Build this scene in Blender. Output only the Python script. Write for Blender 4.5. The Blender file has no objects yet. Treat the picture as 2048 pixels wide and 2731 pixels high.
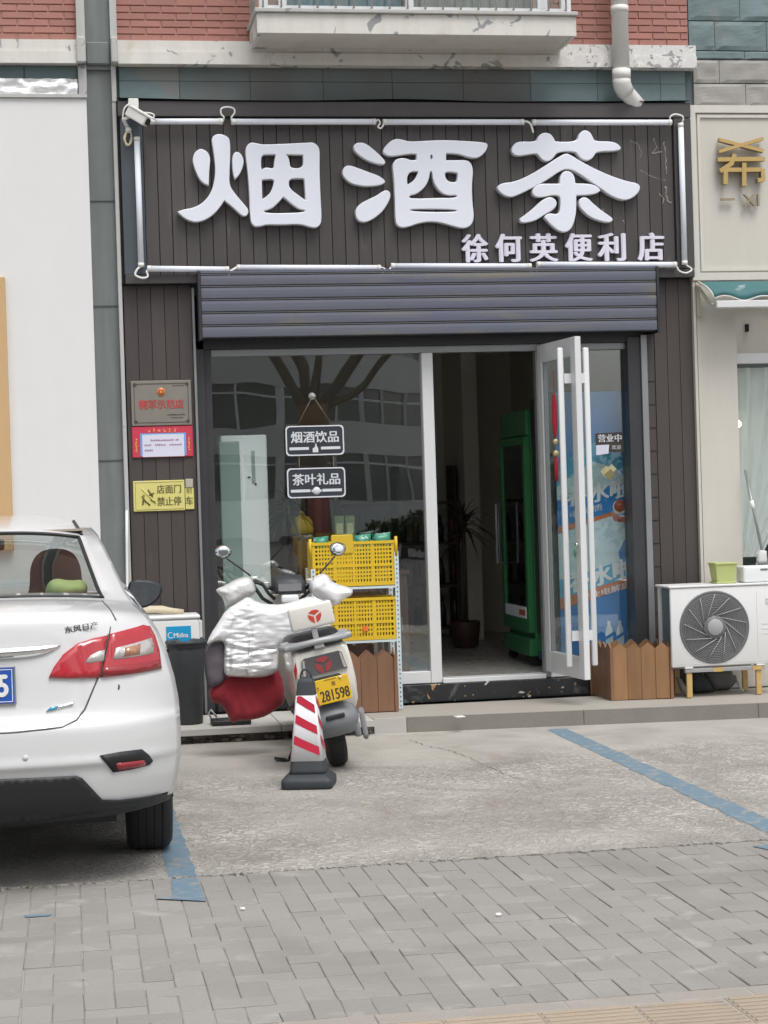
import bpy, bmesh, math, random
import numpy as np
from mathutils import Vector, Matrix, noise
from mathutils.geometry import delaunay_2d_cdt

random.seed(7)
SC = bpy.context.scene
COL = SC.collection
R = math.radians

# ---------------------------------------------------------------- camera
def make_camera():
    yaw, pitch, roll = .16702, -.0090, -.03116
    fwd = Vector((math.sin(yaw) * math.cos(pitch), math.cos(yaw) * math.cos(pitch), math.sin(pitch)))
    right = Vector((math.cos(yaw), -math.sin(yaw), 0))
    up = right.cross(fwd)
    r2 = math.cos(roll) * right + math.sin(roll) * up
    u2 = -math.sin(roll) * right + math.cos(roll) * up
    cam = bpy.data.cameras.new('camera')
    cam.sensor_fit = 'HORIZONTAL'; cam.sensor_width = 36.0
    cam.lens = 36.0 * 5000.0 / 2048.0
    cam.clip_start = 0.1; cam.clip_end = 1000.0
    o = bpy.data.objects.new('camera', cam); COL.objects.link(o)
    m = Matrix(((r2.x, u2.x, -fwd.x, 0), (r2.y, u2.y, -fwd.y, -13.25), (r2.z, u2.z, -fwd.z, 1.6), (0, 0, 0, 1)))
    o.matrix_world = m
    SC.camera = o
make_camera()

# ---------------------------------------------------------------- sky, sun, exposure
SUN_EL, SUN_AZ = R(62), R(164)          # azimuth measured from +y towards +x: light comes from behind the viewer
world = bpy.data.worlds.new('World'); SC.world = world; world.use_nodes = True
wn = world.node_tree.nodes; wl = world.node_tree.links
wn.clear()
sky = wn.new('ShaderNodeTexSky'); sky.sky_type = 'NISHITA'; sky.sun_disc = False
sky.sun_elevation = SUN_EL; sky.sun_rotation = SUN_AZ
sky.air_density = 1.0; sky.dust_density = 4.0; sky.ozone_density = 0.6
hs = wn.new('ShaderNodeHueSaturation'); hs.inputs['Saturation'].default_value = 0.22      # overcast: cloud takes the blue out
bg = wn.new('ShaderNodeBackground'); bg.inputs['Strength'].default_value = 0.15
wo = wn.new('ShaderNodeOutputWorld')
wl.new(sky.outputs[0], hs.inputs['Color']); wl.new(hs.outputs[0], bg.inputs['Color']); wl.new(bg.outputs[0], wo.inputs['Surface'])
sl = bpy.data.lights.new('sun', 'SUN'); sl.energy = 1.2; sl.angle = R(25); sl.color = (1.0, .98, .955)
so = bpy.data.objects.new('sun', sl); COL.objects.link(so)
sd = Vector((math.sin(SUN_AZ) * math.cos(SUN_EL), math.cos(SUN_AZ) * math.cos(SUN_EL), math.sin(SUN_EL)))
so.rotation_euler = sd.to_track_quat('Z', 'Y').to_euler()
vs = SC.view_settings
vs.view_transform = 'Standard'; vs.look = 'None'; vs.gamma = 1.0; vs.use_curve_mapping = False
vs.exposure = 0.26
SC.render.engine = 'CYCLES'
SC.cycles.max_bounces = 10; SC.cycles.diffuse_bounces = 7; SC.cycles.transparent_max_bounces = 24
SC.cycles.use_denoising = True

# ---------------------------------------------------------------- objects, parts, tags
WM = {}
def _link(o, parent=None):
    COL.objects.link(o)
    if parent is not None: o.parent = parent
    return o
def thing(name, label, cat, loc=(0, 0, 0), group=None, rz=0.0, mtx=None):
    o = bpy.data.objects.new(name, None); o.empty_display_size = .1
    _link(o)
    m = mtx if mtx is not None else Matrix.Translation(loc) @ Matrix.Rotation(rz, 4, 'Z')
    o.matrix_world = m; o.matrix_basis = m
    WM[o] = m
    o['label'] = label; o['category'] = cat
    if group: o['group'] = group
    return o
def tag(o, label, cat, group=None):
    o['label'] = label; o['category'] = cat
    if group: o['group'] = group
    return o
def struct(o):
    o['kind'] = 'structure'; return o

class MB:
    """collects shapes into one bmesh; build() links them as ONE mesh object"""
    def __init__(s): s.bm = bmesh.new()
    def _add(s, vs, fs, mi=0, smooth=False):
        bv = [s.bm.verts.new(v) for v in vs]
        for f in fs:
            try:
                F = s.bm.faces.new([bv[i] for i in f]); F.material_index = mi; F.smooth = smooth
            except ValueError: pass
        return bv
    def box(s, x0, x1, y0, y1, z0, z1, mi=0, bev=0.0, seg=1):
        if x0 > x1: x0, x1 = x1, x0
        if y0 > y1: y0, y1 = y1, y0
        if z0 > z1: z0, z1 = z1, z0
        vs = [(x, y, z) for x in (x0, x1) for y in (y0, y1) for z in (z0, z1)]
        fs = [(0, 1, 3, 2), (4, 6, 7, 5), (0, 4, 5, 1), (2, 3, 7, 6), (0, 2, 6, 4), (1, 5, 7, 3)]
        if bev <= 0: s._add(vs, fs, mi); return s
        t = bmesh.new(); tv = [t.verts.new(v) for v in vs]
        for f in fs: t.faces.new([tv[i] for i in f])
        bmesh.ops.bevel(t, geom=list(t.edges), offset=bev, segments=seg, affect='EDGES', profile=.5)
        s.absorb(t, mi, seg > 1); t.free()
        return s
    def absorb(s, t, mi=0, smooth=False, mtx=None):
        t.verts.ensure_lookup_table()
        mp = {}
        for v in t.verts: mp[v] = s.bm.verts.new(mtx @ v.co if mtx is not None else v.co)
        for f in t.faces:
            F = s.bm.faces.new([mp[v] for v in f.verts]); F.material_index = mi; F.smooth = smooth
        return s
    def obox(s, p, ax, ay, az, mi=0):
        p = Vector(p); ax = Vector(ax); ay = Vector(ay); az = Vector(az)
        vs = [p + ax * i + ay * j + az * k for i in (-1, 1) for j in (-1, 1) for k in (-1, 1)]
        s._add(vs, [(0, 1, 3, 2), (4, 6, 7, 5), (0, 4, 5, 1), (2, 3, 7, 6), (0, 2, 6, 4), (1, 5, 7, 3)], mi); return s
    def cyl(s, p0, p1, r0, r1=None, seg=12, mi=0, cap=True, smooth=True):
        if r1 is None: r1 = r0
        return s.tube([p0, p1], [r0, r1], seg, mi, cap, smooth)
    def tube(s, pts, r, seg=8, mi=0, cap=True, smooth=True, sq=1.0):
        pts = [Vector(p) for p in pts]; n = len(pts)
        rs = r if isinstance(r, (list, tuple)) else [r] * n
        up = None; rings = []
        for i in range(n):
            d = (pts[min(i + 1, n - 1)] - pts[max(i - 1, 0)]).normalized()
            if up is None:
                a = Vector((0, 0, 1)) if abs(d.z) < .9 else Vector((1, 0, 0))
                up = d.cross(a).normalized()
            else:
                up = (up - d * up.dot(d)).normalized()
            w = d.cross(up)
            rings.append([s.bm.verts.new(pts[i] + (up * math.cos(t) * sq + w * math.sin(t)) * rs[i]) for t in [2 * math.pi * k / seg for k in range(seg)]])
        for i in range(n - 1):
            for k in range(seg):
                F = s.bm.faces.new((rings[i][k], rings[i][(k + 1) % seg], rings[i + 1][(k + 1) % seg], rings[i + 1][k])); F.smooth = smooth; F.material_index = mi
        if cap:
            F = s.bm.faces.new(rings[0][::-1]); F.material_index = mi
            F = s.bm.faces.new(rings[-1]); F.material_index = mi
        return s
    def lathe(s, prof, c=(0, 0, 0), axis='Z', seg=24, mi=0, smooth=True):
        c = Vector(c); rings = []
        for (r, h) in prof:
            ring = []
            for k in range(seg):
                t = 2 * math.pi * k / seg; a, b = r * math.cos(t), r * math.sin(t)
                v = {'Z': (a, b, h), 'Y': (a, h, b), 'X': (h, a, b)}[axis]
                ring.append(s.bm.verts.new(c + Vector(v)))
            rings.append(ring)
        for i in range(len(rings) - 1):
            for k in range(seg):
                F = s.bm.faces.new((rings[i][k], rings[i][(k + 1) % seg], rings[i + 1][(k + 1) % seg], rings[i + 1][k])); F.smooth = smooth; F.material_index = mi
        for rg in (rings[0], rings[-1]):
            try: F = s.bm.faces.new(rg); F.material_index = mi
            except ValueError: pass
        return s
    def ball(s, c, r, seg=12, mi=0):
        rx, ry, rz = r if isinstance(r, (tuple, list)) else (r, r, r)
        t = bmesh.new(); bmesh.ops.create_uvsphere(t, u_segments=seg, v_segments=max(6, seg // 2 + 2), radius=1)
        s.absorb(t, mi, True, Matrix.Translation(c) @ Matrix.Diagonal((rx, ry, rz, 1))); t.free(); return s
    def prism(s, pts, y0, y1, mi=0, plane='xz', side_mi=None, smooth=False):
        def P(a, b, d):
            return {'xz': (a, d, b), 'xy': (a, b, d), 'yz': (d, a, b)}[plane]
        n = len(pts)
        A = [s.bm.verts.new(P(a, b, y0)) for a, b in pts]; B = [s.bm.verts.new(P(a, b, y1)) for a, b in pts]
        try:
            F = s.bm.faces.new(A); F.material_index = mi
            F = s.bm.faces.new(B[::-1]); F.material_index = mi
        except ValueError: pass
        for i in range(n):
            F = s.bm.faces.new((A[i], B[i], B[(i + 1) % n], A[(i + 1) % n])); F.material_index = mi if side_mi is None else side_mi; F.smooth = smooth
        return s
    def loft(s, rings, mi=0, cap=True, smooth=True, closed=True):
        R_ = [[s.bm.verts.new(p) for p in ring] for ring in rings]
        n = len(R_[0])
        for i in range(len(R_) - 1):
            for k in range(n if closed else n - 1):
                F = s.bm.faces.new((R_[i][k], R_[i][(k + 1) % n], R_[i + 1][(k + 1) % n], R_[i + 1][k])); F.smooth = smooth; F.material_index = mi
        if cap and closed:
            for rg in (R_[0][::-1], R_[-1]):
                F = s.bm.faces.new(rg); F.material_index = mi
        return s
    def build(s, name, mat, parent=None, local=False, loc=None, smooth_angle=None):
        bm = s.bm
        bmesh.ops.recalc_face_normals(bm, faces=list(bm.faces))
        if parent is not None and not local: bm.transform(WM[parent].inverted())
        if loc is not None: bm.transform(Matrix.Translation(loc).inverted())
        me = bpy.data.meshes.new(name); bm.to_mesh(me); bm.free()
        for m in (mat if isinstance(mat, (list, tuple)) else [mat]): me.materials.append(m)
        o = bpy.data.objects.new(name, me); _link(o, parent)
        m = Matrix.Translation(loc) if loc is not None else Matrix()
        if loc is not None: o.location = loc
        WM[o] = (WM[parent] if parent is not None else Matrix()) @ m
        return o
def dup(o, parent=None, loc=None):
    c = o.copy(); COL.objects.link(c); c.parent = parent
    if loc is not None: c.location = loc
    return c

def inside(p, poly):
    x, y = p; c = False; n = len(poly); j = n - 1
    for i in range(n):
        xi, yi = poly[i]; xj, yj = poly[j]
        if (yi > y) != (yj > y) and x < (xj - xi) * (y - yi) / (yj - yi) + xi: c = not c
        j = i
    return c
def seg_dist(p, poly):
    P = np.array(p); A = np.array(poly, float); Bq = np.roll(A, -1, 0)
    d = Bq - A; L = (d * d).sum(1) + 1e-12
    t = np.clip(((P - A) * d).sum(1) / L, 0, 1)
    q = A + d * t[:, None] - P
    return math.sqrt((q * q).sum(1).min())
def chaikin(p, n=1):
    for _ in range(n):
        q = []
        for i in range(len(p)):
            a, b = p[i], p[(i + 1) % len(p)]
            q += [(.75 * a[0] + .25 * b[0], .75 * a[1] + .25 * b[1]), (.25 * a[0] + .75 * b[0], .25 * a[1] + .75 * b[1])]
        p = q
    return p
def resample(p, step):
    out = []
    for i in range(len(p)):
        a = Vector(p[i]); b = Vector(p[(i + 1) % len(p)]); n = max(1, int((b - a).length / step))
        for k in range(n): out.append(tuple(a + (b - a) * k / n))
    return out
def fill2d(outline, step):
    """triangulated interior of an outline with evenly spread points"""
    ol = resample(outline, step)
    xs = [p[0] for p in ol]; zs = [p[1] for p in ol]
    pts = [Vector(p) for p in ol]; nb = len(ol)
    x = min(xs) + step * .5; row = 0
    rnd = random.Random(3)
    while x < max(xs):
        z = min(zs) + (step * .5 if row % 2 else step)
        while z < max(zs):
            if inside((x, z), ol) and seg_dist((x, z), ol) > step * .55:
                pts.append(Vector((x + rnd.uniform(-.12, .12) * step, z + rnd.uniform(-.12, .12) * step)))
            z += step
        x += step * .87; row += 1
    v, e, f, ov, oe, of = delaunay_2d_cdt(pts, [(i, (i + 1) % nb) for i in range(nb)], [list(range(nb))], 1, 1e-6)
    return [tuple(p) for p in v], [tuple(t) for t in f], ol
def pillow(mb, outline, y0, front, back, step=.02, D=.08, amp=0.0, scale=12., stretch=(1, 1), seed=0, mi=0, ridged=False, grooves=(), fold=None):
    v, f, ol = fill2d(outline, step)
    fr = []; bk = []
    for (x, z) in v:
        d = seg_dist((x, z), ol); k = min(d / D, 1); h = math.sqrt(max(0, 1 - (1 - k) ** 2))
        q = Vector((x * scale * stretch[0] + seed, z * scale * stretch[1], seed * 3.1))
        nz = noise.noise(q) + .5 * noise.noise(q * 2.1)
        if ridged: nz = 1 - 2 * abs(nz)
        for gl_ in grooves:                                     # stitched lines pull the cloth in
            gd = min(seg_dist((x, z), [a, b]) for a, b in zip(gl_, gl_[1:]))
            nz -= (.010 / max(amp, 1e-6)) * math.exp(-(gd / .011) ** 2)
            if fold: nz += (fold[2] / max(amp, 1e-6)) * math.exp(-(gd / .06) ** 2) * noise.noise(Vector((x * fold[0], z * fold[1], 4.2)))
        if fold: nz += (.5 * fold[2] / max(amp, 1e-6)) * noise.noise(Vector((x * fold[0] * .8 + z * 9, z * fold[1] * .7, 1.7)))
        fr.append((x, y0 - front * h - amp * nz * min(1, h * 1.3), z)); bk.append((x, y0 + back * h, z))
    F = [mb.bm.verts.new(p) for p in fr]
    Bk = [F[i] if seg_dist(v[i], ol) < 1e-5 else mb.bm.verts.new(bk[i]) for i in range(len(v))]
    for t in f:
        try: q = mb.bm.faces.new([F[i] for i in t]); q.smooth = True; q.material_index = mi
        except ValueError: pass
        try: q = mb.bm.faces.new([Bk[i] for i in t][::-1]); q.smooth = True; q.material_index = mi
        except ValueError: pass
    return mb

# lettering: the built-in font, turned into mesh; smear thickens upright strokes
_TX = {}
def text_bm(body, w=None, h=None, depth=.004, smear=0.0, copies=3, slant=0.0, vsmear=0.0):
    """text facing -y in the xz plane, centred on the origin, scaled into w x h"""
    if body not in _TX:
        cu = bpy.data.curves.new('t', 'FONT'); cu.body = body; cu.size = 1.0; cu.resolution_u = 3
        ob = bpy.data.objects.new('t', cu); COL.objects.link(ob)
        dg = bpy.context.evaluated_depsgraph_get()
        me = bpy.data.meshes.new_from_object(ob.evaluated_get(dg))
        vs_ = [(v.co.x, v.co.y) for v in me.vertices]; fs_ = [tuple(p.vertices) for p in me.polygons]
        bpy.data.objects.remove(ob); bpy.data.curves.remove(cu); bpy.data.meshes.remove(me)
        _TX[body] = (vs_, fs_)
    vs_, fs_ = _TX[body]
    xs = [v[0] for v in vs_]; ys = [v[1] for v in vs_]
    x0, x1, y0, y1 = min(xs), max(xs), min(ys), max(ys)
    sx = (w - 2 * smear) / (x1 - x0) if w else None; sy = (h - 2 * vsmear) / (y1 - y0) if h else None
    if sx is None: sx = sy
    if sy is None: sy = sx
    bm = bmesh.new()
    offs = [(0, 0)]
    if smear > 0: offs = [(smear * (2 * k / (copies - 1) - 1), 0) for k in range(copies)]
    if vsmear > 0: offs = offs + [(0, vsmear), (0, -vsmear)]
    for n_, (dx, dz) in enumerate(offs):
        dy = -.0004 * n_
        V = [bm.verts.new(((x - (x0 + x1) / 2) * sx + dx + slant * (y - (y0 + y1) / 2) * sy, dy, (y - (y0 + y1) / 2) * sy + dz)) for x, y in vs_]
        fl = []
        for f in fs_:
            try: fl.append(bm.faces.new([V[i] for i in f]))
            except ValueError: pass
        if depth > 0:
            ex = bmesh.ops.extrude_face_region(bm, geom=fl)
            bmesh.ops.translate(bm, verts=[g for g in ex['geom'] if isinstance(g, bmesh.types.BMVert)], vec=(0, -depth, 0))
    return bm
def lettering(body, c, mat, parent, w=None, h=None, depth=.003, smear=0.0, name='lettering', slant=0.0, rot=None, vsmear=0.0, copies=3, local=False):
    bm = text_bm(body, w, h, depth, smear, copies, slant, vsmear)
    mb = MB(); m = Matrix.Translation(c)
    if rot is not None: m = m @ rot
    mb.absorb(bm, 0, False, m); bm.free()
    return mb.build(name, mat, parent, local=local)
# outlines in metres: (x, z) on the plane each thing stands in
GLYPH_YAN = [[[(0.937,3.982),(0.948,4.022),(0.972,4.048),(0.999,4.058),(1.032,4.045),(1.054,4.019),(1.062,3.982),(1.053,3.916),(1.047,3.836),(1.044,3.8),(1.043,3.8),(1.011,3.813),(0.979,3.846),(0.955,3.903),(0.94,3.956)]],[[(1.074,4.121),(1.085,4.145),(1.115,4.16),(1.148,4.158),(1.181,4.145),(1.204,4.121),(1.202,4.008),(1.194,3.909),(1.188,3.803),(1.222,3.749),(1.267,3.693),(1.315,3.636),(1.317,3.609),(1.303,3.586),(1.28,3.583),(1.26,3.596),(1.212,3.643),(1.151,3.694),(1.15,3.694),(1.126,3.657),(1.077,3.601),(1.023,3.564),(0.956,3.542),(0.897,3.555),(0.852,3.585),(0.821,3.617),(0.821,3.62),(0.867,3.635),(0.926,3.644),(0.987,3.671),(1.035,3.717),(1.066,3.77),(1.085,3.836),(1.094,3.902),(1.09,3.995),(1.082,4.062)]],[[(1.215,3.995),(1.227,4.028),(1.251,4.038),(1.277,4.022),(1.297,3.978),(1.288,3.929),(1.263,3.875),(1.229,3.842),(1.228,3.844),(1.216,3.882),(1.213,3.942)]],[[(1.308,4.055),(1.326,4.088),(1.353,4.102),(1.386,4.095),(1.44,4.085),(1.601,4.092),(1.736,4.098),(1.79,4.102),(1.823,4.078),(1.835,4.042),(1.828,3.908),(1.829,3.74),(1.834,3.566),(1.822,3.519),(1.791,3.498),(1.751,3.503),(1.677,3.527),(1.549,3.521),(1.442,3.525),(1.401,3.512),(1.361,3.509),(1.332,3.533),(1.327,3.589),(1.327,3.742),(1.32,3.889),(1.311,3.988)],[(1.424,4.008),(1.444,4.016),(1.52,4.015),(1.521,4.014),(1.508,3.968),(1.505,3.915),(1.461,3.925),(1.434,3.922),(1.417,3.905),(1.416,3.975)],[(1.595,4.015),(1.596,4.015),(1.713,4.013),(1.714,4.011),(1.713,3.921),(1.622,3.918),(1.618,3.968),(1.608,4.002)],[(1.418,3.838),(1.42,3.838),(1.506,3.845),(1.498,3.802),(1.476,3.748),(1.441,3.718),(1.418,3.705),(1.417,3.707)],[(1.612,3.845),(1.681,3.848),(1.716,3.844),(1.717,3.843),(1.723,3.695),(1.721,3.694),(1.677,3.727),(1.631,3.761),(1.605,3.795)],[(1.418,3.619),(1.479,3.635),(1.527,3.675),(1.565,3.717),(1.566,3.717),(1.608,3.681),(1.667,3.634),(1.727,3.62),(1.686,3.607),(1.552,3.604),(1.444,3.605)]]]
GLYPH_JIU = [[[(2.073,4.075),(2.094,4.097),(2.135,4.102),(2.175,4.089),(2.228,4.045),(2.275,4.001),(2.305,3.964),(2.294,3.944),(2.253,3.947),(2.185,3.967),(2.118,4.008),(2.082,4.041)]],[[(1.987,3.894),(2.007,3.931),(2.041,3.941),(2.102,3.921),(2.183,3.89),(2.257,3.863),(2.304,3.825),(2.275,3.802),(2.2,3.791),(2.118,3.793),(2.044,3.813),(2.001,3.854)]],[[(2.072,3.618),(2.1,3.662),(2.17,3.698),(2.232,3.725),(2.281,3.76),(2.315,3.762),(2.335,3.735),(2.32,3.684),(2.276,3.617),(2.22,3.57),(2.158,3.537),(2.11,3.537),(2.08,3.564)]],[[(2.283,4.041),(2.305,4.075),(2.34,4.109),(2.382,4.128),(2.429,4.122),(2.477,4.106),(2.587,4.112),(2.726,4.119),(2.864,4.113),(3.037,4.102),(3.052,4.079),(3.028,4.028),(2.978,3.99),(2.923,3.99),(2.861,4.011),(2.819,4.021),(2.745,4.024),(2.743,4.023),(2.742,3.975),(2.743,3.974),(2.811,3.974),(2.894,3.977),(2.928,3.946),(2.937,3.892),(2.924,3.804),(2.923,3.668),(2.934,3.586),(2.922,3.525),(2.886,3.492),(2.83,3.489),(2.762,3.509),(2.673,3.534),(2.604,3.538),(2.534,3.528),(2.465,3.505),(2.416,3.494),(2.376,3.505),(2.358,3.543),(2.362,3.738),(2.357,3.886),(2.35,3.94),(2.37,3.977),(2.412,3.991),(2.453,3.987),(2.487,3.974),(2.523,3.977),(2.525,3.979),(2.529,4.016),(2.528,4.018),(2.481,4.021),(2.398,4.008),(2.337,4.001),(2.303,4.014)],[(2.622,4.021),(2.646,4.018),(2.651,3.994),(2.638,3.974),(2.621,3.977)],[(2.459,3.866),(2.484,3.896),(2.536,3.894),(2.538,3.893),(2.51,3.835),(2.458,3.802),(2.456,3.804),(2.453,3.839)],[(2.732,3.889),(2.781,3.892),(2.821,3.883),(2.822,3.881),(2.817,3.821),(2.778,3.816),(2.744,3.831),(2.73,3.859)],[(2.622,3.896),(2.636,3.896),(2.641,3.832),(2.666,3.777),(2.713,3.733),(2.762,3.723),(2.814,3.726),(2.806,3.706),(2.678,3.706),(2.471,3.7),(2.465,3.724),(2.527,3.737),(2.584,3.785),(2.613,3.839)],[(2.462,3.63),(2.807,3.624),(2.803,3.604),(2.482,3.609)]]]
GLYPH_CHA = [[[(3.217,4.044),(3.242,4.091),(3.283,4.11),(3.407,4.106),(3.425,4.153),(3.47,4.175),(3.518,4.165),(3.545,4.122),(3.548,4.106),(3.71,4.108),(3.728,4.169),(3.769,4.193),(3.809,4.181),(3.832,4.138),(3.844,4.11),(3.994,4.11),(4.046,4.063),(4.016,4.04),(3.854,4.037),(3.832,3.997),(3.795,3.969),(3.746,3.977),(3.715,4.012),(3.695,4.037),(3.566,4.037),(3.528,3.985),(3.487,3.962),(3.447,3.977),(3.42,4.013),(3.401,4.024),(3.32,4.009),(3.248,4.005)]],[[(3.101,3.779),(3.138,3.81),(3.234,3.818),(3.347,3.864),(3.462,3.931),(3.561,3.993),(3.626,4.027),(3.674,4.005),(3.73,3.969),(3.849,3.906),(3.97,3.855),(4.083,3.819),(4.156,3.807),(4.178,3.776),(4.154,3.729),(4.095,3.689),(4.03,3.683),(3.941,3.722),(3.878,3.769),(3.79,3.828),(3.711,3.883),(3.639,3.915),(3.574,3.895),(3.491,3.837),(3.361,3.771),(3.279,3.732),(3.206,3.705),(3.143,3.729)]],[[(3.361,3.74),(3.377,3.779),(3.426,3.806),(3.49,3.805),(3.569,3.805),(3.571,3.807),(3.577,3.864),(3.606,3.895),(3.646,3.897),(3.682,3.868),(3.689,3.81),(3.692,3.806),(3.781,3.805),(3.838,3.793),(3.881,3.757),(3.844,3.73),(3.762,3.721),(3.695,3.719),(3.693,3.717),(3.69,3.613),(3.676,3.542),(3.65,3.48),(3.608,3.453),(3.56,3.461),(3.505,3.501),(3.466,3.544),(3.443,3.567),(3.484,3.595),(3.548,3.582),(3.569,3.614),(3.574,3.692),(3.564,3.719),(3.512,3.723),(3.455,3.708),(3.391,3.708)]],[[(3.261,3.553),(3.306,3.58),(3.372,3.63),(3.438,3.689),(3.495,3.712),(3.535,3.696),(3.55,3.657),(3.517,3.614),(3.467,3.591),(3.394,3.544),(3.337,3.529),(3.281,3.522)]],[[(3.709,3.683),(3.729,3.703),(3.77,3.707),(3.809,3.667),(3.873,3.612),(3.945,3.564),(3.964,3.545),(3.943,3.521),(3.878,3.529),(3.798,3.557),(3.743,3.601),(3.71,3.644)]]]
APRON = [(0.941,0.925),(1.029,0.973),(1.082,1.005),(1.141,0.96),(1.245,0.943),(1.315,0.948),(1.394,0.969),(1.473,0.99),(1.56,0.952),(1.598,0.898),(1.588,0.741),(1.456,0.73),(1.342,0.709),(1.258,0.669),(1.252,0.557),(1.232,0.523),(1.196,0.505),(1.127,0.497),(1.014,0.505),(0.928,0.515),(0.914,0.546),(0.92,0.632),(0.928,0.723),(0.884,0.737),(0.81,0.706),(0.838,0.774),(0.892,0.849)]
FLAP = [(0.808,0.697),(0.871,0.738),(0.953,0.73),(0.937,0.501),(0.897,0.459),(0.823,0.437),(0.807,0.494),(0.799,0.598)]
RED = [(0.824,0.439),(0.937,0.528),(1.261,0.548),(1.298,0.458),(1.3,0.327),(1.253,0.294),(1.208,0.262),(1.155,0.238),(1.058,0.224),(1.006,0.228),(0.958,0.211),(0.941,0.258),(0.905,0.329),(0.832,0.357)]
MUFFL = [(0.904,1.041),(0.971,1.066),(1.034,1.099),(1.105,1.116),(1.145,1.086),(1.162,1.006),(1.101,0.973),(0.966,0.905),(0.949,0.979),(0.909,1.023)]
MUFFR = [(1.491,1.011),(1.506,1.081),(1.579,1.116),(1.619,1.104),(1.654,1.049),(1.776,1.013),(1.777,0.972),(1.718,0.946),(1.667,0.901),(1.618,0.912),(1.538,0.964)]
GOLD_STROKES = [(0.0245,[(4.802,4.127),(5.128,4.047)]),(0.0245,[(4.796,4.042),(5.128,4.134)]),(0.0302,[(4.788,3.982),(5.133,3.986)]),(0.0331,[(4.905,4.011),(4.882,3.953),(4.802,3.901)]),(0.0302,[(4.859,3.906),(5.105,3.907)]),(0.0331,[(4.835,3.901),(4.831,3.811)]),(0.0302,[(5.121,3.904),(5.121,3.833),(5.087,3.829)]),(0.0331,[(4.978,3.947),(4.973,3.796)])]
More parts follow.
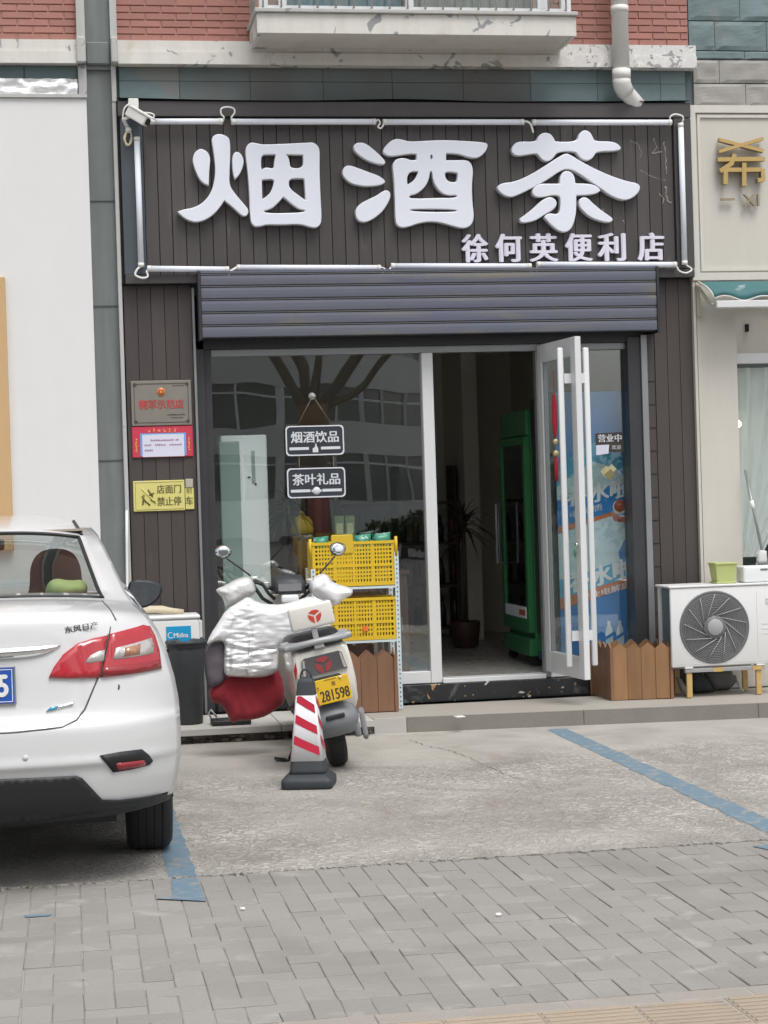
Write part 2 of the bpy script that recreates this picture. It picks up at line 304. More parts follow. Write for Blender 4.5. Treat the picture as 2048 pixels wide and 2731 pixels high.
# ---------------------------------------------------------------- materials (all procedural)
def srgb(r, g, b):
    f = lambda c: (c / 255 / 12.92) if c / 255 <= .04045 else ((c / 255 + .055) / 1.055) ** 2.4
    return (f(r), f(g), f(b))
MATS = {}
def M(name, col, rough=.6, metal=0.0, var=.10, scale=6.0, rnd=0.0, bump=0.0, bscale=80.0, mix=None, coat=0.0, spec=.5, stretch=None, streak=0.0, emit=None, fine=0.0, sheen=0.0, trans=0.0):
    """Principled surface whose colour wanders with noise; mix=(colour, scale, threshold, softness[, distortion]) adds worn or stained patches"""
    if name in MATS: return MATS[name]
    m = bpy.data.materials.new(name); m.use_nodes = True; nt = m.node_tree; n = nt.nodes; l = nt.links
    b = n['Principled BSDF']
    geo = n.new('ShaderNodeNewGeometry'); pos = geo.outputs['Position']
    if stretch:
        mp = n.new('ShaderNodeMapping'); mp.inputs['Scale'].default_value = stretch; l.new(pos, mp.inputs['Vector']); vec = mp.outputs[0]
    else: vec = pos
    def NZ(sc, det=4, dist=0.0, v=None):
        t = n.new('ShaderNodeTexNoise'); t.inputs['Scale'].default_value = sc; t.inputs['Detail'].default_value = det; t.inputs['Distortion'].default_value = dist
        l.new(v or vec, t.inputs['Vector']); return t.outputs['Fac']
    def math_(op, a, b_):
        t = n.new('ShaderNodeMath'); t.operation = op
        for i, q in enumerate((a, b_)):
            if isinstance(q, (int, float)): t.inputs[i].default_value = q
            else: l.new(q, t.inputs[i])
        return t.outputs[0]
    def ramp(a, lo, hi):
        t = n.new('ShaderNodeMapRange'); t.inputs['From Min'].default_value = lo; t.inputs['From Max'].default_value = hi; t.clamp = True; l.new(a, t.inputs['Value']); return t.outputs[0]
    def mixc(fac, c1, c2):
        t = n.new('ShaderNodeMix'); t.data_type = 'RGBA'; t.clamp_factor = True
        l.new(fac, t.inputs['Factor'])
        for i, q in ((6, c1), (7, c2)):
            if isinstance(q, tuple): t.inputs[i].default_value = (*q, 1)
            else: l.new(q, t.inputs[i])
        return t.outputs[2]
    val = math_('MULTIPLY_ADD', NZ(scale), 2 * var); nt.nodes[-1].inputs[2].default_value = 1 - var
    if fine > 0:
        v2 = math_('MULTIPLY_ADD', NZ(scale * 23, 3), 2 * fine); nt.nodes[-1].inputs[2].default_value = 1 - fine
        val = math_('MULTIPLY', val, v2)
    if rnd > 0:
        oi = n.new('ShaderNodeObjectInfo')
        v3 = math_('MULTIPLY_ADD', oi.outputs['Random'], 2 * rnd); nt.nodes[-1].inputs[2].default_value = 1 - rnd
        val = math_('MULTIPLY', val, v3)
    if streak > 0:                                           # rain streaks run down walls
        mp2 = n.new('ShaderNodeMapping'); mp2.inputs['Scale'].default_value = (9, 9, .7); l.new(pos, mp2.inputs['Vector'])
        v4 = math_('MULTIPLY_ADD', NZ(1.6, 5, .4, mp2.outputs[0]), 2 * streak); nt.nodes[-1].inputs[2].default_value = 1 - streak
        val = math_('MULTIPLY', val, v4)
    c = n.new('ShaderNodeVectorMath'); c.operation = 'SCALE'; c.inputs[0].default_value = col; l.new(val, c.inputs['Scale'])
    out = c.outputs[0]
    if mix:
        for mx in (mix if isinstance(mix, list) else [mix]):
            mc, ms, th, so_ = mx[:4]
            f = ramp(NZ(ms, 6, mx[4] if len(mx) > 4 else .3), th, th + so_)
            out = mixc(f, out, mc)
    l.new(out, b.inputs['Base Color'])
    b.inputs['Metallic'].default_value = metal; b.inputs['Specular IOR Level'].default_value = spec
    rr = math_('MULTIPLY_ADD', NZ(scale * 2.3), .2); nt.nodes[-1].inputs[2].default_value = max(.02, rough - .1)
    l.new(rr, b.inputs['Roughness'])
    b.inputs['Coat Weight'].default_value = coat; b.inputs['Coat Roughness'].default_value = .06
    if sheen: b.inputs['Sheen Weight'].default_value = sheen
    if trans: b.inputs['Transmission Weight'].default_value = trans
    if bump > 0:
        bp = n.new('ShaderNodeBump'); bp.inputs['Strength'].default_value = 1.0; bp.inputs['Distance'].default_value = bump
        l.new(NZ(bscale, 5, .2), bp.inputs['Height']); l.new(bp.outputs[0], b.inputs['Normal'])
    if emit:
        b.inputs['Emission Color'].default_value = (*emit[0], 1); b.inputs['Emission Strength'].default_value = emit[1]
    MATS[name] = m; return m
def glass_mat(name, tint, ior=1.5, rough=0.0, wave=0.0):
    m = bpy.data.materials.new(name); m.use_nodes = True; nt = m.node_tree; n = nt.nodes; l = nt.links; n.clear()
    tr = n.new('ShaderNodeBsdfTransparent'); tr.inputs[0].default_value = (*tint, 1)
    gl = n.new('ShaderNodeBsdfGlossy'); gl.inputs['Roughness'].default_value = rough; gl.inputs[0].default_value = (.95, .98, .97, 1)
    fr = n.new('ShaderNodeFresnel')
    # the pane is thin: both of its faces reflect like the outer one
    g0 = n.new('ShaderNodeNewGeometry'); io = n.new('ShaderNodeMix'); io.data_type = 'FLOAT'; io.inputs[2].default_value = ior; io.inputs[3].default_value = 1.0 / ior
    l.new(g0.outputs['Backfacing'], io.inputs['Factor']); l.new(io.outputs[0], fr.inputs['IOR'])
    mx = n.new('ShaderNodeMixShader'); o = n.new('ShaderNodeOutputMaterial')
    if wave > 0:                                             # float glass is never quite flat
        geo = n.new('ShaderNodeNewGeometry'); t = n.new('ShaderNodeTexNoise'); t.inputs['Scale'].default_value = 1.3; t.inputs['Detail'].default_value = 1
        bp = n.new('ShaderNodeBump'); bp.inputs['Distance'].default_value = wave; bp.inputs['Strength'].default_value = 1
        l.new(geo.outputs['Position'], t.inputs['Vector']); l.new(t.outputs['Fac'], bp.inputs['Height']); l.new(bp.outputs[0], gl.inputs['Normal'])
    l.new(fr.outputs[0], mx.inputs[0]); l.new(tr.outputs[0], mx.inputs[1]); l.new(gl.outputs[0], mx.inputs[2]); l.new(mx.outputs[0], o.inputs[0])
    return m

brick_red = M('brick_red', (.375, .178, .145), .8, var=.06, rnd=.09, bump=.002, bscale=90, fine=.05)
mortar_pink = M('mortar_pink', (.55, .33, .27), .9, var=.08, bump=.001)
plaster_white = M('plaster_white', (.66, .64, .60), .85, var=.06, streak=.12, bump=.002, bscale=30, mix=[((.30, .30, .30), 7, .60, .04, .8), ((.52, .46, .38), 3, .58, .2)])
plaster_worn = M('plaster_worn', (.66, .65, .63), .85, var=.06, streak=.10, bump=.003, bscale=30, mix=[((.33, .32, .32), 13, .57, .03, 1.2), ((.74, .73, .71), 24, .60, .03)])
soffit_white = M('soffit_white', (.60, .57, .52), .9, var=.05, mix=((.45, .42, .37), 2.5, .55, .25))
stone_teal = M('stone_teal', (.175, .235, .245), .8, var=.16, scale=3, rnd=.10, bump=.012, bscale=5, stretch=(1, 1, 1.6), fine=.06, mix=((.24, .235, .215), 1.7, .60, .12, .5))
stone_sooty = M('stone_sooty', (.155, .195, .198), .85, var=.18, scale=2, rnd=.06, bump=.010, bscale=5, fine=.08, mix=[((.155, .140, .128), .9, .42, .2, .2), ((.075, .065, .058), 2.3, .64, .14, .6)])
stone_dusty = M('stone_dusty', (.33, .32, .30), .85, var=.12, scale=2.2, bump=.008, bscale=6, fine=.06, mix=[((.14, .18, .19), 1.4, .58, .2), ((.40, .31, .26), 1.9, .63, .2)])
mortar_grey = M('mortar_grey', (.14, .18, .185), .9)
column_grey = M('column_grey', (.165, .185, .182), .75, var=.10, streak=.28, bump=.001, mix=((.25, .27, .27), 2.5, .62, .2))
trim_white = M('trim_white', (.47, .465, .45), .8, var=.06, streak=.15, bump=.0015, mix=((.26, .26, .25), 10, .64, .05, .8))
wall_white = M('wall_white', (.715, .715, .712), .8, var=.02, streak=.02, bump=.0006, bscale=300)
foil = M('foil', (.86, .86, .86), .38, .55, var=.05, bump=.012, bscale=14)
panel_orange = M('panel_orange', (.56, .37, .19), .6, var=.05)
sign_wood = M('sign_wood', (.066, .057, .057), .55, var=.14, rnd=.14, scale=5, stretch=(6, 6, .6), bump=.0006, bscale=50, mix=((.15, .135, .13), 4, .66, .12, .8))
sign_frame = M('sign_frame', (.066, .059, .060), .5, var=.12, mix=((.11, .10, .10), 5, .66, .12))
sign_side = M('sign_side', (.085, .10, .115), .45, .3, var=.12, streak=.2)
clad_wood = M('clad_wood', (.062, .051, .048), .6, var=.12, rnd=.10, scale=5, stretch=(5, 5, .5), bump=.0008, bscale=40, mix=((.10, .085, .078), 3, .66, .15))
joint_black = M('joint_black', (.012, .011, .011), .9)
letter_face = M('letter_face', (.75, .78, .86), .35, var=.03, scale=3, coat=.2)
letter_edge = M('letter_edge', (.88, .88, .90), .35, .35, var=.06)
letter_small = M('letter_small', (.70, .68, .78), .45, var=.03)
tube_white = M('tube_white', (.78, .81, .88), .6, var=.03, scale=4, spec=.3)
cable_white = M('cable_white', (.74, .73, .70), .5, var=.08)
cable_aged = M('cable_aged', (.55, .47, .34), .6, var=.15)
shutter_paint = M('shutter_paint', (.125, .134, .168), .45, .1, var=.08, scale=1.2, stretch=(.6, 1, 5), streak=.06, mix=[((.120, .128, .190), 1.5, .50, .25, .2), ((.185, .178, .145), 1.7, .56, .14, .3)])
shutter_lip = M('shutter_lip', (.20, .20, .20), .4, .4)
steel_dark = M('steel_dark', (.040, .042, .046), .45, .3, var=.1)
alu_white = M('alu_white', (.70, .71, .72), .35, .1, var=.03, streak=.04)
alu_grey = M('alu_grey', (.30, .31, .32), .4, .5, var=.06)
alu_dark = M('alu_dark', (.055, .055, .060), .42, .3, var=.12, streak=.12)
marble_black = M('marble_black', (.022, .024, .028), .22, var=.2, mix=[((.11, .115, .12), 5, .60, .12, 1.2), ((.42, .27, .13), 7.5, .64, .012, 1.6), ((.60, .58, .52), 9, .655, .012, 1.5)])
glass_shop = glass_mat('glass_shop', (.97, .985, .98), 2.12, wave=.0022)
glass_thin = glass_mat('glass_thin', (.90, .93, .92), 1.5)
glass_car = glass_mat('glass_car', (.72, .76, .75), 1.5)
glass_cooler = glass_mat('glass_cooler', (.45, .50, .50), 1.6)
paint_white_car = M('paint_white_car', (.66, .668, .672), .32, var=.015, coat=1.0, scale=3, spec=.4, mix=((.56, .55, .53), 4, .62, .25))
car_seam = M('car_seam', (.09, .09, .095), .6)
plastic_black = M('plastic_black', (.016, .017, .019), .5, var=.2, bump=.0003, bscale=400)
plastic_dark = M('plastic_dark', (.030, .034, .040), .5, var=.15)
rubber = M('rubber', (.022, .022, .023), .75, var=.25, scale=12, mix=((.06, .057, .052), 8, .62, .2))
lamp_red = M('lamp_red', (.45, .016, .028), .2, var=.10, scale=14, coat=1.0)
lamp_red_dark = M('lamp_red_dark', (.30, .008, .016), .15, var=.1, scale=14, coat=1.0)
lamp_clear = M('lamp_clear', (.66, .62, .60), .15, .5, var=.25, scale=40, coat=1.0)
lamp_amber = M('lamp_amber', (.50, .24, .14), .15, .3, var=.3, scale=50, coat=1.0)
chrome = M('chrome', (.82, .83, .84), .07, 1.0, var=.04)
mirror_silver = M('mirror_silver', (.85, .87, .88), .02, 1.0, var=.01)
plate_blue = M('plate_blue', (.020, .095, .42), .4, var=.04)
white_paint = M('white_paint', (.78, .78, .77), .5, var=.04)
badge_blue = M('badge_blue', (.10, .40, .62), .2, .5, var=.1)
cabin_dark = M('cabin_dark', (.035, .032, .032), .8, var=.15)
cabin_seat = M('cabin_seat', (.10, .07, .062), .7, var=.12)
cabin_tan = M('cabin_tan', (.35, .30, .24), .8, var=.1)
cushion_lime = M('cushion_lime', (.46, .58, .22), .7, var=.12, scale=14)
silver_cloth = M('silver_cloth', (.92, .925, .94), .36, .4, var=.03, scale=9, bump=.0015, bscale=11, stretch=(1, 1, 1.9))
silver_cloth_dull = M('silver_cloth_dull', (.70, .70, .68), .42, .35, var=.06, scale=9, bump=.007, bscale=22)
cloth_red = M('cloth_red', (.27, .012, .024), .8, var=.16, scale=7, bump=.004, bscale=22, sheen=.2)
cloth_plum = M('cloth_plum', (.125, .105, .125), .75, var=.12, scale=7, bump=.004, bscale=24)
quilt_seam = M('quilt_seam', (.48, .48, .50), .5, .3, var=.06)
scooter_cream = M('scooter_cream', (.70, .675, .62), .32, var=.04, coat=.6)
scooter_grey = M('scooter_grey', (.19, .205, .22), .5, var=.12)
rack_grey = M('rack_grey', (.36, .37, .385), .42, .2, var=.08)
lamp_smoke = M('lamp_smoke', (.085, .085, .09), .18, var=.15, coat=.8)
logo_red = M('logo_red', (.55, .055, .035), .4, var=.05)
plate_yellow = M('plate_yellow', (.74, .47, .025), .45, var=.05)
ink_black = M('ink_black', (.045, .038, .03), .6)
cone_black = M('cone_black', (.034, .040, .046), .62, var=.15, mix=((.075, .078, .08), 7, .62, .2))
tape_white = M('tape_white', (.74, .74, .77), .4, var=.05, scale=9, mix=((.58, .57, .58), 9, .68, .15))
tape_red = M('tape_red', (.52, .022, .055), .35, var=.08, scale=9, mix=((.66, .25, .26), 18, .74, .03))
crate_yellow = M('crate_yellow', (.70, .47, .020), .45, var=.08, rnd=.05)
pack_green = M('pack_green', (.05, .26, .17), .35, var=.3, scale=30, mix=((.70, .72, .70), 26, .60, .05, .8))
pack_pale = M('pack_pale', (.55, .58, .30), .4, var=.15, scale=30)
post_white = M('post_white', (.60, .70, .74), .45, .1, var=.06)
fence_wood = M('fence_wood', (.27, .145, .066), .6, var=.34, rnd=.14, scale=4, stretch=(5, 5, .6), bump=.0008, bscale=30, mix=((.45, .27, .14), 5, .70, .1))
fence_wood_red = M('fence_wood_red', (.205, .105, .058), .6, var=.34, rnd=.08, scale=4, stretch=(4, 4, .7), bump=.0008, bscale=30, mix=((.33, .19, .12), 6, .66, .14))
bin_grey = M('bin_grey', (.050, .056, .062), .6, var=.15, mix=((.08, .085, .09), 8, .64, .2))
ac_white = M('ac_white', (.70, .70, .695), .42, var=.02, streak=.03, mix=((.62, .59, .54), 5, .69, .1))
ac_fin = M('ac_fin', (.16, .19, .20), .5, .4, var=.15)
grille_grey = M('grille_grey', (.15, .153, .157), .5, var=.12)
well_shade = M('well_shade', (.012, .013, .014), .7, var=.2)
hub_grey = M('hub_grey', (.34, .34, .345), .45, var=.03)
bracket_yellow = M('bracket_yellow', (.52, .35, .13), .5, var=.1, mix=((.42, .40, .36), 9, .66, .05))
steel_galv = M('steel_galv', (.40, .40, .40), .45, .5, var=.12)
sticker_blue = M('sticker_blue', (.015, .33, .62), .4, var=.03)
pot_lime = M('pot_lime', (.45, .50, .19), .5, var=.05)
tray_white = M('tray_white', (.74, .77, .77), .35, var=.02)
beige_wall = M('beige_wall', (.58, .555, .50), .75, var=.03, streak=.05, bump=.0006, bscale=200)
beige_trim = M('beige_trim', (.62, .60, .55), .7, var=.03, streak=.05)
gold_face = M('gold_face', (.55, .38, .15), .35, .6, var=.10)
gold_dim = M('gold_dim', (.36, .30, .20), .4, .5, var=.10)
awning_teal = M('awning_teal', (.045, .145, .150), .7, var=.18, scale=4, bump=.004, bscale=14, mix=((.40, .44, .43), 4, .64, .08, .6))
curtain_white = M('curtain_white', (.80, .80, .79), .8, var=.08, scale=12, stretch=(4, 4, .6))
brass_plate = M('brass_plate', (.30, .275, .24), .38, .45, var=.07, streak=.05)
brass_dark = M('brass_dark', (.085, .075, .062), .5, .3)
print_red = M('print_red', (.50, .055, .05), .5, var=.08)
emblem_gold = M('emblem_gold', (.70, .36, .06), .35, .3, var=.1)
notice_red = M('notice_red', (.56, .045, .085), .45, var=.05)
notice_gold = M('notice_gold', (.80, .48, .14), .5)
paper_white = M('paper_white', (.66, .66, .78), .6, var=.04)
paper_blue = M('paper_blue', (.10, .38, .68), .5)
plate_lemon = M('plate_lemon', (.66, .60, .20), .6, var=.07, mix=((.58, .54, .40), 10, .66, .08))
ink_olive = M('ink_olive', (.13, .12, .035), .6, var=.1)
slate_board = M('slate_board', (.030, .038, .050), .45, var=.1)
chalk_white = M('chalk_white', (.66, .68, .72), .5, var=.05)
chain_brown = M('chain_brown', (.20, .16, .11), .5, .4)
cooler_green = M('cooler_green', (.036, .20, .070), .35, var=.06, coat=.3)
cooler_black = M('cooler_black', (.022, .024, .028), .4, var=.15)
cooler_blue = M('cooler_blue', (.014, .050, .165), .4, var=.08)
ad_blue = M('ad_blue', (.03, .23, .60), .35, var=.08, scale=3)
ad_sky = M('ad_sky', (.10, .44, .66), .4, var=.10, scale=6)
ad_ice = M('ad_ice', (.56, .73, .78), .45, var=.12, scale=9, mix=((.74, .82, .84), 8, .56, .12))
ad_white = M('ad_white', (.82, .86, .87), .45, var=.06)
ad_red = M('ad_red', (.48, .10, .06), .45, var=.06)
ad_orange = M('ad_orange', (.62, .20, .09), .45, var=.06)
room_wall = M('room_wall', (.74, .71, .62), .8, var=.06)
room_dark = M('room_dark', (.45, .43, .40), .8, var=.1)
room_floor = M('room_floor', (.36, .345, .32), .3, var=.08, mix=((.20, .19, .17), 3, .55, .2))
cabinet_wood = M('cabinet_wood', (.085, .045, .032), .5, var=.2, stretch=(3, 3, .6))
cabinet_white = M('cabinet_white', (.84, .90, .89), .4, var=.03)
cabinet_mint = M('cabinet_mint', (.30, .40, .37), .45, var=.05)
leaf_dark = M('leaf_dark', (.045, .075, .032), .55, var=.25, scale=10)
leaf_red = M('leaf_red', (.09, .06, .035), .55, var=.25, scale=10)
jar_yellow = M('jar_yellow', (.58, .40, .03), .4, var=.08)
carton_green = M('carton_green', (.16, .25, .10), .6, var=.08)
carton_red = M('carton_red', (.19, .035, .035), .6, var=.12)
bottle_dark = M('bottle_dark', (.03, .035, .03), .2, var=.3)
pot_brown = M('pot_brown', (.085, .045, .032), .5, var=.15)
charm_red = M('charm_red', (.50, .015, .03), .6, var=.1)
charm_gold = M('charm_gold', (.75, .60, .30), .3, .6)
rag_grey = M('rag_grey', (.13, .13, .125), .8, var=.2, bump=.004, bscale=20)
bark = M('bark', (.10, .075, .055), .9, var=.25, scale=5, bump=.02, bscale=14)
bark_wrap = M('bark_wrap', (.22, .115, .045), .85, var=.2, scale=8, bump=.01, bscale=30)
block_wall = M('block_wall', (.70, .72, .71), .8, var=.05)
block_frame = M('block_frame', (.80, .82, .82), .5)
block_glass = M('block_glass', (.10, .125, .13), .25, var=.2, scale=1.2)
asphalt = M('asphalt', (.055, .055, .056), .85, var=.15, scale=3, fine=.15, bump=.004, bscale=120)
leaf_green = M('leaf_green', (.055, .095, .030), .6, var=.3, scale=2)
line_blue = M('line_blue', (.150, .228, .290), .7, var=.12, scale=5, fine=.10, bump=.002, bscale=70, mix=[((.27, .29, .29), 12, .55, .10, .6), ((.29, .28, .26), 30, .60, .05, .5)])
paver_grey = M('paver_grey', (.295, .283, .264), .9, var=.08, scale=4, rnd=.075, fine=.08, bump=.0022, bscale=60, mix=[((.37, .355, .33), 5, .60, .12, .6), ((.215, .20, .18), 1.1, .56, .22, .5)], spec=.25)
paver_bed = M('paver_bed', (.37, .35, .32), .95, var=.12, scale=12, bump=.003, bscale=60)
tactile_tan = M('tactile_tan', (.38, .315, .245), .8, var=.10, scale=6, rnd=.06, fine=.05, bump=.001, mix=((.30, .28, .26), 5, .62, .1))
kerb_stone = M('kerb_stone', (.33, .305, .275), .8, var=.08, scale=5, fine=.06, bump=.0015, bscale=80, mix=((.42, .385, .345), 3, .55, .2))
kerb_face = M('kerb_face', (.215, .20, .18), .85, var=.12, scale=5, fine=.08, bump=.002, bscale=60)
kerb_rubble = M('kerb_rubble', (.19, .175, .15), .95, var=.3, scale=14, bump=.03, bscale=18, mix=((.07, .06, .05), 16, .56, .1))
slab_pale = M('slab_pale', (.47, .455, .43), .7, var=.06, scale=5, fine=.05)
ledge_top = M('ledge_top', (.36, .335, .30), .75, var=.08, scale=3, fine=.06, bump=.001)
litter = M('litter', (.72, .70, .68), .7)

def concrete_mat():
    m = bpy.data.materials.new('concrete_rough'); m.use_nodes = True; nt = m.node_tree; n = nt.nodes; l = nt.links; b = n['Principled BSDF']
    geo = n.new('ShaderNodeNewGeometry'); P = geo.outputs['Position']
    def N(sc, det=5, dist=0.0):
        t = n.new('ShaderNodeTexNoise'); t.inputs['Scale'].default_value = sc; t.inputs['Detail'].default_value = det; t.inputs['Distortion'].default_value = dist; l.new(P, t.inputs['Vector']); return t.outputs['Fac']
    def mr(a, lo, hi, o0=0., o1=1.):
        t = n.new('ShaderNodeMapRange'); t.inputs[1].default_value = lo; t.inputs[2].default_value = hi; t.inputs[3].default_value = o0; t.inputs[4].default_value = o1; l.new(a, t.inputs[0]); return t.outputs[0]
    def mth(op, a, c):
        t = n.new('ShaderNodeMath'); t.operation = op
        for i, q in enumerate((a, c)):
            if isinstance(q, float): t.inputs[i].default_value = q
            else: l.new(q, t.inputs[i])
        return t.outputs[0]
    worm = N(14, 4, 2.6)                          # worm-like relief of the brushed, pitted surface
    ridge = mr(worm, .43, .57)
    grain = N(150, 3)
    patch = mr(N(.9, 4, .4), .42, .62)            # where the surface is worn smooth and where it is pitted
    big = N(1.7, 4, .2)
    amt = mr(patch, 0, 1, .14, .46)
    # the smooth strip along the shop ledge
    sx = n.new('ShaderNodeSeparateXYZ'); l.new(P, sx.inputs[0])
    wob = mth('MULTIPLY_ADD', N(1.1, 2), 1.1); n[-1].inputs[2].default_value = -.55
    near = mr(mth('ADD', sx.outputs['Y'], wob), -2.5, -1.9, 1, .12)
    rel = mth('MULTIPLY', mth('MULTIPLY', amt, near), mth('SUBTRACT', ridge, .5))
    v = mth('ADD', rel, mr(grain, .3, .7, .93, 1.07))
    v = mth('MULTIPLY', v, mr(big, .3, .7, .86, 1.12))
    c = n.new('ShaderNodeVectorMath'); c.operation = 'SCALE'; c.inputs[0].default_value = (.390, .370, .338); l.new(v, c.inputs['Scale'])
    st = n.new('ShaderNodeMix'); st.data_type = 'RGBA'; l.new(mr(N(1.6, 6, .8), .50, .72, 0, .75), st.inputs['Factor']); l.new(c.outputs[0], st.inputs[6]); st.inputs[7].default_value = (.265, .243, .213, 1)
    l.new(st.outputs[2], b.inputs['Base Color']); b.inputs['Roughness'].default_value = .85
    h = mth('ADD', mth('MULTIPLY', mth('MULTIPLY', ridge, near), .9), mth('MULTIPLY', grain, .22))
    bp = n.new('ShaderNodeBump'); bp.inputs['Distance'].default_value = .007; bp.inputs['Strength'].default_value = 1.0; l.new(h, bp.inputs['Height']); l.new(bp.outputs[0], b.inputs['Normal'])
    return m
concrete = concrete_mat()
# ---------------------------------------------------------------- ground, paving, kerb
mb = MB(); mb.box(-150, 150, -200, 60, -.5, -.075); struct(mb.build('ground', asphalt))
mb = MB(); mb.box(-30, 34, -5.235, -.5, -.07, 0.0); struct(mb.build('parking_pavement', concrete))
mb = MB(); mb.box(-30, 34, -7.535, -5.2355, -.07, -.0085)
pav = struct(mb.build('paver_path', paver_bed))
mb = MB(); mb.box(-30, 34, -9.6, -7.5355, -.07, -.0075); tac = struct(mb.build('tactile_path', paver_bed))
# the broken edge of the concrete against the pavers
mb = MB(); rnd = random.Random(11)
x = -3.0
while x < 6.0:
    L = rnd.uniform(.02, .06); d = rnd.uniform(.004, .035)
    mb.prism([(x, -5.236), (x + L * .3, -5.236 - d), (x + L * .8, -5.236 - d * rnd.uniform(.5, 1)), (x + L, -5.236)], -.013, rnd.uniform(.0, .006), plane='xy')
    x += L * rnd.uniform(.9, 1.4)
o = mb.build('concrete_edge', concrete); o['kind'] = 'stuff'; o['label'] = 'broken crumbled edge of the concrete beside grey pavers'; o['category'] = 'concrete edge'

# grey pavers, herringbone
def paver_mesh(lx, ly):
    b = bmesh.new(); t = MB()
    t.box(-lx / 2 + .0014, lx / 2 - .0014, -ly / 2 + .0014, ly / 2 - .0014, -.05, 0, bev=.0024)
    bmesh.ops.recalc_face_normals(t.bm, faces=list(t.bm.faces))
    me = bpy.data.meshes.new('paver'); t.bm.to_mesh(me); t.bm.free(); me.materials.append(paver_grey); return me
PA, PB = paver_mesh(.2, .1), paver_mesh(.1, .2)
U = .1
# 90-degree herringbone on a unit grid: brick A covers (i,j),(i+1,j); brick B covers (i,j),(i,j+1)
cells = []; seen = set()
for j in range(0, 23):
    for i in range(-60, 80):
        if (i, j) in seen: continue
        k = (i - j) % 4
        if k == 0 and (i + 1, j) not in seen:
            cells.append((i, j, 'A')); seen |= {(i, j), (i + 1, j)}
        elif k == 2 or k == 3:
            if (i, j + 1) not in seen and j + 1 < 23: cells.append((i, j, 'B')); seen |= {(i, j), (i, j + 1)}
            else: cells.append((i, j, 'C')); seen.add((i, j))
        else:
            if (i, j + 1) not in seen and j + 1 < 23: cells.append((i, j, 'B')); seen |= {(i, j), (i, j + 1)}
            else: cells.append((i, j, 'C')); seen.add((i, j))
PC = paver_mesh(.1, .1)
placed = []
for (i, j, t) in cells:
    x0 = i * U; y0 = -5.2355 - j * U
    cx, cy, me = {'A': (x0 + U, y0 - U / 2, PA), 'B': (x0 + U / 2, y0 - U, PB), 'C': (x0 + U / 2, y0 - U / 2, PC)}[t]
    dc = -13.25 - cy
    # columns in view at this depth
    d = abs(dc); xl = -.045 * d - .05 ; 
    lo = (d * math.tan(.16702 - .205)) - .15; hi = (d * math.tan(.16702 + .207)) + .12
    placed.append(((0 if lo < cx < hi else 1, d), cx, cy, me))
placed.sort(key=lambda q: q[0])
rnd = random.Random(5)
rest = MB()
for k, (key, cx, cy, me) in enumerate(placed):
    dz = rnd.uniform(-.0025, .0022); rx, ry = rnd.gauss(0, .005), rnd.gauss(0, .005); rz = rnd.gauss(0, .008)
    if k < 300:
        o = bpy.data.objects.new('paver', me); _link(o, pav); o.location = (cx + rnd.gauss(0, .0008), cy + rnd.gauss(0, .0008), dz - .003); o.rotation_euler = (rx, ry, rz)
    elif -2.5 < cx < 6.5:
        t = bmesh.new(); t.from_mesh(me)
        rest.absorb(t, 0, False, Matrix.Translation((cx, cy, dz - .003)) @ Matrix.Rotation(rx, 4, 'X') @ Matrix.Rotation(ry, 4, 'Y')); t.free()
o = rest.build('paver_field', paver_grey, pav); o['kind'] = 'stuff'
# tactile strip: a row of narrow edging stones, then ribbed tan tiles
def mesh_of(mb, name, mat):
    bmesh.ops.recalc_face_normals(mb.bm, faces=list(mb.bm.faces))
    me = bpy.data.meshes.new(name); mb.bm.to_mesh(me); mb.bm.free(); me.materials.append(mat); return me
t = MB(); t.box(-.148, .148, -.048, .048, -.05, .0, bev=.003); EM = mesh_of(t, 'edging_stone', kerb_stone)
t = MB(); t.box(-.148, .148, -.148, .148, -.05, .0, bev=.003)
for k in range(7): t.box(-.140, .140, -.132 + k * .0395, -.114 + k * .0395, -.002, .005, bev=.002)
TM = mesh_of(t, 'tactile_tile', tactile_tan)
for i in range(-5, 14):
    for me, nm, yy in ((EM, 'edging_stone', -7.59), (TM, 'tactile_tile', -7.79), (TM, 'tactile_tile', -8.09)):
        o = bpy.data.objects.new(nm, me); _link(o, tac); o.location = (i * .3 + (.13 if nm == 'edging_stone' else .02), yy, -.004 + rnd.uniform(-.002, .002)); o.rotation_euler = (rnd.gauss(0, .005), rnd.gauss(0, .005), 0)

# painted bay lines: worn blue paint with ragged rims
def paint_line(name, x0, x1, ya, yb, z, seed):
    r = random.Random(seed); mb = MB(); n = int(abs(yb - ya) / .06)
    L = [(x0 + r.gauss(0, .006), ya + (yb - ya) * k / n) for k in range(n + 1)]; Rr = [(x1 + r.gauss(0, .006), ya + (yb - ya) * k / n) for k in range(n + 1)]
    for k in range(n):
        mb._add([(*L[k], z), (*Rr[k], z), (*Rr[k + 1], z), (*L[k + 1], z)], [(0, 1, 2, 3)])
    o = mb.build(name, line_blue); return struct(o)
paint_line('parking_line', .375, .492, -.95, -5.236, .0018, 1)
paint_line('parking_line', 3.105, 3.242, -1.08, -5.236, .0018, 2)
mb = MB()
mb._add([(.30, -5.64, .0012), (.495, -5.75, .0012), (.49, -5.26, .0012), (.382, -5.27, .0012), (.372, -5.58, .0012)], [(0, 1, 2, 3, 4)])
mb._add([(-.22, -5.79, .0012), (-.11, -5.80, .0012), (-.12, -5.83, .0012), (-.21, -5.83, .0012)], [(0, 1, 2, 3)])
mb._add([(2.93, -5.36, .0012), (3.06, -5.34, .0012), (3.06, -5.45, .0012), (2.97, -5.47, .0012)], [(0, 1, 2, 3)])
struct(mb.build('parking_line', line_blue))
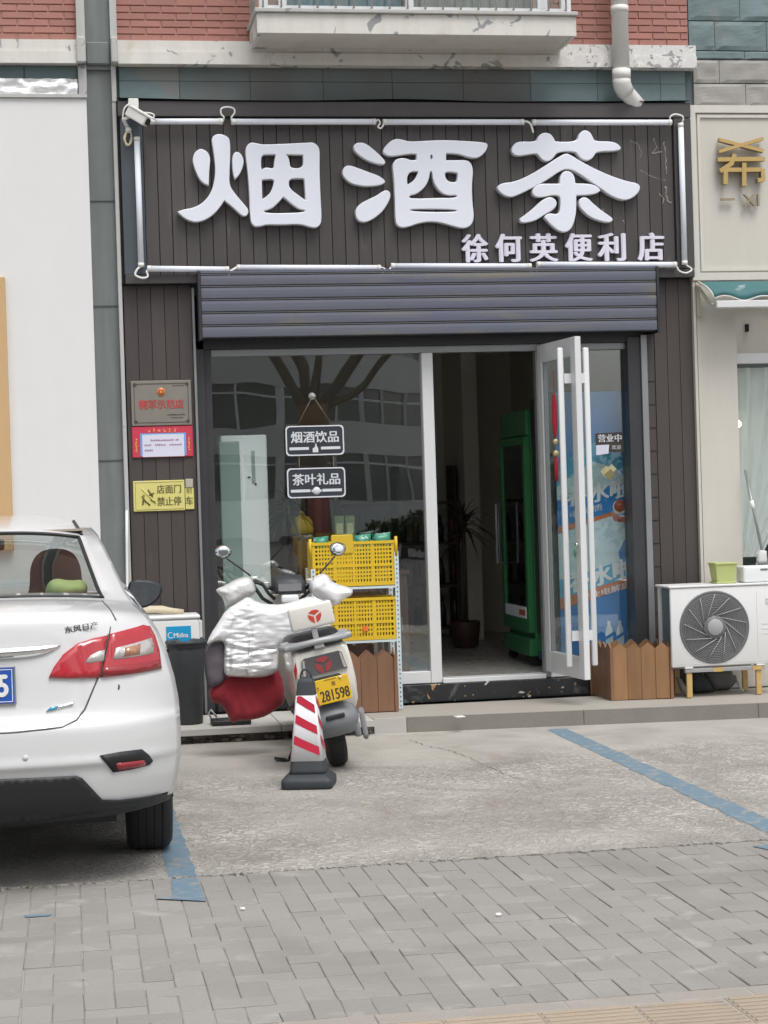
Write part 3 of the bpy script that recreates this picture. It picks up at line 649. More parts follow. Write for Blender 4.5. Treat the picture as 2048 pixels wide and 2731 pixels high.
# crack across the bay
mb = MB(); pts = [(2.15, -1.25), (2.2, -1.6), (2.3, -1.85), (2.34, -2.2), (2.37, -2.7), (2.42, -3.1), (2.50, -3.7)]; rk_ = random.Random(6); cr = []
for a, b in zip(pts, pts[1:]):
    cr += [(a[0] + (b[0] - a[0]) * k / 9 + rk_.gauss(0, .010), a[1] + (b[1] - a[1]) * k / 9, rk_.uniform(.003, .012) * (1 - .6 * len(cr) / 54)) for k in range(9)]
for a, b in zip(cr, cr[1:]):
    if rk_.random() < .86: mb._add([(a[0] - a[2] / 2, a[1], .0022), (a[0] + a[2] / 2, a[1], .0022), (b[0] + b[2] / 2, b[1], .0022), (b[0] - b[2] / 2, b[1], .0022)], [(0, 1, 2, 3)])
struct(mb.build('pavement_crack', M('crack_dark', (.17, .157, .14), .95, var=.2)))

# raised ledge along the shops (0.1 m), slightly skew to the facade
kerb_t = MB()
kerb_t.prism([(1.98, -.80), (6.5, -1.20), (6.5, -.1), (1.98, -.1)], .0, .096, plane='xy')
struct(kerb_t.build('shop_pavement', ledge_top))
mb = MB(); x = 1.98
def ky(x): return -.80 - (x - 1.98) * .0885
segs = [1.98, 2.2, 3.4, 4.6, 6.4]
stones = []
for a, b in zip(segs, segs[1:]):
    t = MB(); t.prism([(a + .002, ky(a) - .035), (b - .002, ky(b) - .035), (b - .002, ky(b)), (a + .002, ky(a))], .0, .1, plane='xy')
    stones.append(t)
k0 = None
for i, t in enumerate(stones):
    o = t.build('kerb' if i == 0 else 'kerb_stone', kerb_face if i else slab_pale, k0)
    if i == 0: k0 = struct(o)
# the shop's own front slab: pale cover stones on a crumbling base
mb = MB(); mb.box(-3, 1.975, -.82, -.1, .0, .055); base = struct(mb.build('kerb', kerb_rubble))
for a, b in ((-3, -1.2), (-1.2, .2), (.2, 1.35), (1.35, 1.975)):
    t = MB(); t.box(a + .002, b - .002, -.90, -.1, .056, .1, bev=.003); t.build('cover_stone', slab_pale, base)
t = MB(); rr = random.Random(4)
for k in range(70):
    x = rr.uniform(.2, 1.95); t.ball((x, -.83 + rr.uniform(-.03, .02), rr.uniform(.0, .045)), (rr.uniform(.01, .035), rr.uniform(.01, .03), rr.uniform(.008, .022)), 6)
o = t.build('rubble', kerb_rubble, base); o['kind'] = 'stuff'
for (lx, ly, s) in ((1.55, -6.35, .008), (.62, -5.95, .006), (2.52, -.98, .03)):
    t = MB(); rr = random.Random(int(lx * 100))
    for q in range(3): t.obox((lx + rr.uniform(-s, s), ly + rr.uniform(-s, s) * .5, (.1 if ly > -1.1 else .0) + .006), (s, s * .2, 0), (-s * .2, s * .6, .002), (0, 0, .0015))
    tag(t.build('paper_scrap', litter), {.008: 'tiny white scrap on the grey pavers', .006: 'tiny white scrap on pavers near blue bay line', .03: 'crumpled white paper scrap lying at the kerb by the shop door'}[s], 'litter', 'scraps of litter' )
# ---------------------------------------------------------------- the apartment block above the shops
bld = thing('apartment_building', 'red brick apartment block with teal stone bands above the shops', 'building', (2.5, .2, 0))
mb = MB(); mb.box(-4, 4.615, .012, .4, 4.66, 7.5); mb.build('wall', mortar_pink, bld)
mb = MB(); mb.box(4.615, 9, .03, .4, 4.66, 7.5); mb.box(-4, 9, .03, .4, 4.0, 4.66); mb.box(.40, 4.6, .0315, .2, 3.05, 4.0); mb.build('wall', mortar_grey, bld)
# bricks: 200 x 41 mm faces on a 213 x 50 mm pitch
def brick_mesh(L):
    t = MB(); t.box(-L / 2, L / 2, 0, .02, -.0205, .0205, bev=.0015); return mesh_of(t, 'brick', brick_red)
BM = {}
def brick(xa, xb, z):
    if xb - xa < .012: return
    key = round(xb - xa, 3)
    if key not in BM: BM[key] = brick_mesh(key)
    o = bpy.data.objects.new('brick', BM[key]); _link(o, bld); o.location = Vector(((xa + xb) / 2, .0, z)) - Vector((2.5, .2, 0))
for (xa, xb) in ((-.9, .166), (.446, 1.40), (3.55, 4.612)):
    for r in range(9):
        z = 4.855 + r * .0502; off = .1065 * (r % 2) + {-.9: .03, .446: .1, 3.55: .05}[xa]
        x = xa - .213 + off
        while x < xb:
            brick(max(x, xa) + .0, min(x + .203, xb), z); x += .213
# ledge moulding
for a, b, mt in ((-4, .166, plaster_white), (.446, 3.60, plaster_white), (3.60, 4.64, plaster_worn)):
    t = MB(); t.box(a, b, -.10, .011, 4.652, 4.735); t.box(a, b, -.085, .0105, 4.738, 4.818); t.build('ledge', mt, bld)
# stone band under the ledge: separate rough slabs
x = .450
for w in (.42, .5, .52, .5, .52, .5, .5, .48, .19):
    for z0, z1 in ((4.372, 4.553), (4.555, 4.65)):
        t = MB(); t.box(x + .001, x + w - .001, .0, .028, z0, z1, bev=.002)
        t.build('stone_slab', stone_sooty if .8 < x < 3.4 else stone_teal, bld)
    x += w
for x0, x1, z0, z1 in ((-4, -.7, 4.56, 4.65), (-.7, -.2, 4.56, 4.65), (-.2, .164, 4.56, 4.65)):
    t = MB(); t.box(x0 + .002, x1 - .002, -.02, .028, z0, z1, bev=.003); t.build('stone_slab', stone_teal, bld)
# rough stone face of the corner at the end of the brickwork
for j, (z0, z1) in enumerate(((4.395, 4.56), (4.565, 4.735), (4.74, 4.80), (4.805, 5.02), (5.025, 5.24), (5.245, 5.46))):
    x = 4.645 if z1 < 4.82 else 4.618
    for k in range(4):
        x1 = (4.645 if z1 < 4.82 else 4.618) + .40 * (k + 1) - (.2 if j % 2 else 0)
        t = MB(); t.box(x + .002, x1 - .002, .0, .028, z0, z1 - .003)
        bmesh.ops.subdivide_edges(t.bm, edges=list(t.bm.edges), cuts=6, use_grid_fill=True)
        for v in t.bm.verts:
            if v.co.y < .01:
                e = min(v.co.x - x, x1 - v.co.x, v.co.z - z0, z1 - v.co.z)
                if e > .008: v.co.y -= .012 * (noise.noise(v.co * 9) + .8) 
        t.build('stone_slab', stone_dusty if z1 < 4.76 else stone_teal, bld); x = x1
# balcony box over the door
by = -.5
bal = MB(); bal.prism([(by, 4.775), (.0, 4.775), (.0, 4.84), (by, 4.84)], 1.40, 3.592, plane='yz')
bal = bal.build('balcony', soffit_white, bld)
t = MB(); t.box(1.385, 3.607, by - .025, by - .001, 4.77, 4.905); t.build('fascia', plaster_white, bal)
for xa, xb in ((1.376, 1.3845), (3.6075, 3.616)):
    t = MB(); t.box(xa, xb, by - .024, .005, 4.77, 4.90); t.build('side_fascia', plaster_white, bal)
for xa, xb in ((1.385, 1.3995), (3.5925, 3.607)):
    t = MB(); t.box(xa, xb, by, .005, 4.77, 4.90); t.build('side_fascia', plaster_white, bal)
t = MB(); t.box(1.36, 3.625, by - .05, by + .03, 4.908, 4.935, bev=.004); t.box(1.36, 1.40, by + .032, .005, 4.908, 4.935); t.box(3.59, 3.625, by + .032, .005, 4.908, 4.935); t.build('sill', trim_white, bal)
t = MB()
t.box(1.40, 3.60, by + .04, by + .1, 4.936, 4.975)
for xa, xb in ((1.40, 1.46), (1.535, 1.59), (2.42, 2.475), (3.36, 3.43), (3.53, 3.60)): t.box(xa, xb, by + .04, by + .1, 4.976, 5.9)
t.box(1.40, 1.45, by + .11, .0, 4.936, 4.975); t.box(3.55, 3.60, by + .11, .0, 4.936, 4.975)
t.build('window_frame', alu_white, bal)
for xa, xb in ((1.46, 1.535), (1.59, 2.42), (2.475, 3.36), (3.43, 3.53)):
    t = MB(); t.box(xa + .001, xb - .001, by + .066, by + .072, 4.976, 5.9); t.build('pane', glass_thin, bal)
for k in range(18):
    x = 1.42 + k * .125
    t = MB(); t.cyl((x, by - .03, 4.936), (x, by - .03, 5.6), .007, seg=6); t.cyl((x, by - .03, 4.955), (x, by + .03, 4.95), .006, seg=6)
    t.build('grille_bar', trim_white, bal)
for k in range(3):
    for xs in (1.375, 3.612):
        t = MB(); t.cyl((xs, by + .1 + k * .13, 4.936), (xs, by + .1 + k * .13, 5.6), .007, seg=6); t.build('grille_bar', trim_white, bal)
t = MB()   # net curtains and household things behind the panes
for xa, xb, c in ((1.60, 2.42, 0), (2.48, 3.36, 1)):
    n = 40
    for k in range(n):
        x0 = xa + (xb - xa) * k / n; x1 = xa + (xb - xa) * (k + 1) / n
        y0_ = by + .16 + .012 * math.sin(k * 1.3); y1_ = by + .16 + .012 * math.sin((k + 1) * 1.3)
        t._add([(x0, y0_, 4.94), (x1, y1_, 4.94), (x1, y1_, 5.9), (x0, y0_, 5.9)], [(0, 1, 2, 3)], c, True)
t.build('curtain', [M('curtain_blue', (.16, .24, .28), .8, var=.4, scale=5, mix=((.35, .30, .26), 4, .5, .2)), M('curtain_grey', (.30, .285, .265), .8, var=.25, scale=7)], bal)
# grey shaft between the shops with white trims, and the white PVC pipe
sh = thing('service_column', 'grey green concrete shaft with narrow white trims between the shopfronts', 'column', (.32, 0, .1))
t = MB(); t.box(.222, .396, .02, .3, .1, 4.63, ); t.box(.226, .398, -.004, .3, 4.6305, 7.5); t.box(.228, .392, -.03, -.0045, 4.66, 4.82, bev=.01); t.build('shaft', column_grey, sh)
t = MB(); t.box(.215, .40, .013, .019, 3.715, 3.722); t.box(.215, .40, .013, .019, 2.98, 2.987); t.box(.215, .40, .013, .019, 1.9, 1.907); t.build('joint_line', M('joint_grey', (.10, .115, .113), .8), sh)
t = MB(); t.box(.167, .2255, -.06, .3, 4.42, 4.65, bev=.004); t.box(.160, .2256, -.13, .2, 4.653, 4.83, bev=.008); t.box(.167, .2256, -.05, .3, 4.834, 7.5); t.build('trim', trim_white, sh)
t = MB(); t.box(.3985, .4455, -.13, .2, 4.653, 4.83, bev=.008); t.box(.3985, .4455, -.05, .3, 4.834, 7.5); t.box(.397, .430, -.035, .3, 4.40, 4.65, bev=.003); t.box(.3965, .424, -.03, .2, .1, 4.398, bev=.003); t.build('trim', trim_white, sh)
pp = thing('downpipe', 'white drainpipe bending out over the shop sign', 'drainpipe', (4.05, -.08, 4.3))
t = MB(); t.cyl((4.045, -.165, 4.60), (4.045, -.165, 7.4), .060, seg=20); t.build('pipe', cable_white, pp)
t = MB(); t.cyl((4.045, -.165, 5.03), (4.045, -.165, 5.075), .0645, seg=20); t.build('collar', cable_white, pp)
t = MB(); t.cyl((4.045, -.165, 4.55), (4.045, -.165, 4.62), .066, seg=20)
t.tube([(4.045, -.165, 4.565), (4.047, -.160, 4.53), (4.06, -.14, 4.50), (4.085, -.11, 4.475)], .0655, 20); t.build('collar', cable_white, pp)
t = MB(); t.tube([(4.06, -.14, 4.50), (4.085, -.11, 4.475), (4.15, -.055, 4.43), (4.25, .0, 4.35)], .0605, 20); t.build('elbow', cable_white, pp)

# ---------------------------------------------------------------- the shop beside: plain white wall
nw = thing('white_wall', 'plain white plastered shop wall with a foil strip along its top', 'wall', (-1.2, -.1, .1))
t = MB(); t.box(-4, .2185, -.14, .3, .0, 4.40); t.build('wall_face', wall_white, nw)
t = MB(); t.box(-4, .223, -.16, .28, 4.403, 4.425); t.build('top_trim', trim_white, nw)
t = MB(); n = 90
rows = []
for j in range(7):
    rows.append([(-1.4 + 1.56 * k / n, -.10 - .02 * noise.noise(Vector((k * .21, j * .5, 0))) - .012 * abs(noise.noise(Vector((k * .5, j * .9, 5)))), 4.428 + .115 * j / 6 + .006 * noise.noise(Vector((k * .3, 7, j == 6)))) for k in range(n + 1)])
t.loft(rows, closed=False); t.build('foil_strip', foil, nw)
t = MB(); t.box(-2.6, -.372, -.20, -.142, 1.30, 3.17, bev=.004); t.build('panel', panel_orange, nw)
# ---------------------------------------------------------------- the sign over the shop
sg = thing('shop_sign', 'dark wooden shop sign with large white characters above the rolled shutter', 'sign', (2.5, -.05, 3.1))
t = MB(); t.box(.425, 4.582, -.028, .011, 3.13, 4.395); t.build('backing', joint_black, sg)
n = 41; px0, px1 = .60, 4.45; pw = (px1 - px0) / n
for k in range(n):
    t = MB(); t.box(px0 + k * pw + .0022, px0 + (k + 1) * pw - .0022, -.055, -.029, 3.15, 4.285, bev=.0015); t.build('plank', sign_wood, sg)
t = MB(); t.box(.432, 4.586, -.085, -.0285, 4.29, 4.398, bev=.004); t.build('frame', sign_frame, sg)
t = MB(); t.box(.448, 4.582, -.085, -.0285, 3.125, 3.185, bev=.004); t.build('frame', sign_frame, sg)
t = MB(); t.prism([(.446, -.0285), (.446, -.06), (.597, -.086), (.597, -.0285)], 3.19, 4.285, plane='xy'); t.build('frame', sign_side, sg)
t = MB(); t.box(4.453, 4.584, -.085, -.0285, 3.19, 4.285, bev=.003); t.build('frame', sign_frame, sg)
# thin dark flashing sheet along the top, a little wavy
t = MB(); n = 60; a = []; b = []
for k in range(n + 1):
    x = .43 + 4.16 * k / n; w = .006 * math.sin(x * 3.1) + .01 * noise.noise(Vector((x * 1.5, 0, 3)))
    a.append((x, -.10, 4.402 + w)); b.append((x, .012, 4.422 + w))
t.loft([a, b, [(p[0], p[1], p[2] + .004) for p in b], [(p[0], p[1], p[2] + .004) for p in a]], closed=False)
t.build('flashing', joint_black, sg)

def glyph(pieces, name, parent, y_front=-.118, depth=.05):
    """raised sign character: pale face, bright metal edge; built from its stroke outlines"""
    mb = MB()
    for q, loops in enumerate(pieces):
        cu = bpy.data.curves.new('g', 'CURVE'); cu.dimensions = '2D'; cu.fill_mode = 'BOTH'; cu.extrude = depth / 2; cu.bevel_depth = .006; cu.bevel_resolution = 1; cu.offset = -.006
        for lp in loops:
            pts = chaikin(lp, 2)
            sp = cu.splines.new('POLY'); sp.points.add(len(pts) - 1); sp.use_cyclic_u = True
            for p, c in zip(sp.points, pts): p.co = (c[0], c[1], 0, 1)
        ob = bpy.data.objects.new('g', cu); COL.objects.link(ob)
        me = bpy.data.meshes.new_from_object(ob.evaluated_get(bpy.context.evaluated_depsgraph_get()))
        b = bmesh.new(); b.from_mesh(me)
        bmesh.ops.remove_doubles(b, verts=list(b.verts), dist=1e-5)
        mt = Matrix(((1, 0, 0, 0), (0, 0, -1, y_front + depth / 2 - .0012 * q), (0, 1, 0, 0), (0, 0, 0, 1)))
        vm = {}
        for v in b.verts: vm[v] = mb.bm.verts.new(mt @ v.co)
        for f in b.faces:
            try: F = mb.bm.faces.new([vm[v] for v in f.verts])
            except ValueError: continue
            F.material_index = 0 if abs(f.normal.z) > .9 else 1
        b.free(); bpy.data.objects.remove(ob); bpy.data.curves.remove(cu); bpy.data.meshes.remove(me)
    return mb.build(name, [letter_face, letter_edge], parent)
for g, lb in ((GLYPH_YAN, 'large white raised character yan for tobacco'), (GLYPH_JIU, 'large white raised character jiu for liquor'), (GLYPH_CHA, 'large white raised character cha for tea')):
    o = glyph(g, 'character', sg); o['label'] = lb
for ch, xa, xb in zip('徐何英便利店', (2.843, 3.091, 3.342, 3.608, 3.852, 4.153), (3.04, 3.29, 3.557, 3.815, 4.065, 4.357)):
    lettering(ch, ((xa + xb) / 2, -.062, 3.351), letter_small, sg, w=(xb - xa), h=.205, depth=.022, smear=.0085, copies=5, name='character', vsmear=.0025)
# light tubes round the edge
def led(p0, p1):
    p0, p1 = Vector(p0), Vector(p1); d = (p1 - p0).normalized()
    t = MB(); t.cyl(p0, p1, .0205, seg=12); tb = t.build('light_tube', tube_white, sg)
    for e in (p0 + d * .006, p1 - d * .006):
        t = MB(); t.cyl(e - d * .014, e + d * .014, .022, seg=12); t.build('end_cap', cable_white, tb)
for a, b in ((.66, 1.15), (1.225, 2.236), (2.301, 3.314), (3.39, 4.42)): led((a, -.115, 4.247), (b, -.115, 4.249))
for a, b in ((.606, 1.16), (1.23, 2.237), (2.327, 3.336), (3.392, 4.425)): led((a, -.115, 3.225), (b, -.115, 3.213))
led((.557, -.115, 4.13), (.558, -.115, 3.245)); led((4.497, -.115, 4.235), (4.496, -.115, 3.22))
def loop(pts, r=.0065, mt=None):
    # smooth cable through points (Catmull-Rom)
    P_ = [Vector(p) for p in pts]; out = []
    for i in range(len(P_) - 1):
        a, b, c, d = P_[max(i - 1, 0)], P_[i], P_[i + 1], P_[min(i + 2, len(P_) - 1)]
        for k in range(6):
            s = k / 6; out.append(.5 * ((2 * b) + (c - a) * s + (2 * a - 5 * b + 4 * c - d) * s * s + (3 * b - a - 3 * c + d) * s ** 3))
    out.append(P_[-1])
    t = MB(); t.tube(out, r, 6); return t
def cable(pts, r=.0065, mt=None, parent=None): return loop(pts, r).build('cable', mt or cable_white, parent or sg)
cable([(1.158, -.115, 4.25), (1.165, -.125, 4.275), (1.145, -.13, 4.30), (1.15, -.135, 4.335), (1.195, -.135, 4.345), (1.235, -.13, 4.335), (1.24, -.13, 4.305), (1.218, -.125, 4.275), (1.222, -.115, 4.25)])
cable([(2.24, -.115, 4.25), (2.262, -.12, 4.262), (2.27, -.13, 4.235), (2.255, -.13, 4.21), (2.275, -.13, 4.20), (2.295, -.125, 4.225), (2.30, -.115, 4.25)])
cable([(3.318, -.115, 4.252), (3.345, -.125, 4.25), (3.37, -.13, 4.225), (3.385, -.13, 4.17)], .008)
cable([(4.425, -.115, 4.25), (4.415, -.125, 4.285), (4.45, -.13, 4.305), (4.505, -.13, 4.292), (4.512, -.125, 4.262), (4.497, -.115, 4.235)])
cable([(.565, -.115, 4.26), (.60, -.13, 4.30), (.655, -.13, 4.30), (.68, -.13, 4.285), (.665, -.125, 4.26), (.64, -.115, 4.25)])
cable([(.558, -.115, 3.24), (.53, -.13, 3.22), (.515, -.135, 3.18), (.56, -.135, 3.158), (.60, -.13, 3.168), (.595, -.125, 3.205), (.612, -.115, 3.225)], .0075)
cable([(1.225, -.115, 3.227), (1.205, -.13, 3.215), (1.17, -.13, 3.19), (1.158, -.135, 3.14)], .010)
cable([(2.24, -.115, 3.22), (2.275, -.13, 3.20), (2.25, -.135, 3.165), (2.29, -.135, 3.15), (2.335, -.135, 3.165), (2.305, -.13, 3.195), (2.327, -.115, 3.22)])
cable([(3.338, -.115, 3.215), (3.348, -.13, 3.18), (3.315, -.135, 3.155), (3.36, -.135, 3.14), (3.40, -.135, 3.15), (3.378, -.13, 3.18), (3.392, -.115, 3.213)])
cable([(4.428, -.115, 3.21), (4.45, -.13, 3.165), (4.50, -.135, 3.15), (4.545, -.13, 3.175), (4.51, -.125, 3.205), (4.496, -.115, 3.22)])
# dried glue left where an old character was taken off
rg = random.Random(14); glue = M('glue_grey', (.30, .275, .24), .7, var=.35, scale=40)
for pts, w_ in (([(4.13, 4.13), (4.19, 4.10), (4.21, 4.05), (4.20, 3.99)], .004), ([(4.31, 4.15), (4.33, 4.08), (4.29, 4.03), (4.38, 4.05)], .006), ([(4.385, 4.12), (4.395, 4.03), (4.397, 3.95), (4.40, 3.87)], .006), ([(4.39, 3.79), (4.392, 3.74), (4.398, 3.68), (4.43, 3.67)], .008), ([(4.20, 3.91), (4.26, 3.88), (4.33, 3.85), (4.40, 3.83)], .003), ([(4.34, 3.74), (4.37, 3.70), (4.36, 3.66)], .005), ([(3.907, 3.63), (3.912, 3.58), (3.915, 3.54)], .005), ([(4.05, 3.55), (4.08, 3.53)], .005)):
    P_ = [(a + (c - a) * k / 6 + rg.gauss(0, .003), b + (d - b) * k / 6 + rg.gauss(0, .003)) for (a, b), (c, d) in zip(pts, pts[1:]) for k in range(6)]
    t = MB(); t.tube([(a, -.0545, b) for a, b in P_], [w_ * rg.uniform(.3, 1.1) for _ in P_], 5); t.build('glue_trace', glue, sg)

# security camera at the corner of the sign
cm = thing('security_camera', 'white bullet security camera on the corner of the sign', 'camera', (.52, -.12, 4.3))
t = MB(); t.box(.505, .575, -.13, -.086, 4.29, 4.405, bev=.004); t.build('mount_plate', cable_white, cm)
ax = Vector((.72, -.45, -.54)).normalized(); side = ax.cross(Vector((0, 0, 1))).normalized(); upv = side.cross(ax).normalized()
c0 = Vector((.565, -.20, 4.265))
t = MB(); t.obox(c0, ax * .085, side * .032, upv * .034); bmesh.ops.bevel(t.bm, geom=list(t.bm.edges), offset=.006, segments=2, affect='EDGES'); t.build('housing', cable_white, cm)
t = MB(); t.obox(c0 + upv * .04 + ax * .02, ax * .105, side * .038, upv * .004); t.build('sun_hood', white_paint, cm)
t = MB(); t.cyl(c0 + ax * .084, c0 + ax * .096, .024, seg=14); t.build('lens', plastic_black, cm)
t = MB(); t.tube([c0 - ax * .06 - upv * .03, c0 - ax * .09 - upv * .07, (.50, -.09, 4.20)], .014, 8); t.ball((.50, -.10, 4.19), .022); t.build('bracket', cable_white, cm)
for k in range(3):
    cable([(.50, -.10, 4.20), (.475 - .004 * k, -.12, 4.13), (.485 + .006 * k, -.125, 4.08), (.515, -.12, 4.10 + .01 * k), (.52, -.115, 4.15), (.505, -.11, 4.20)], .006, cable_aged, cm)
cable([(.515, -.13, 4.37), (.475, -.14, 4.33), (.462, -.13, 4.26)], .006, cable_white, cm)

# ---------------------------------------------------------------- timber-clad piers
def clad(name, label, x0, x1, n, z0, z1, y=.0):
    p = thing(name, label, 'pier', ((x0 + x1) / 2, y, z0))
    t = MB(); t.box(x0, x1, y + .014, y + .3, z0, z1); t.build('core', joint_black, p)
    w = (x1 - x0) / n
    for k in range(n):
        t = MB(); t.box(x0 + k * w + .0015, x0 + (k + 1) * w - .0015, y, y + .0135, z0, z1, bev=.001); t.build('plank', clad_wood, p)
    return p
clad('clad_pier', 'dark brown plank-clad pier carrying the plaque, notice and yellow sign', .432, .905, 5, .1, 3.122)
rp = clad('clad_pier', 'dark brown plank-clad pier between the shop door and the beige neighbour', 4.285, 4.575, 3, .1, 3.122)
t = MB(); t.box(4.225, 4.283, .006, .25, .1, 2.72); t.build('reveal', clad_wood, rp)
for k in range(12): 
    t = MB(); z = .5 + k * .17; t.box(4.228, 4.281, .003, .0055, z, z + .005); t.build('nail_strip', joint_black, rp)

# ---------------------------------------------------------------- rolled shutter
su = thing('roller_shutter', 'grey blue metal roller shutter rolled up under the sign', 'shutter', (2.6, -.1, 2.72))
t = MB(); t.box(.952, 4.275, -.09, .2, 2.735, 3.124); t.build('housing', steel_dark, su)
zz = 2.735; H = [.088, .091, .091, .092, .085]
for k, h in enumerate(H):
    t = MB(); pr = []
    z0 = zz; z1 = zz + h
    prof = [(-.144, z0 + .002), (-.149, z0 + .006), (-.151, z0 + .03), (-.151, z1 - .035), (-.149, z1 - .016), (-.136, z1 - .012), (-.136, z1 - .002), (-.092, z1 - .002), (-.092, z0 + .002)]
    t.prism(prof, .966, 4.262, plane='yz'); t.build('slat', shutter_paint, su)
    t = MB(); t.box(.966, 4.262, -.149, -.1365, z1 - .0078, z1 - .0028); t.build('slat_lip', shutter_lip, su)
    zz += h
for xa in (.944, 4.264):
    t = MB(); t.box(xa, xa + .02, -.16, .2, 2.72, 3.2, bev=.003); t.build('end_plate', steel_dark, su)
t = MB(); t.box(.965, 4.263, -.15, -.092, 3.184, 3.20); t.build('top_cover', shutter_paint, su)

# ---------------------------------------------------------------- glazed shopfront
sf = thing('shopfront', 'glazed shopfront with white and dark metal frames on a black marble base', 'shopfront', (2.6, .05, .1))
t = MB(); t.box(.907, .925, -.03, .2, .1, 3.1, bev=.002); t.build('guide_rail', alu_grey, sf)
t = MB(); t.box(.926, .980, .02, .2, .1, 2.73); t.box(.981, 1.034, .05, .2, .1, 2.73); t.build('jamb', alu_dark, sf)
t = MB(); t.box(1.035, 4.08, .055, .13, 2.618, 2.668, bev=.003); t.build('header', alu_grey, sf)
t = MB(); t.box(.93, 4.22, .02, .2, 2.669, 2.734); t.build('lintel', steel_dark, sf)  # dark strip carries the shade under the shutter housing in its colour
t = MB(); t.box(1.035, 2.549, .05, .13, .232, .318, bev=.003); t.build('sill', alu_white, sf)
t = MB(); t.box(2.55, 2.632, .045, .14, .232, 2.618, bev=.003); t.build('mullion', alu_white, sf)
t = MB(); t.box(2.6325, 3.40, .02, .16, .228, .262, bev=.003); t.build('threshold', alu_white, sf)
t = MB(); t.box(3.40, 3.44, .06, .14, .232, 2.618, bev=.003); t.build('mullion', alu_grey, sf)
t = MB(); t.box(3.441, 4.08, .055, .13, .232, .318, bev=.003); t.build('sill', alu_white, sf)
t = MB(); t.box(4.081, 4.175, .0, .2, .1, 2.70); t.build('jamb', alu_dark, sf)
t = MB(); t.box(4.176, 4.222, -.02, .2, .1, 2.715, bev=.002); t.build('guide_rail', alu_grey, sf)
t = MB(); t.box(1.036, 2.549, .095, .103, .319, 2.617); t.build('pane', glass_shop, sf)
t = MB(); t.box(3.442, 4.079, .095, .103, .319, 2.617); t.build('pane', glass_shop, sf)
t = MB(); t.box(1.0, 4.08, .0, .2, .098, .2275, bev=.004); t.build('base', marble_black, sf)

# door leaf standing open towards the street
hx, hy, fx, fy = 3.432, .06, 3.508, -.70
dl = thing('door', 'white framed glass door standing open with long white pull bars', 'door', (hx, hy, .27))
dv = Vector((fx - hx, fy - hy, 0)); L = dv.length; du = dv / L; dn = Vector((-du.y, du.x, 0))   # dn points to +x side
if dn.x < 0: dn = -dn
def leaf(t, a, b, n0, n1, z0, z1):
    P = lambda s, n, z: Vector((hx, hy, 0)) + du * s + dn * n + Vector((0, 0, z))
    t._add([P(s, n, z) for s in (a, b) for n in (n0, n1) for z in (z0, z1)], [(0, 1, 3, 2), (4, 6, 7, 5), (0, 4, 5, 1), (2, 3, 7, 6), (0, 2, 6, 4), (1, 5, 7, 3)])
zb, zt = .278, 2.655
for a, b in ((0, .085), (L - .095, L)):
    t = MB(); leaf(t, a, b, -.022, .022, zb, zt); bmesh.ops.bevel(t.bm, geom=list(t.bm.edges), offset=.003, segments=1, affect='EDGES'); t.build('stile', alu_white, dl)
for z0, z1 in ((zb, zb + .15), (zt - .13, zt)):
    t = MB(); leaf(t, .0855, L - .0955, -.021, .021, z0, z1); t.build('rail', alu_white, dl)
for a, b in ((.0855, .105), (L - .115, L - .0957)):
    t = MB(); leaf(t, a, b, -.012, .012, zb + .151, zt - .131); t.build('bead', alu_grey, dl)
t = MB(); leaf(t, .106, L - .116, -.004, .004, zb + .1505, zt - .1305); t.build('pane', glass_thin, dl)
for sgn in (-1, 1):
    t = MB(); c = Vector((hx, hy, 0)) + du * (L - .10) + dn * sgn * .095
    t.box(-.021, .021, -.014, .014, .365, 2.585, bev=.008, seg=2)
    for v in t.bm.verts: v.co = c + dn * v.co.x + du * v.co.y + Vector((0, 0, v.co.z))
    hb = t.build('pull_bar', alu_white, dl)
    for z in (.58, 2.37):
        t = MB(); leaf(t, L - .125, L - .075, .0225 * sgn, .075 * sgn, z - .034, z + .034); t.build('bracket', alu_white, hb)
t = MB(); c = Vector((hx, hy, 0)) + du * (L - .05) - dn * .024
t.cyl(c + Vector((0, 0, 1.215)), c - dn * .018 + Vector((0, 0, 1.215)), .014, seg=10); t.build('lock', chrome, dl)
t = MB(); q = c - dn * .018; t.tube([q + Vector((0, 0, 1.21)), q - dn * .01 + Vector((0, 0, 1.16)), q - du * .01 + Vector((0, 0, 1.13)), q + dn * .004 + Vector((0, 0, 1.17))], .005, 6); t.build('key_tag', cooler_green, dl)
# red festive charm hung on the door's inner glass
ch = thing('hanging_charm', 'red festive charm with gold beads hanging inside the open door', 'ornament', (3.47, -.28, 1.5))
cx, cy = 3.462, -.20
t = MB(); t.lathe([(.002, 2.30), (.012, 2.27), (.019, 2.20), (.019, 2.08), (.013, 2.00), (.004, 1.96)], (cx, cy, 0), 'Z', 10); t.build('tassel_body', charm_red, ch)
t = MB(); t.ball((cx, cy, 1.945), .022); t.ball((cx, cy, 1.86), .024); t.build('bead', charm_gold, ch)
t = MB(); t.lathe([(.006, 1.84), (.014, 1.82), (.016, 1.76), (.012, 1.66)], (cx, cy, 0), 'Z', 10); t.build('tassel', charm_red, ch)
t = MB(); t.cyl((cx, cy, 2.32), (cx, cy, 2.46), .003, seg=5); t.build('cord', charm_red, ch)

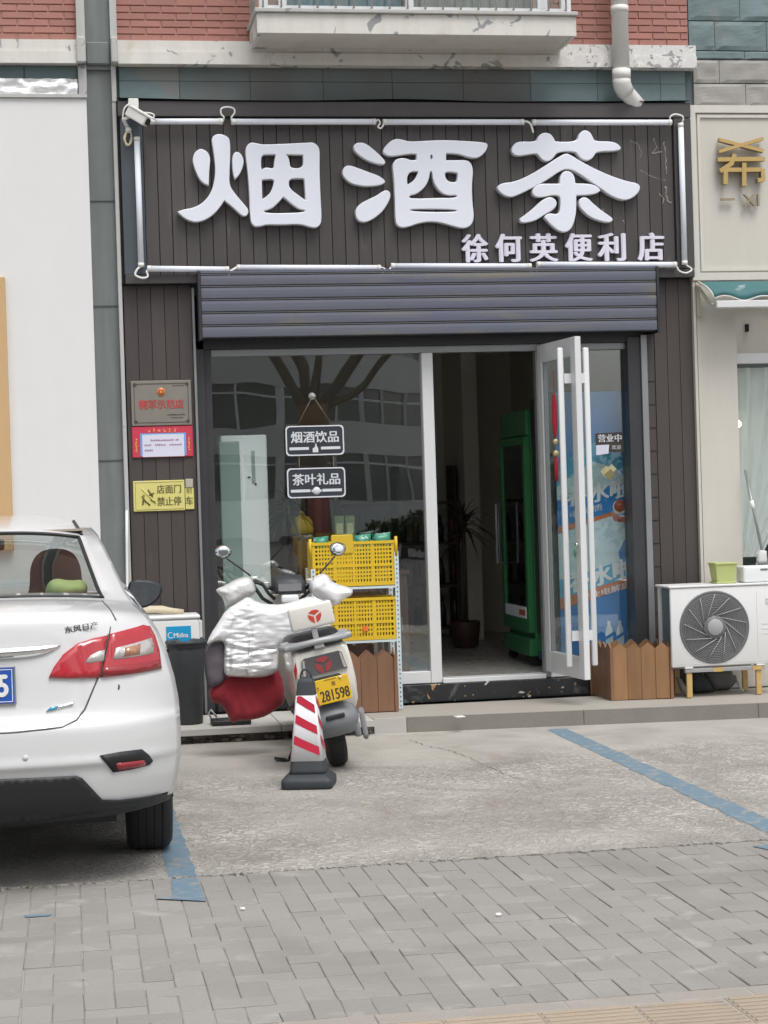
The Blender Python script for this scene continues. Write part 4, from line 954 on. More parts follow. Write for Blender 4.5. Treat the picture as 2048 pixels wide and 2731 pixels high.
# ---------------------------------------------------------------- plates on the pier
pq = thing('metal_plaque', 'brushed metal honour plaque with red characters on the brown pier', 'plaque', (.67, -.005, 2.13))
t = MB(); t.box(.462, .883, -.022, -.002, 2.137, 2.452, bev=.003); t.build('plate', brass_plate, pq)
t = MB(); a, b, c, d = .482, .862, 2.156, 2.432
for q in ((a, b, c, c + .004), (a, b, d - .004, d), (a, a + .004, c + .004, d - .004), (b - .004, b, c + .004, d - .004)): t.box(q[0], q[1], -.0245, -.0222, q[2], q[3])
for xx in (a + .008, b - .008):
    for z_ in (c + .008, d - .008): t.prism([(xx - .016, z_), (xx, z_ - .016), (xx + .016, z_), (xx, z_ + .016)], -.0246, -.0222)
t.build('border', brass_dark, pq)
t = MB(); t.lathe([(.001, -.0275), (.028, -.0275), (.029, -.0222)], (.672, 0, 2.372), 'Y', 24); em = t.build('emblem', emblem_gold, pq)
t = MB(); t.lathe([(.001, -.0290), (.022, -.0288), (.023, -.0276)], (.672, 0, 2.372), 'Y', 20); t.build('emblem_field', print_red, em)
t = MB(); t.prism([(.658, 2.362), (.664, 2.374), (.672, 2.386), (.680, 2.374), (.686, 2.362), (.676, 2.366), (.672, 2.356), (.668, 2.366)], -.0305, -.0291); t.build('emblem_star', emblem_gold, em)
lettering('拥军示范店', (.672, -.0223, 2.286), print_red, pq, w=.315, h=.062, depth=.002, smear=.0018)
t = MB(); rr = random.Random(2)
for k in range(11): t.box(.755 + k * .0072, .760 + k * .0072, -.0235, -.0222, 2.41, 2.416 + rr.uniform(-.001, .003))
for k in range(16): t.box(.712 + k * .0078, .718 + k * .0078, -.0235, -.0222, 2.206, 2.214 + rr.uniform(-.002, .003))
for k in range(12): t.box(.735 + k * .0072, .740 + k * .0072, -.0235, -.0222, 2.186, 2.193)
t.build('small_print', brass_dark, pq)
nt_ = thing('red_notice', 'red notice board holding a white paper in a blue frame, under the plaque', 'notice', (.67, -.005, 1.91))
t = MB(); t.box(.460, .885, -.016, -.002, 1.915, 2.133, bev=.004); t.build('board', notice_red, nt_)
t = MB(); t.box(.516, .535, -.0185, -.0162, 1.925, 2.08); t.box(.816, .836, -.0185, -.0162, 1.925, 2.08); t.box(.516, .836, -.0183, -.0163, 2.072, 2.083); t.build('paper_frame', paper_blue, nt_)
t = MB(); t.box(.530, .822, -.021, -.0187, 1.918, 2.074, bev=.001); t.build('paper', paper_white, nt_)
t = MB(); rr = random.Random(9)
def glyphlet(t, x, z, s, y0, y1):                              # a blurred, unreadable printed character
    for q in range(4):
        a_, b_ = x + rr.uniform(0, s * .5), z + rr.uniform(0, s * .8)
        if rr.random() < .5: t.box(a_, a_ + s * .5, y0 - q * .0001, y1, b_, b_ + s * .18)
        else: t.box(a_, a_ + s * .18, y0 - q * .0001, y1, b_ - s * .1, b_ + s * .5)
for k in range(6): glyphlet(t, .570 + k * .036, 2.093, .022, -.0175, -.0162)
for k in range(5):
    glyphlet(t, .481, 1.955 + k * .019, .018, -.0175, -.0162); glyphlet(t, .848, 1.955 + k * .019, .018, -.0175, -.0162)
t.build('heading', notice_gold, nt_)
t = MB()
for k in range(17):
    if k != 14: t.box(.59 + k * .0115, .598 + k * .0115, -.0222, -.0211, 2.028, 2.039 + rr.uniform(-.002, .002))
for k in range(21):
    if k not in (4, 5, 12, 13): t.box(.545 + k * .0125, .553 + k * .0125, -.0222, -.0211, 1.995, 2.006 + rr.uniform(-.002, .002))
for k in range(5): t.box(.547 + k * .0115, .555 + k * .0115, -.0222, -.0211, 1.958, 1.970)
t.build('print_lines', M('print_plum', (.30, .14, .22), .6), nt_)
ys = thing('no_parking_sign', 'cracked pale yellow no parking sign screwed to the brown pier', 'sign', (.67, -.005, 1.53))
def ysig(x0, x1, z0, z1): t = MB(); t.box(x0, x1, -.014, -.002, z0, z1, bev=.003); return t.build('plate', plate_lemon, ys)
ysig(.456, .815, 1.538, 1.752); ysig(.819, .880, 1.543, 1.694)
t = MB(); t.box(.822, .876, -.018, -.002, 1.696, 1.757, bev=.004); t.build('patch', M('patch_grey', (.42, .40, .33), .8, var=.15), ys)
lettering('店面门', (.705, -.0142, 1.690), ink_olive, ys, w=.170, h=.060, depth=.0012, smear=.0015)
lettering('禁止停', (.705, -.0142, 1.605), ink_olive, ys, w=.170, h=.062, depth=.0012, smear=.0015)
lettering('前', (.847, -.0145, 1.675), ink_olive, ys, w=.040, h=.040, depth=.0012)
lettering('车', (.846, -.0142, 1.603), ink_olive, ys, w=.052, h=.062, depth=.0012, smear=.0015)
t = MB()
for a, b in (((.520, 1.585), (.530, 1.655)), ((.515, 1.645), (.545, 1.600)), ((.535, 1.615), (.570, 1.580)), ((.560, 1.690), (.590, 1.640)), ((.565, 1.650), (.600, 1.665)), ((.575, 1.62), (.605, 1.60))):
    t.cyl((*[a[0], -.0146], a[1]), (b[0], -.0146, b[1]), .006, seg=6)
t.build('pictogram', ink_olive, ys)
t = MB(); t.cyl((.515, -.0152, 1.70), (.612, -.0152, 1.59), .0045, seg=6); t.build('slash', plate_lemon, ys)
t = MB()
for q in ((.470, .805, 1.548, 1.5505), (.470, .805, 1.738, 1.7405), (.470, .4725, 1.55, 1.738)): t.box(q[0], q[1], -.0152, -.0141, q[2], q[3])
t.build('border', ink_olive, ys)

# ---------------------------------------------------------------- boards hanging at the window
def board(zc, txt, icon, xc, top_loop):
    b = thing('hanging_board', {0: 'dark hanging board lettered for tobacco, liquor and drinks at the window', 1: 'dark hanging board lettered for tea and gifts, below the other board'}[icon], 'board', (xc, .05, zc))
    w, h = .21, .107; r = .028
    pts = []
    for (sx, sz, a0) in ((1, 1, 0), (-1, 1, 90), (-1, -1, 180), (1, -1, 270)):
        for k in range(5):
            a = R(a0 + 22.5 * k); pts.append((xc + sx * (w - r) + r * math.cos(a), zc + sz * (h - r) + r * math.sin(a)))
    t = MB(); t.prism(pts, .046, .056); t.build('panel', slate_board, b)
    ip = [(xc + (p[0] - xc) * .955, zc + (p[1] - zc) * .915) for p in pts]
    t = MB(); n = len(pts)
    for k in range(n):
        a, b2, c, d = pts[k], pts[(k + 1) % n], ip[(k + 1) % n], ip[k]
        t._add([(a[0], .0425, a[1]), (b2[0], .0425, b2[1]), (c[0], .0425, c[1]), (d[0], .0425, d[1]), (a[0], .0455, a[1]), (b2[0], .0455, b2[1]), (c[0], .0455, c[1]), (d[0], .0455, d[1])], [(0, 1, 2, 3), (0, 4, 5, 1), (3, 2, 6, 7)])
    t.build('border', chalk_white, b)
    lettering(txt, (xc, .0455, zc + .025), chalk_white, b, w=.345, h=.083, depth=.002, smear=.0022, vsmear=.001)
    t = MB(); t.box(xc - .185, xc - .045, .0435, .0455, zc - .066, zc - .046); t.box(xc + .042, xc + .182, .0435, .0455, zc - .066, zc - .046); t.build('rule', chalk_white, b)
    t = MB()
    if icon == 0:
        t.prism([(xc - .018, zc - .085), (xc + .022, zc - .085), (xc + .022, zc - .055), (xc + .012, zc - .04), (xc + .010, zc - .022), (xc + .002, zc - .022), (xc + .0, zc - .045), (xc - .018, zc - .058)], .0435, .0455)
    else:
        t.lathe([(.001, .0435), (.027, .0435), (.028, .0455)], (xc, 0, zc - .058), 'Y', 16); t.box(xc - .036, xc + .036, .0438, .0452, zc - .066, zc - .050)
    t.build('emblem', chalk_white, b)
    return b
b1 = board(2.006, '烟酒饮品', 0, 1.757, True); b2 = board(1.704, '茶叶礼品', 1, 1.758, False)
t = MB(); t.cyl((1.753, .05, 2.325), (1.63, .05, 2.112), .003, seg=5); t.cyl((1.753, .05, 2.325), (1.885, .05, 2.112), .003, seg=5); t.build('hanger_chain', chain_brown, b1)
t = MB(); t.lathe([(.002, .04), (.012, .05), (.026, .088), (.026, .0935)], (1.753, 0, 2.325), 'Y', 14); t.build('suction_hook', M('pvc_clear', (.55, .57, .58), .2, var=.2), b1)
for x in (1.64, 1.886):
    t = MB()
    for k in range(9): t.lathe([(.0035, -.006), (.0045, 0), (.0035, .006)], (x, .05, 1.822 + k * .0095), 'Z', 6)
    t.build('link_chain', chain_brown, b2)
    t = MB(); t.prism([(x - .006, 1.596), (x + .006, 1.596), (x, 1.578)], .046, .054); t.build('hook', chain_brown, b2)
# ---------------------------------------------------------------- inside the shop
struct((lambda t: (t.box(.5, 4.5, .205, 4.8, .12, .236), t.build('shop_floor', room_floor))[1])(MB()))
t = MB(); t.box(.45, 4.6, 4.6, 4.8, .2, 3.4); struct(t.build('shop_wall_back', room_wall))
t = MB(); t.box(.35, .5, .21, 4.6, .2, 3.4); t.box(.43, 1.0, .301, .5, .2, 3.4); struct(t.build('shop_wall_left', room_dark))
t = MB(); t.box(4.30, 4.45, .21, 4.6, .2, 3.4); struct(t.build('shop_wall_right', room_wall))
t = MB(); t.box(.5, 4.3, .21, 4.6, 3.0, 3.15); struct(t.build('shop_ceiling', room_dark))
t = MB(); t.box(3.62, 3.76, 3.7, 4.6, .236, 3.0); struct(t.build('shop_pillar_wall', room_wall))
# floor-standing air conditioner
fa = thing('floor_air_conditioner', 'tall white floor standing air conditioner behind the window', 'air conditioner', (1.26, .45, .236))
t = MB(); t.box(1.10, 1.435, .27, .62, .28, 2.065, bev=.012, seg=2); t.build('cabinet', cabinet_white, fa)
t = MB(); t.box(1.09, 1.235, .258, .269, .30, 2.02, bev=.004); t.build('front_panel', cabinet_mint, fa)
t = MB(); t.box(1.32, 1.345, .264, .269, 1.72, 1.95); t.build('display', M('display_grey', (.36, .46, .45), .4), fa)
t = MB(); t.box(1.10, 1.43, .28, .62, .2365, .279); t.build('plinth', cabinet_mint, fa)
t = MB(); t.box(1.29, 1.31, .2645, .2692, 1.755, 1.765); t.box(1.34, 1.352, .2645, .2692, 1.70, 1.715); t.build('mark', ink_black, fa)
# spiky dracaena
def spiky(name, label, c, n, L, mt, pot, seed, h0):
    p = thing(name, label, 'plant', (c[0], c[1], .236)); r = random.Random(seed)
    t = MB(); t.lathe([(.075, .236), (.11, .25), (.13, .46), (.125, .47), (.118, .45)], (c[0], c[1], 0), 'Z', 16); t.build('pot', pot, p)
    t = MB(); t.tube([(c[0], c[1], .44), (c[0] + .01, c[1], .5 * (h0 + .44)), (c[0], c[1], h0)], [.02, .016, .014], 8); t.build('stem', pot_brown, p)
    t = MB()
    for k in range(n):
        a = r.uniform(0, 6.283); e = r.uniform(-.3, 1.2); l = L * r.uniform(.6, 1.0); w = r.uniform(.010, .018)
        b0 = Vector((c[0], c[1], h0 + r.uniform(-.12, .03)))
        d = Vector((math.cos(a) * math.cos(e), math.sin(a) * math.cos(e), math.sin(e))); sd_ = Vector((-math.sin(a), math.cos(a), 0))
        pts = []
        for q in range(6):
            s = q / 5; pp_ = b0 + d * l * s + Vector((0, 0, -.45 * l * s * s)); ww = w * (1 - s) ** .6 * (1 if q else .6)
            pts.append((pp_ - sd_ * ww, pp_ + sd_ * ww))
        V = [t.bm.verts.new(x) for pr in pts for x in pr]
        for q in range(5):
            F = t.bm.faces.new((V[2 * q], V[2 * q + 1], V[2 * q + 3], V[2 * q + 2])); F.smooth = True
    t.build('leaves', mt, p)
spiky('dracaena', 'spiky dark green dracaena in a pot beside the tall white air conditioner', (1.63, .75), 70, .42, leaf_dark, pot_brown, 3, 1.58)
spiky('potted_plant', 'reddish leafy potted plant standing deep inside the doorway', (3.42, 2.9), 60, .5, leaf_red, pot_brown, 8, 1.35)
# side cabinet under the window holding a jar and cartons
cb = thing('display_cabinet', 'dark wooden display cabinet standing inside the window', 'cabinet', (1.95, .7, .236))
t = MB(); t.box(1.62, 2.5, .62, 1.0, .25, 1.0); t.build('carcass', cabinet_wood, cb)
t = MB(); t.box(1.60, 2.52, .60, 1.02, 1.001, 1.03, bev=.004); t.build('top', cabinet_wood, cb)
for k in range(3):
    t = MB(); t.box(1.64 + k * .285, 1.90 + k * .285, .605, .618, .30, .96, bev=.004); dd = t.build('door', cabinet_wood, cb)
    t = MB(); t.box(1.87 + k * .285, 1.88 + k * .285, .595, .604, .58, .68); t.build('handle', alu_grey, dd)
jr = thing('yellow_jar', 'rounded yellow lidded jar inside the window above the yellow crates', 'jar', (1.72, .45, 1.03))
t = MB(); t.lathe([(.03, 1.031), (.078, 1.035), (.085, 1.10), (.085, 1.30), (.08, 1.33)], (1.725, .70, 0), 'Z', 20); t.build('body', M('jar_brown', (.20, .11, .05), .4), jr)
t = MB(); t.lathe([(.086, 1.331), (.088, 1.37), (.08, 1.42), (.055, 1.455), (.02, 1.47), (.012, 1.50), (.001, 1.502)], (1.725, .70, 0), 'Z', 20); t.build('lid', jar_yellow, jr)
for k, (xa, lab) in enumerate(((1.965, 'pale green carton standing beside the jar inside the window'), (2.045, 'pale green carton, farther of the pair inside the window'))):
    c_ = thing('carton', lab, 'carton', (xa + .035, .7, 1.03))
    t = MB(); t.box(xa, xa + .072, .64, .74, 1.031, 1.455, bev=.003); t.build('box', carton_green, c_)
    t = MB(); t.box(xa + .012, xa + .06, .637, .6395, 1.32, 1.40); t.build('print', pack_pale, c_)
rc = thing('gift_box', 'tall dark red gift box inside the window behind the hanging boards', 'box', (1.87, .9, 1.03))
t = MB(); t.box(1.79, 1.955, .86, .98, 1.031, 1.70, bev=.004); t.build('box', carton_red, rc)
t = MB(); t.box(1.85, 1.895, .855, .8595, 1.10, 1.62); t.build('label', M('label_wine', (.28, .07, .06), .5), rc)
# shelf of bottles along the far end
sv = thing('bottle_shelf', 'dark shelf unit of bottles deep inside the doorway', 'shelf', (2.9, 4.0, .236))
for z in (.32, .72, 1.12, 1.5):
    t = MB(); t.box(2.5, 3.58, 3.95, 4.3, z, z + .025); t.build('shelf_board', cabinet_wood, sv)
for x in (2.49, 3.04, 3.582):
    t = MB(); t.box(x - .012, x + .012, 3.949, 4.301, .237, 1.86); t.build('upright', cabinet_wood, sv)
t = MB(); t.lathe([(.001, 0), (.034, .004), (.036, .16), (.014, .22), (.014, .28), (.001, .282)], (0, 0, 0), 'Z', 10); BT = mesh_of(t, 'bottle', bottle_dark)
t = MB(); t.lathe([(.001, 0), (.034, .004), (.036, .16), (.014, .22), (.014, .28), (.001, .282)], (0, 0, 0), 'Z', 10); BT2 = mesh_of(t, 'bottle', M('bottle_red', (.16, .03, .025), .25))
rb = random.Random(12)
for z in (.345, .745, 1.145):
    for k in range(9):
        o = bpy.data.objects.new('bottle', BT if rb.random() < .6 else BT2); _link(o); o.location = (2.56 + k * .118 + (.06 if k > 3 else 0), 4.05, z + .001)
        if rb.random() < .5: o.scale = (1, 1, .9)
        tag(o, ('dark' if o.data is BT else 'dark red') + (' bottle' if o.scale[2] > .95 else ' shorter bottle') + ' standing on the ' + {.345: 'lowest', .745: 'second', 1.145: 'third'}[z] + ' board of the shop shelf', 'bottle', 'bottles on the shop shelf')
# green drinks cooler, side on to the door
gc = thing('green_cooler', 'green upright drinks cooler with glass door inside the doorway', 'cooler', (3.8, 1.2, .236))
gx, ya, yb = 3.49, .86, 1.72
t = MB(); t.box(gx + .05, gx + .62, ya, yb, .40, 2.14, bev=.01); t.box(gx + .02, gx + .62, ya, yb, 2.02, 2.23, bev=.015); t.build('body', cooler_green, gc)
t = MB(); t.box(gx, gx + .62, ya - .005, yb + .005, .315, .45, bev=.008); t.build('base_panel', cooler_green, gc)
dr = MB(); dr.box(gx, gx + .049, ya, ya + .075, .50, 2.018, bev=.004); dr.box(gx, gx + .049, yb - .075, yb, .50, 2.018, bev=.004); dr.box(gx, gx + .049, ya + .0755, yb - .0755, .50, .60); dr.box(gx, gx + .049, ya + .0755, yb - .0755, 1.96, 2.018)
dr = dr.build('door', cooler_green, gc)
t = MB(); t.box(gx + .015, gx + .022, ya + .076, yb - .076, .601, 1.959); t.build('pane', glass_cooler, dr)
t = MB(); t.box(gx + .03, gx + .0485, ya + .076, yb - .076, .601, 1.959); t.build('inner_liner', cooler_black, dr)
t = MB(); t.box(gx - .003, gx + .012, ya + .08, yb - .08, .605, .69); t.build('label_strip', ad_white, dr)
t = MB(); t.box(gx - .005, gx - .0035, ya + .1, ya + .3, .625, .67); t.build('label_mark', ad_red, dr)
t = MB(); t.tube([(gx - .001, yb - .14, 1.50), (gx - .07, yb - .14, 1.50), (gx - .07, yb - .14, 1.02), (gx - .001, yb - .14, 1.02)], .011, 8); t.build('handle', alu_grey, dr)
t = MB(); t.tube([(gx - .003, yb + .06, 1.50), (gx - .003, yb + .06, 1.02)], .010, 8)
for z in (.80, 1.10, 1.35, 1.62, 1.85): t.box(gx + .024, gx + .0295, ya + .09, yb - .09, z, z + .012)
t.build('shelf_edge', alu_grey, dr)
for k, z in enumerate((1.40, 1.66, 1.12)):
    t = MB(); t.box(gx + .0235, gx + .029, ya + .12 + .05 * k, ya + .30 + .05 * k, z, z + .07); t.build('bottle_row', M('cooler_stock%d' % k, ((.30, .31, .32), (.24, .22, .20), (.20, .06, .05))[k], .4), dr)
for x in (gx + .06, gx + .54):
    for y in (ya + .06, yb - .06):
        t = MB(); t.lathe([(.04, -.012), (.042, 0), (.04, .012)], (x, y, .279), 'Y', 14); t.box(x - .012, x + .012, y - .018, y + .018, .28, .3155); t.build('caster', plastic_black, gc)
# blue drinks cooler against the side glass, its end wall carries the advertisement
bc = thing('blue_cooler', 'blue drinks cooler with a drink advertisement on its side, behind the side glass', 'cooler', (3.85, .5, .236))
bx, y0_, y1_ = 3.535, .255, .82
t = MB(); t.box(bx + .04, 4.16, y0_, y1_, .36, 2.33, bev=.008); t.build('body', cooler_blue, bc)
t = MB(); t.box(bx, bx + .0395, y0_ + .01, y1_ - .01, .50, 2.30, bev=.006); t.build('door', cooler_black, bc)
t = MB(); t.box(bx + .01, 4.15, y0_ + .01, y1_ - .01, .30, .358); t.build('base_panel', cooler_blue, bc)
for x in (bx + .06, 4.10):
    for y in (y0_ + .06, y1_ - .06):
        t = MB(); t.lathe([(.028, -.012), (.03, 0), (.028, .012)], (x, y, .267), 'Y', 12); t.box(x - .01, x + .01, y - .014, y + .014, .268, .3005); t.build('caster', plastic_black, bc)
fy_ = y0_ - .0015
ad = MB(); ad.box(bx + .045, 4.155, fy_, y0_ - .0002, .37, 2.32); ad = ad.build('advert', ad_blue, bc)
def adp(pts, lay, mt, name): 
    t = MB(); t.prism(pts, fy_ - .0006 * lay - .0004, fy_ - .0006 * lay + .0002); return t.build(name, mt, ad)
adp([(3.58, 1.78), (3.80, 1.90), (3.95, 1.98), (4.155, 1.96), (4.155, 1.66), (3.58, 1.60)], 1, ad_sky, 'ad_field')
adp([(3.58, 1.62), (3.72, 1.72), (3.86, 1.80), (4.02, 1.76), (4.155, 1.66), (4.155, 1.60), (3.58, 1.45)], 2, ad_ice, 'ad_field')
adp([(3.58, 1.52), (4.155, 1.66), (4.155, 1.44), (3.58, 1.30)], 3, ad_blue, 'ad_band')
adp([(3.58, 1.32), (4.155, 1.46), (4.155, 1.43), (3.58, 1.275)], 4, ad_orange, 'ad_stripe')
adp([(3.58, 1.27), (3.95, 1.38), (4.10, 1.40), (4.11, 1.25), (4.04, 1.12), (4.06, 1.0), (4.0, .98), (3.58, .90)], 5, ad_ice, 'ad_bottle')
adp([(3.58, .93), (4.155, 1.08), (4.155, .93), (3.58, .78)], 6, ad_sky, 'ad_band')
adp([(3.58, .79), (4.155, .94), (4.155, .87), (3.58, .71)], 7, ad_orange, 'ad_stripe')
rt = Matrix.Rotation(R(-13), 4, 'Y')
lettering('补水啦', (3.90, fy_ - .0032, 1.575), ad_white, ad, w=.50, h=.15, depth=.001, smear=.007, vsmear=.003, slant=.18, rot=Matrix.Rotation(R(-8), 4, 'Y'))
lettering('电解质', (3.80, fy_ - .0036, 1.435), ad_white, ad, w=.26, h=.05, depth=.001, slant=.2, rot=rt)
lettering('补水啦', (3.90, fy_ - .0048, .955), ad_white, ad, w=.52, h=.15, depth=.001, smear=.008, vsmear=.003, slant=.18, rot=rt)
lettering('专业电解质', (3.93, fy_ - .0054, .832), ad_white, ad, w=.40, h=.05, depth=.001, slant=.2, smear=.0015, rot=rt)
adp([(4.00, 1.40), (4.13, 1.37), (4.14, 1.33), (4.01, 1.355)], 8, ad_red, 'ad_tag')
t = MB(); t.lathe([(.001, 0), (.055, 0), (.056, .001)], (4.06, fy_ - .006, 1.455), 'Y', 16); t.build('ad_fruit', ad_white, ad)
t = MB(); t.lathe([(.001, 0), (.045, 0), (.046, .001)], (4.06, fy_ - .0075, 1.465), 'Y', 16); t.build('ad_fruit', ad_red, ad)
for k in range(3):
    x = 3.95 + k * .085
    adp([(x - .026, .42), (x + .026, .42), (x + .030, .50), (x + .024, .55), (x + .012, .58), (x + .012, .61), (x - .012, .61), (x - .012, .58), (x - .024, .55), (x - .030, .50)], 1, ad_ice, 'ad_small_bottle')
    adp([(x - .028, .47), (x + .028, .50), (x + .028, .525), (x - .028, .495)], 2, ad_blue, 'ad_small_label')
# stickers on the side glass
st = thing('open_sign', 'black open-for-business sticker with white characters on the side glass', 'sticker', (4.0, .09, 1.9))
t = MB(); t.prism([(3.845, 2.005), (4.045, 2.01), (4.055, 1.97), (4.06, 1.87), (3.99, 1.862), (3.845, 1.875)], .0915, .0945); t.build('backing', ink_black, st)
lettering('营业中', (3.952, .0912, 1.968), chalk_white, st, w=.180, h=.056, depth=.001, smear=.0015)
lettering('欢迎', (4.0, .0912, 1.90), chalk_white, st, w=.07, h=.032, depth=.0008)
t = MB(); t.prism([(3.845, 1.918), (3.945, 1.92), (3.938, 1.855), (3.845, 1.845)], .0896, .0914); t.build('paper', paper_white, st)
d1 = thing('diamond_sticker', 'tan paper diamonds stuck on the side glass', 'sticker', (3.97, .09, 1.7))
for a, b, c_ in ((3.915, 1.725, 0), (3.955, 1.735, 1), (3.945, 1.70, 2)):
    t = MB(); s = .042; t.prism([(a - s, b), (a - .005, b - s), (a + s, b + .004), (a + .005, b + s)], .0935 - .0012 * c_, .0945 - .0012 * c_); t.build('paper', M('paper_tan%d' % c_, ((.42, .38, .20), (.45, .42, .25), (.20, .18, .07))[c_], .7), d1)
# ---------------------------------------------------------------- rack with yellow crates at the window
rk = thing('crate_rack', 'white perforated angle posts of the rack holding the yellow crates', 'rack', (1.95, -.2, .1))
def angle_post(x, y, z0, z1, sx):
    t = MB(); t.box(x, x + sx * .030, y, y + .003, z0, z1); t.box(x, x + sx * .003, y + .0031, y + .032, z0, z1); po = t.build('post', post_white, rk)
    t = MB()
    for k in range(int((z1 - z0) / .032)):
        z = z0 + .02 + k * .032; t.prism([(x + sx * .009, z), (x + sx * .015, z - .006), (x + sx * .021, z), (x + sx * .015, z + .008)], y - .0012, y + .0006)
    t.build('slot_row', steel_dark, po)
angle_post(2.272, -.325, .101, 1.205, -1); angle_post(1.652, -.325, .101, 1.10, 1); angle_post(2.272, -.05, .101, 1.205, -1); angle_post(1.652, -.05, .101, 1.10, 1)
for z in (.585, .962):
    t = MB(); t.box(1.655, 2.27, -.321, -.300, z - .012, z + .004); t.box(1.655, 2.27, -.05, -.03, z - .012, z + .004); t.build('crossbar', post_white, rk)
def crate(label, x0, x1, z0, z1, ncol, rowspec):
    c = thing('plastic_crate', label, 'crate', ((x0 + x1) / 2, -.2, z0), 'yellow plastic crates on the rack')
    yf, yb = -.318, -.045
    t = MB(); t.box(x0, x1, yf + .008, yb - .006, z0, z0 + .008); t.build('floor', crate_yellow, c)
    for face, (ya, yb_) in (('front', (yf, yf + .007)), ('back', (yb - .005, yb))):
        t = MB(); b = .022
        t.box(x0, x1, ya - (.006 if face == 'front' else 0), yb_, z1 - .020, z1); t.box(x0, x1, ya - (.004 if face == 'front' else 0), yb_, z0, z0 + .028)
        t.box(x0, x0 + b, ya, yb_, z0 + .0281, z1 - .0201); t.box(x1 - b, x1, ya, yb_, z0 + .0281, z1 - .0201)
        zc = z0 + (z1 - z0) * rowspec; t.box(x0 + b, x1 - b, ya - .003, yb_, zc - .010, zc + .010)
        cw = (x1 - x0 - 2 * b) / ncol
        for k in range(1, ncol): t.box(x0 + b + k * cw - .009, x0 + b + k * cw + .009, ya - .002, yb_, z0 + .0281, z1 - .0201)
        for (za, zb) in ((z0 + .028, zc - .010), (zc + .010, z1 - .020)):
            nr = max(3, int((zb - za) / .024))
            for r in range(1, nr): t.box(x0 + b, x1 - b, ya + .001, yb_ - .001, za + (zb - za) * r / nr - .0066, za + (zb - za) * r / nr + .0066)
            nc = int((x1 - x0) / .022)
            for r in range(1, nc):
                xx = x0 + b + (x1 - x0 - 2 * b) * r / nc; t.obox((xx, (ya + yb_) / 2, (za + zb) / 2), (.0056, 0, 0), (0, .0022, 0), (0, 0, (zb - za) / 2))
        t.build('lattice_wall', crate_yellow, c)
    t = MB()
    for xx in (x0, x1 - .006):
        t.box(xx, xx + .006, yf + .0075, yb - .0055, z0 + .0085, z1 - .06); t.box(xx - .001, xx + .007, yf + .0075, yb - .0055, z1 - .0595, z1)
    t.build('side_wall', crate_yellow, c)
    return c
c1 = crate('upper yellow lattice crate full of green packets', 1.665, 2.245, .972, 1.283, 4, .46)
c2 = crate('lower yellow lattice crate with an orange price tag', 1.665, 2.245, .592, .888, 4, .42)
t = MB(); t.cyl((1.652, -.322, 1.18), (1.652, -.322, 1.31), .011, seg=8); t.cyl((2.257, -.322, 1.18), (2.257, -.322, 1.31), .011, seg=8); t.build('corner_horn', crate_yellow, c1)
t = MB(); t.box(1.80, 1.955, -.326, -.318, 1.20, 1.335, bev=.006); t.build('front_card', M('card_yellow', (.62, .43, .03), .5, var=.12), c1)
rr = random.Random(21)
for k, (xa, w, mt) in enumerate(((1.685, .105, pack_green), (1.97, .12, pack_green), (2.10, .13, pack_green))):
    p = thing('snack_packet', ('green and white packet, end of the row in the upper crate', 'green and white packet beside the yellow card in the upper crate', 'green and white packet leaning at the rack post in the upper crate')[k], 'packet', (xa + w / 2, -.25, 1.0), 'packets in the upper crate')
    t = MB(); pillow(t, [(xa, 1.10), (xa + w, 1.10), (xa + w, 1.328 + .006 * k), (xa, 1.318 + .005 * k)], -.262, .035, .035, .02, .05, .003, 30, seed=k); t.build('bag', mt, p)
for k, xa in enumerate((1.72, 1.99, 2.12, 1.84, 2.05)):
    lo = k > 2
    p = thing('carton', ('pale carton inside the upper crate behind the lattice near the card', 'pale carton inside the upper crate behind the lattice', 'pale carton inside the upper crate near the rack post', 'pale carton inside the lower crate', 'pale carton inside the lower crate near the price tag')[k], 'carton', (xa + .05, -.2, .6 if lo else .98))
    t = MB(); t.box(xa, xa + .105, -.28, -.10, .601 if lo else .981, (.80 if lo else 1.20) + .01 * k, bev=.004); t.build('box', (pack_pale, pack_green, pack_pale, M('carton_tan', (.32, .24, .13), .7), M('carton_tan2', (.38, .33, .15), .7))[k], p)
t = MB(); t.box(2.005, 2.04, -.327, -.3245, .655, .69); o = t.build('price_tag', M('tag_orange', (.80, .16, .03), .5), c2)

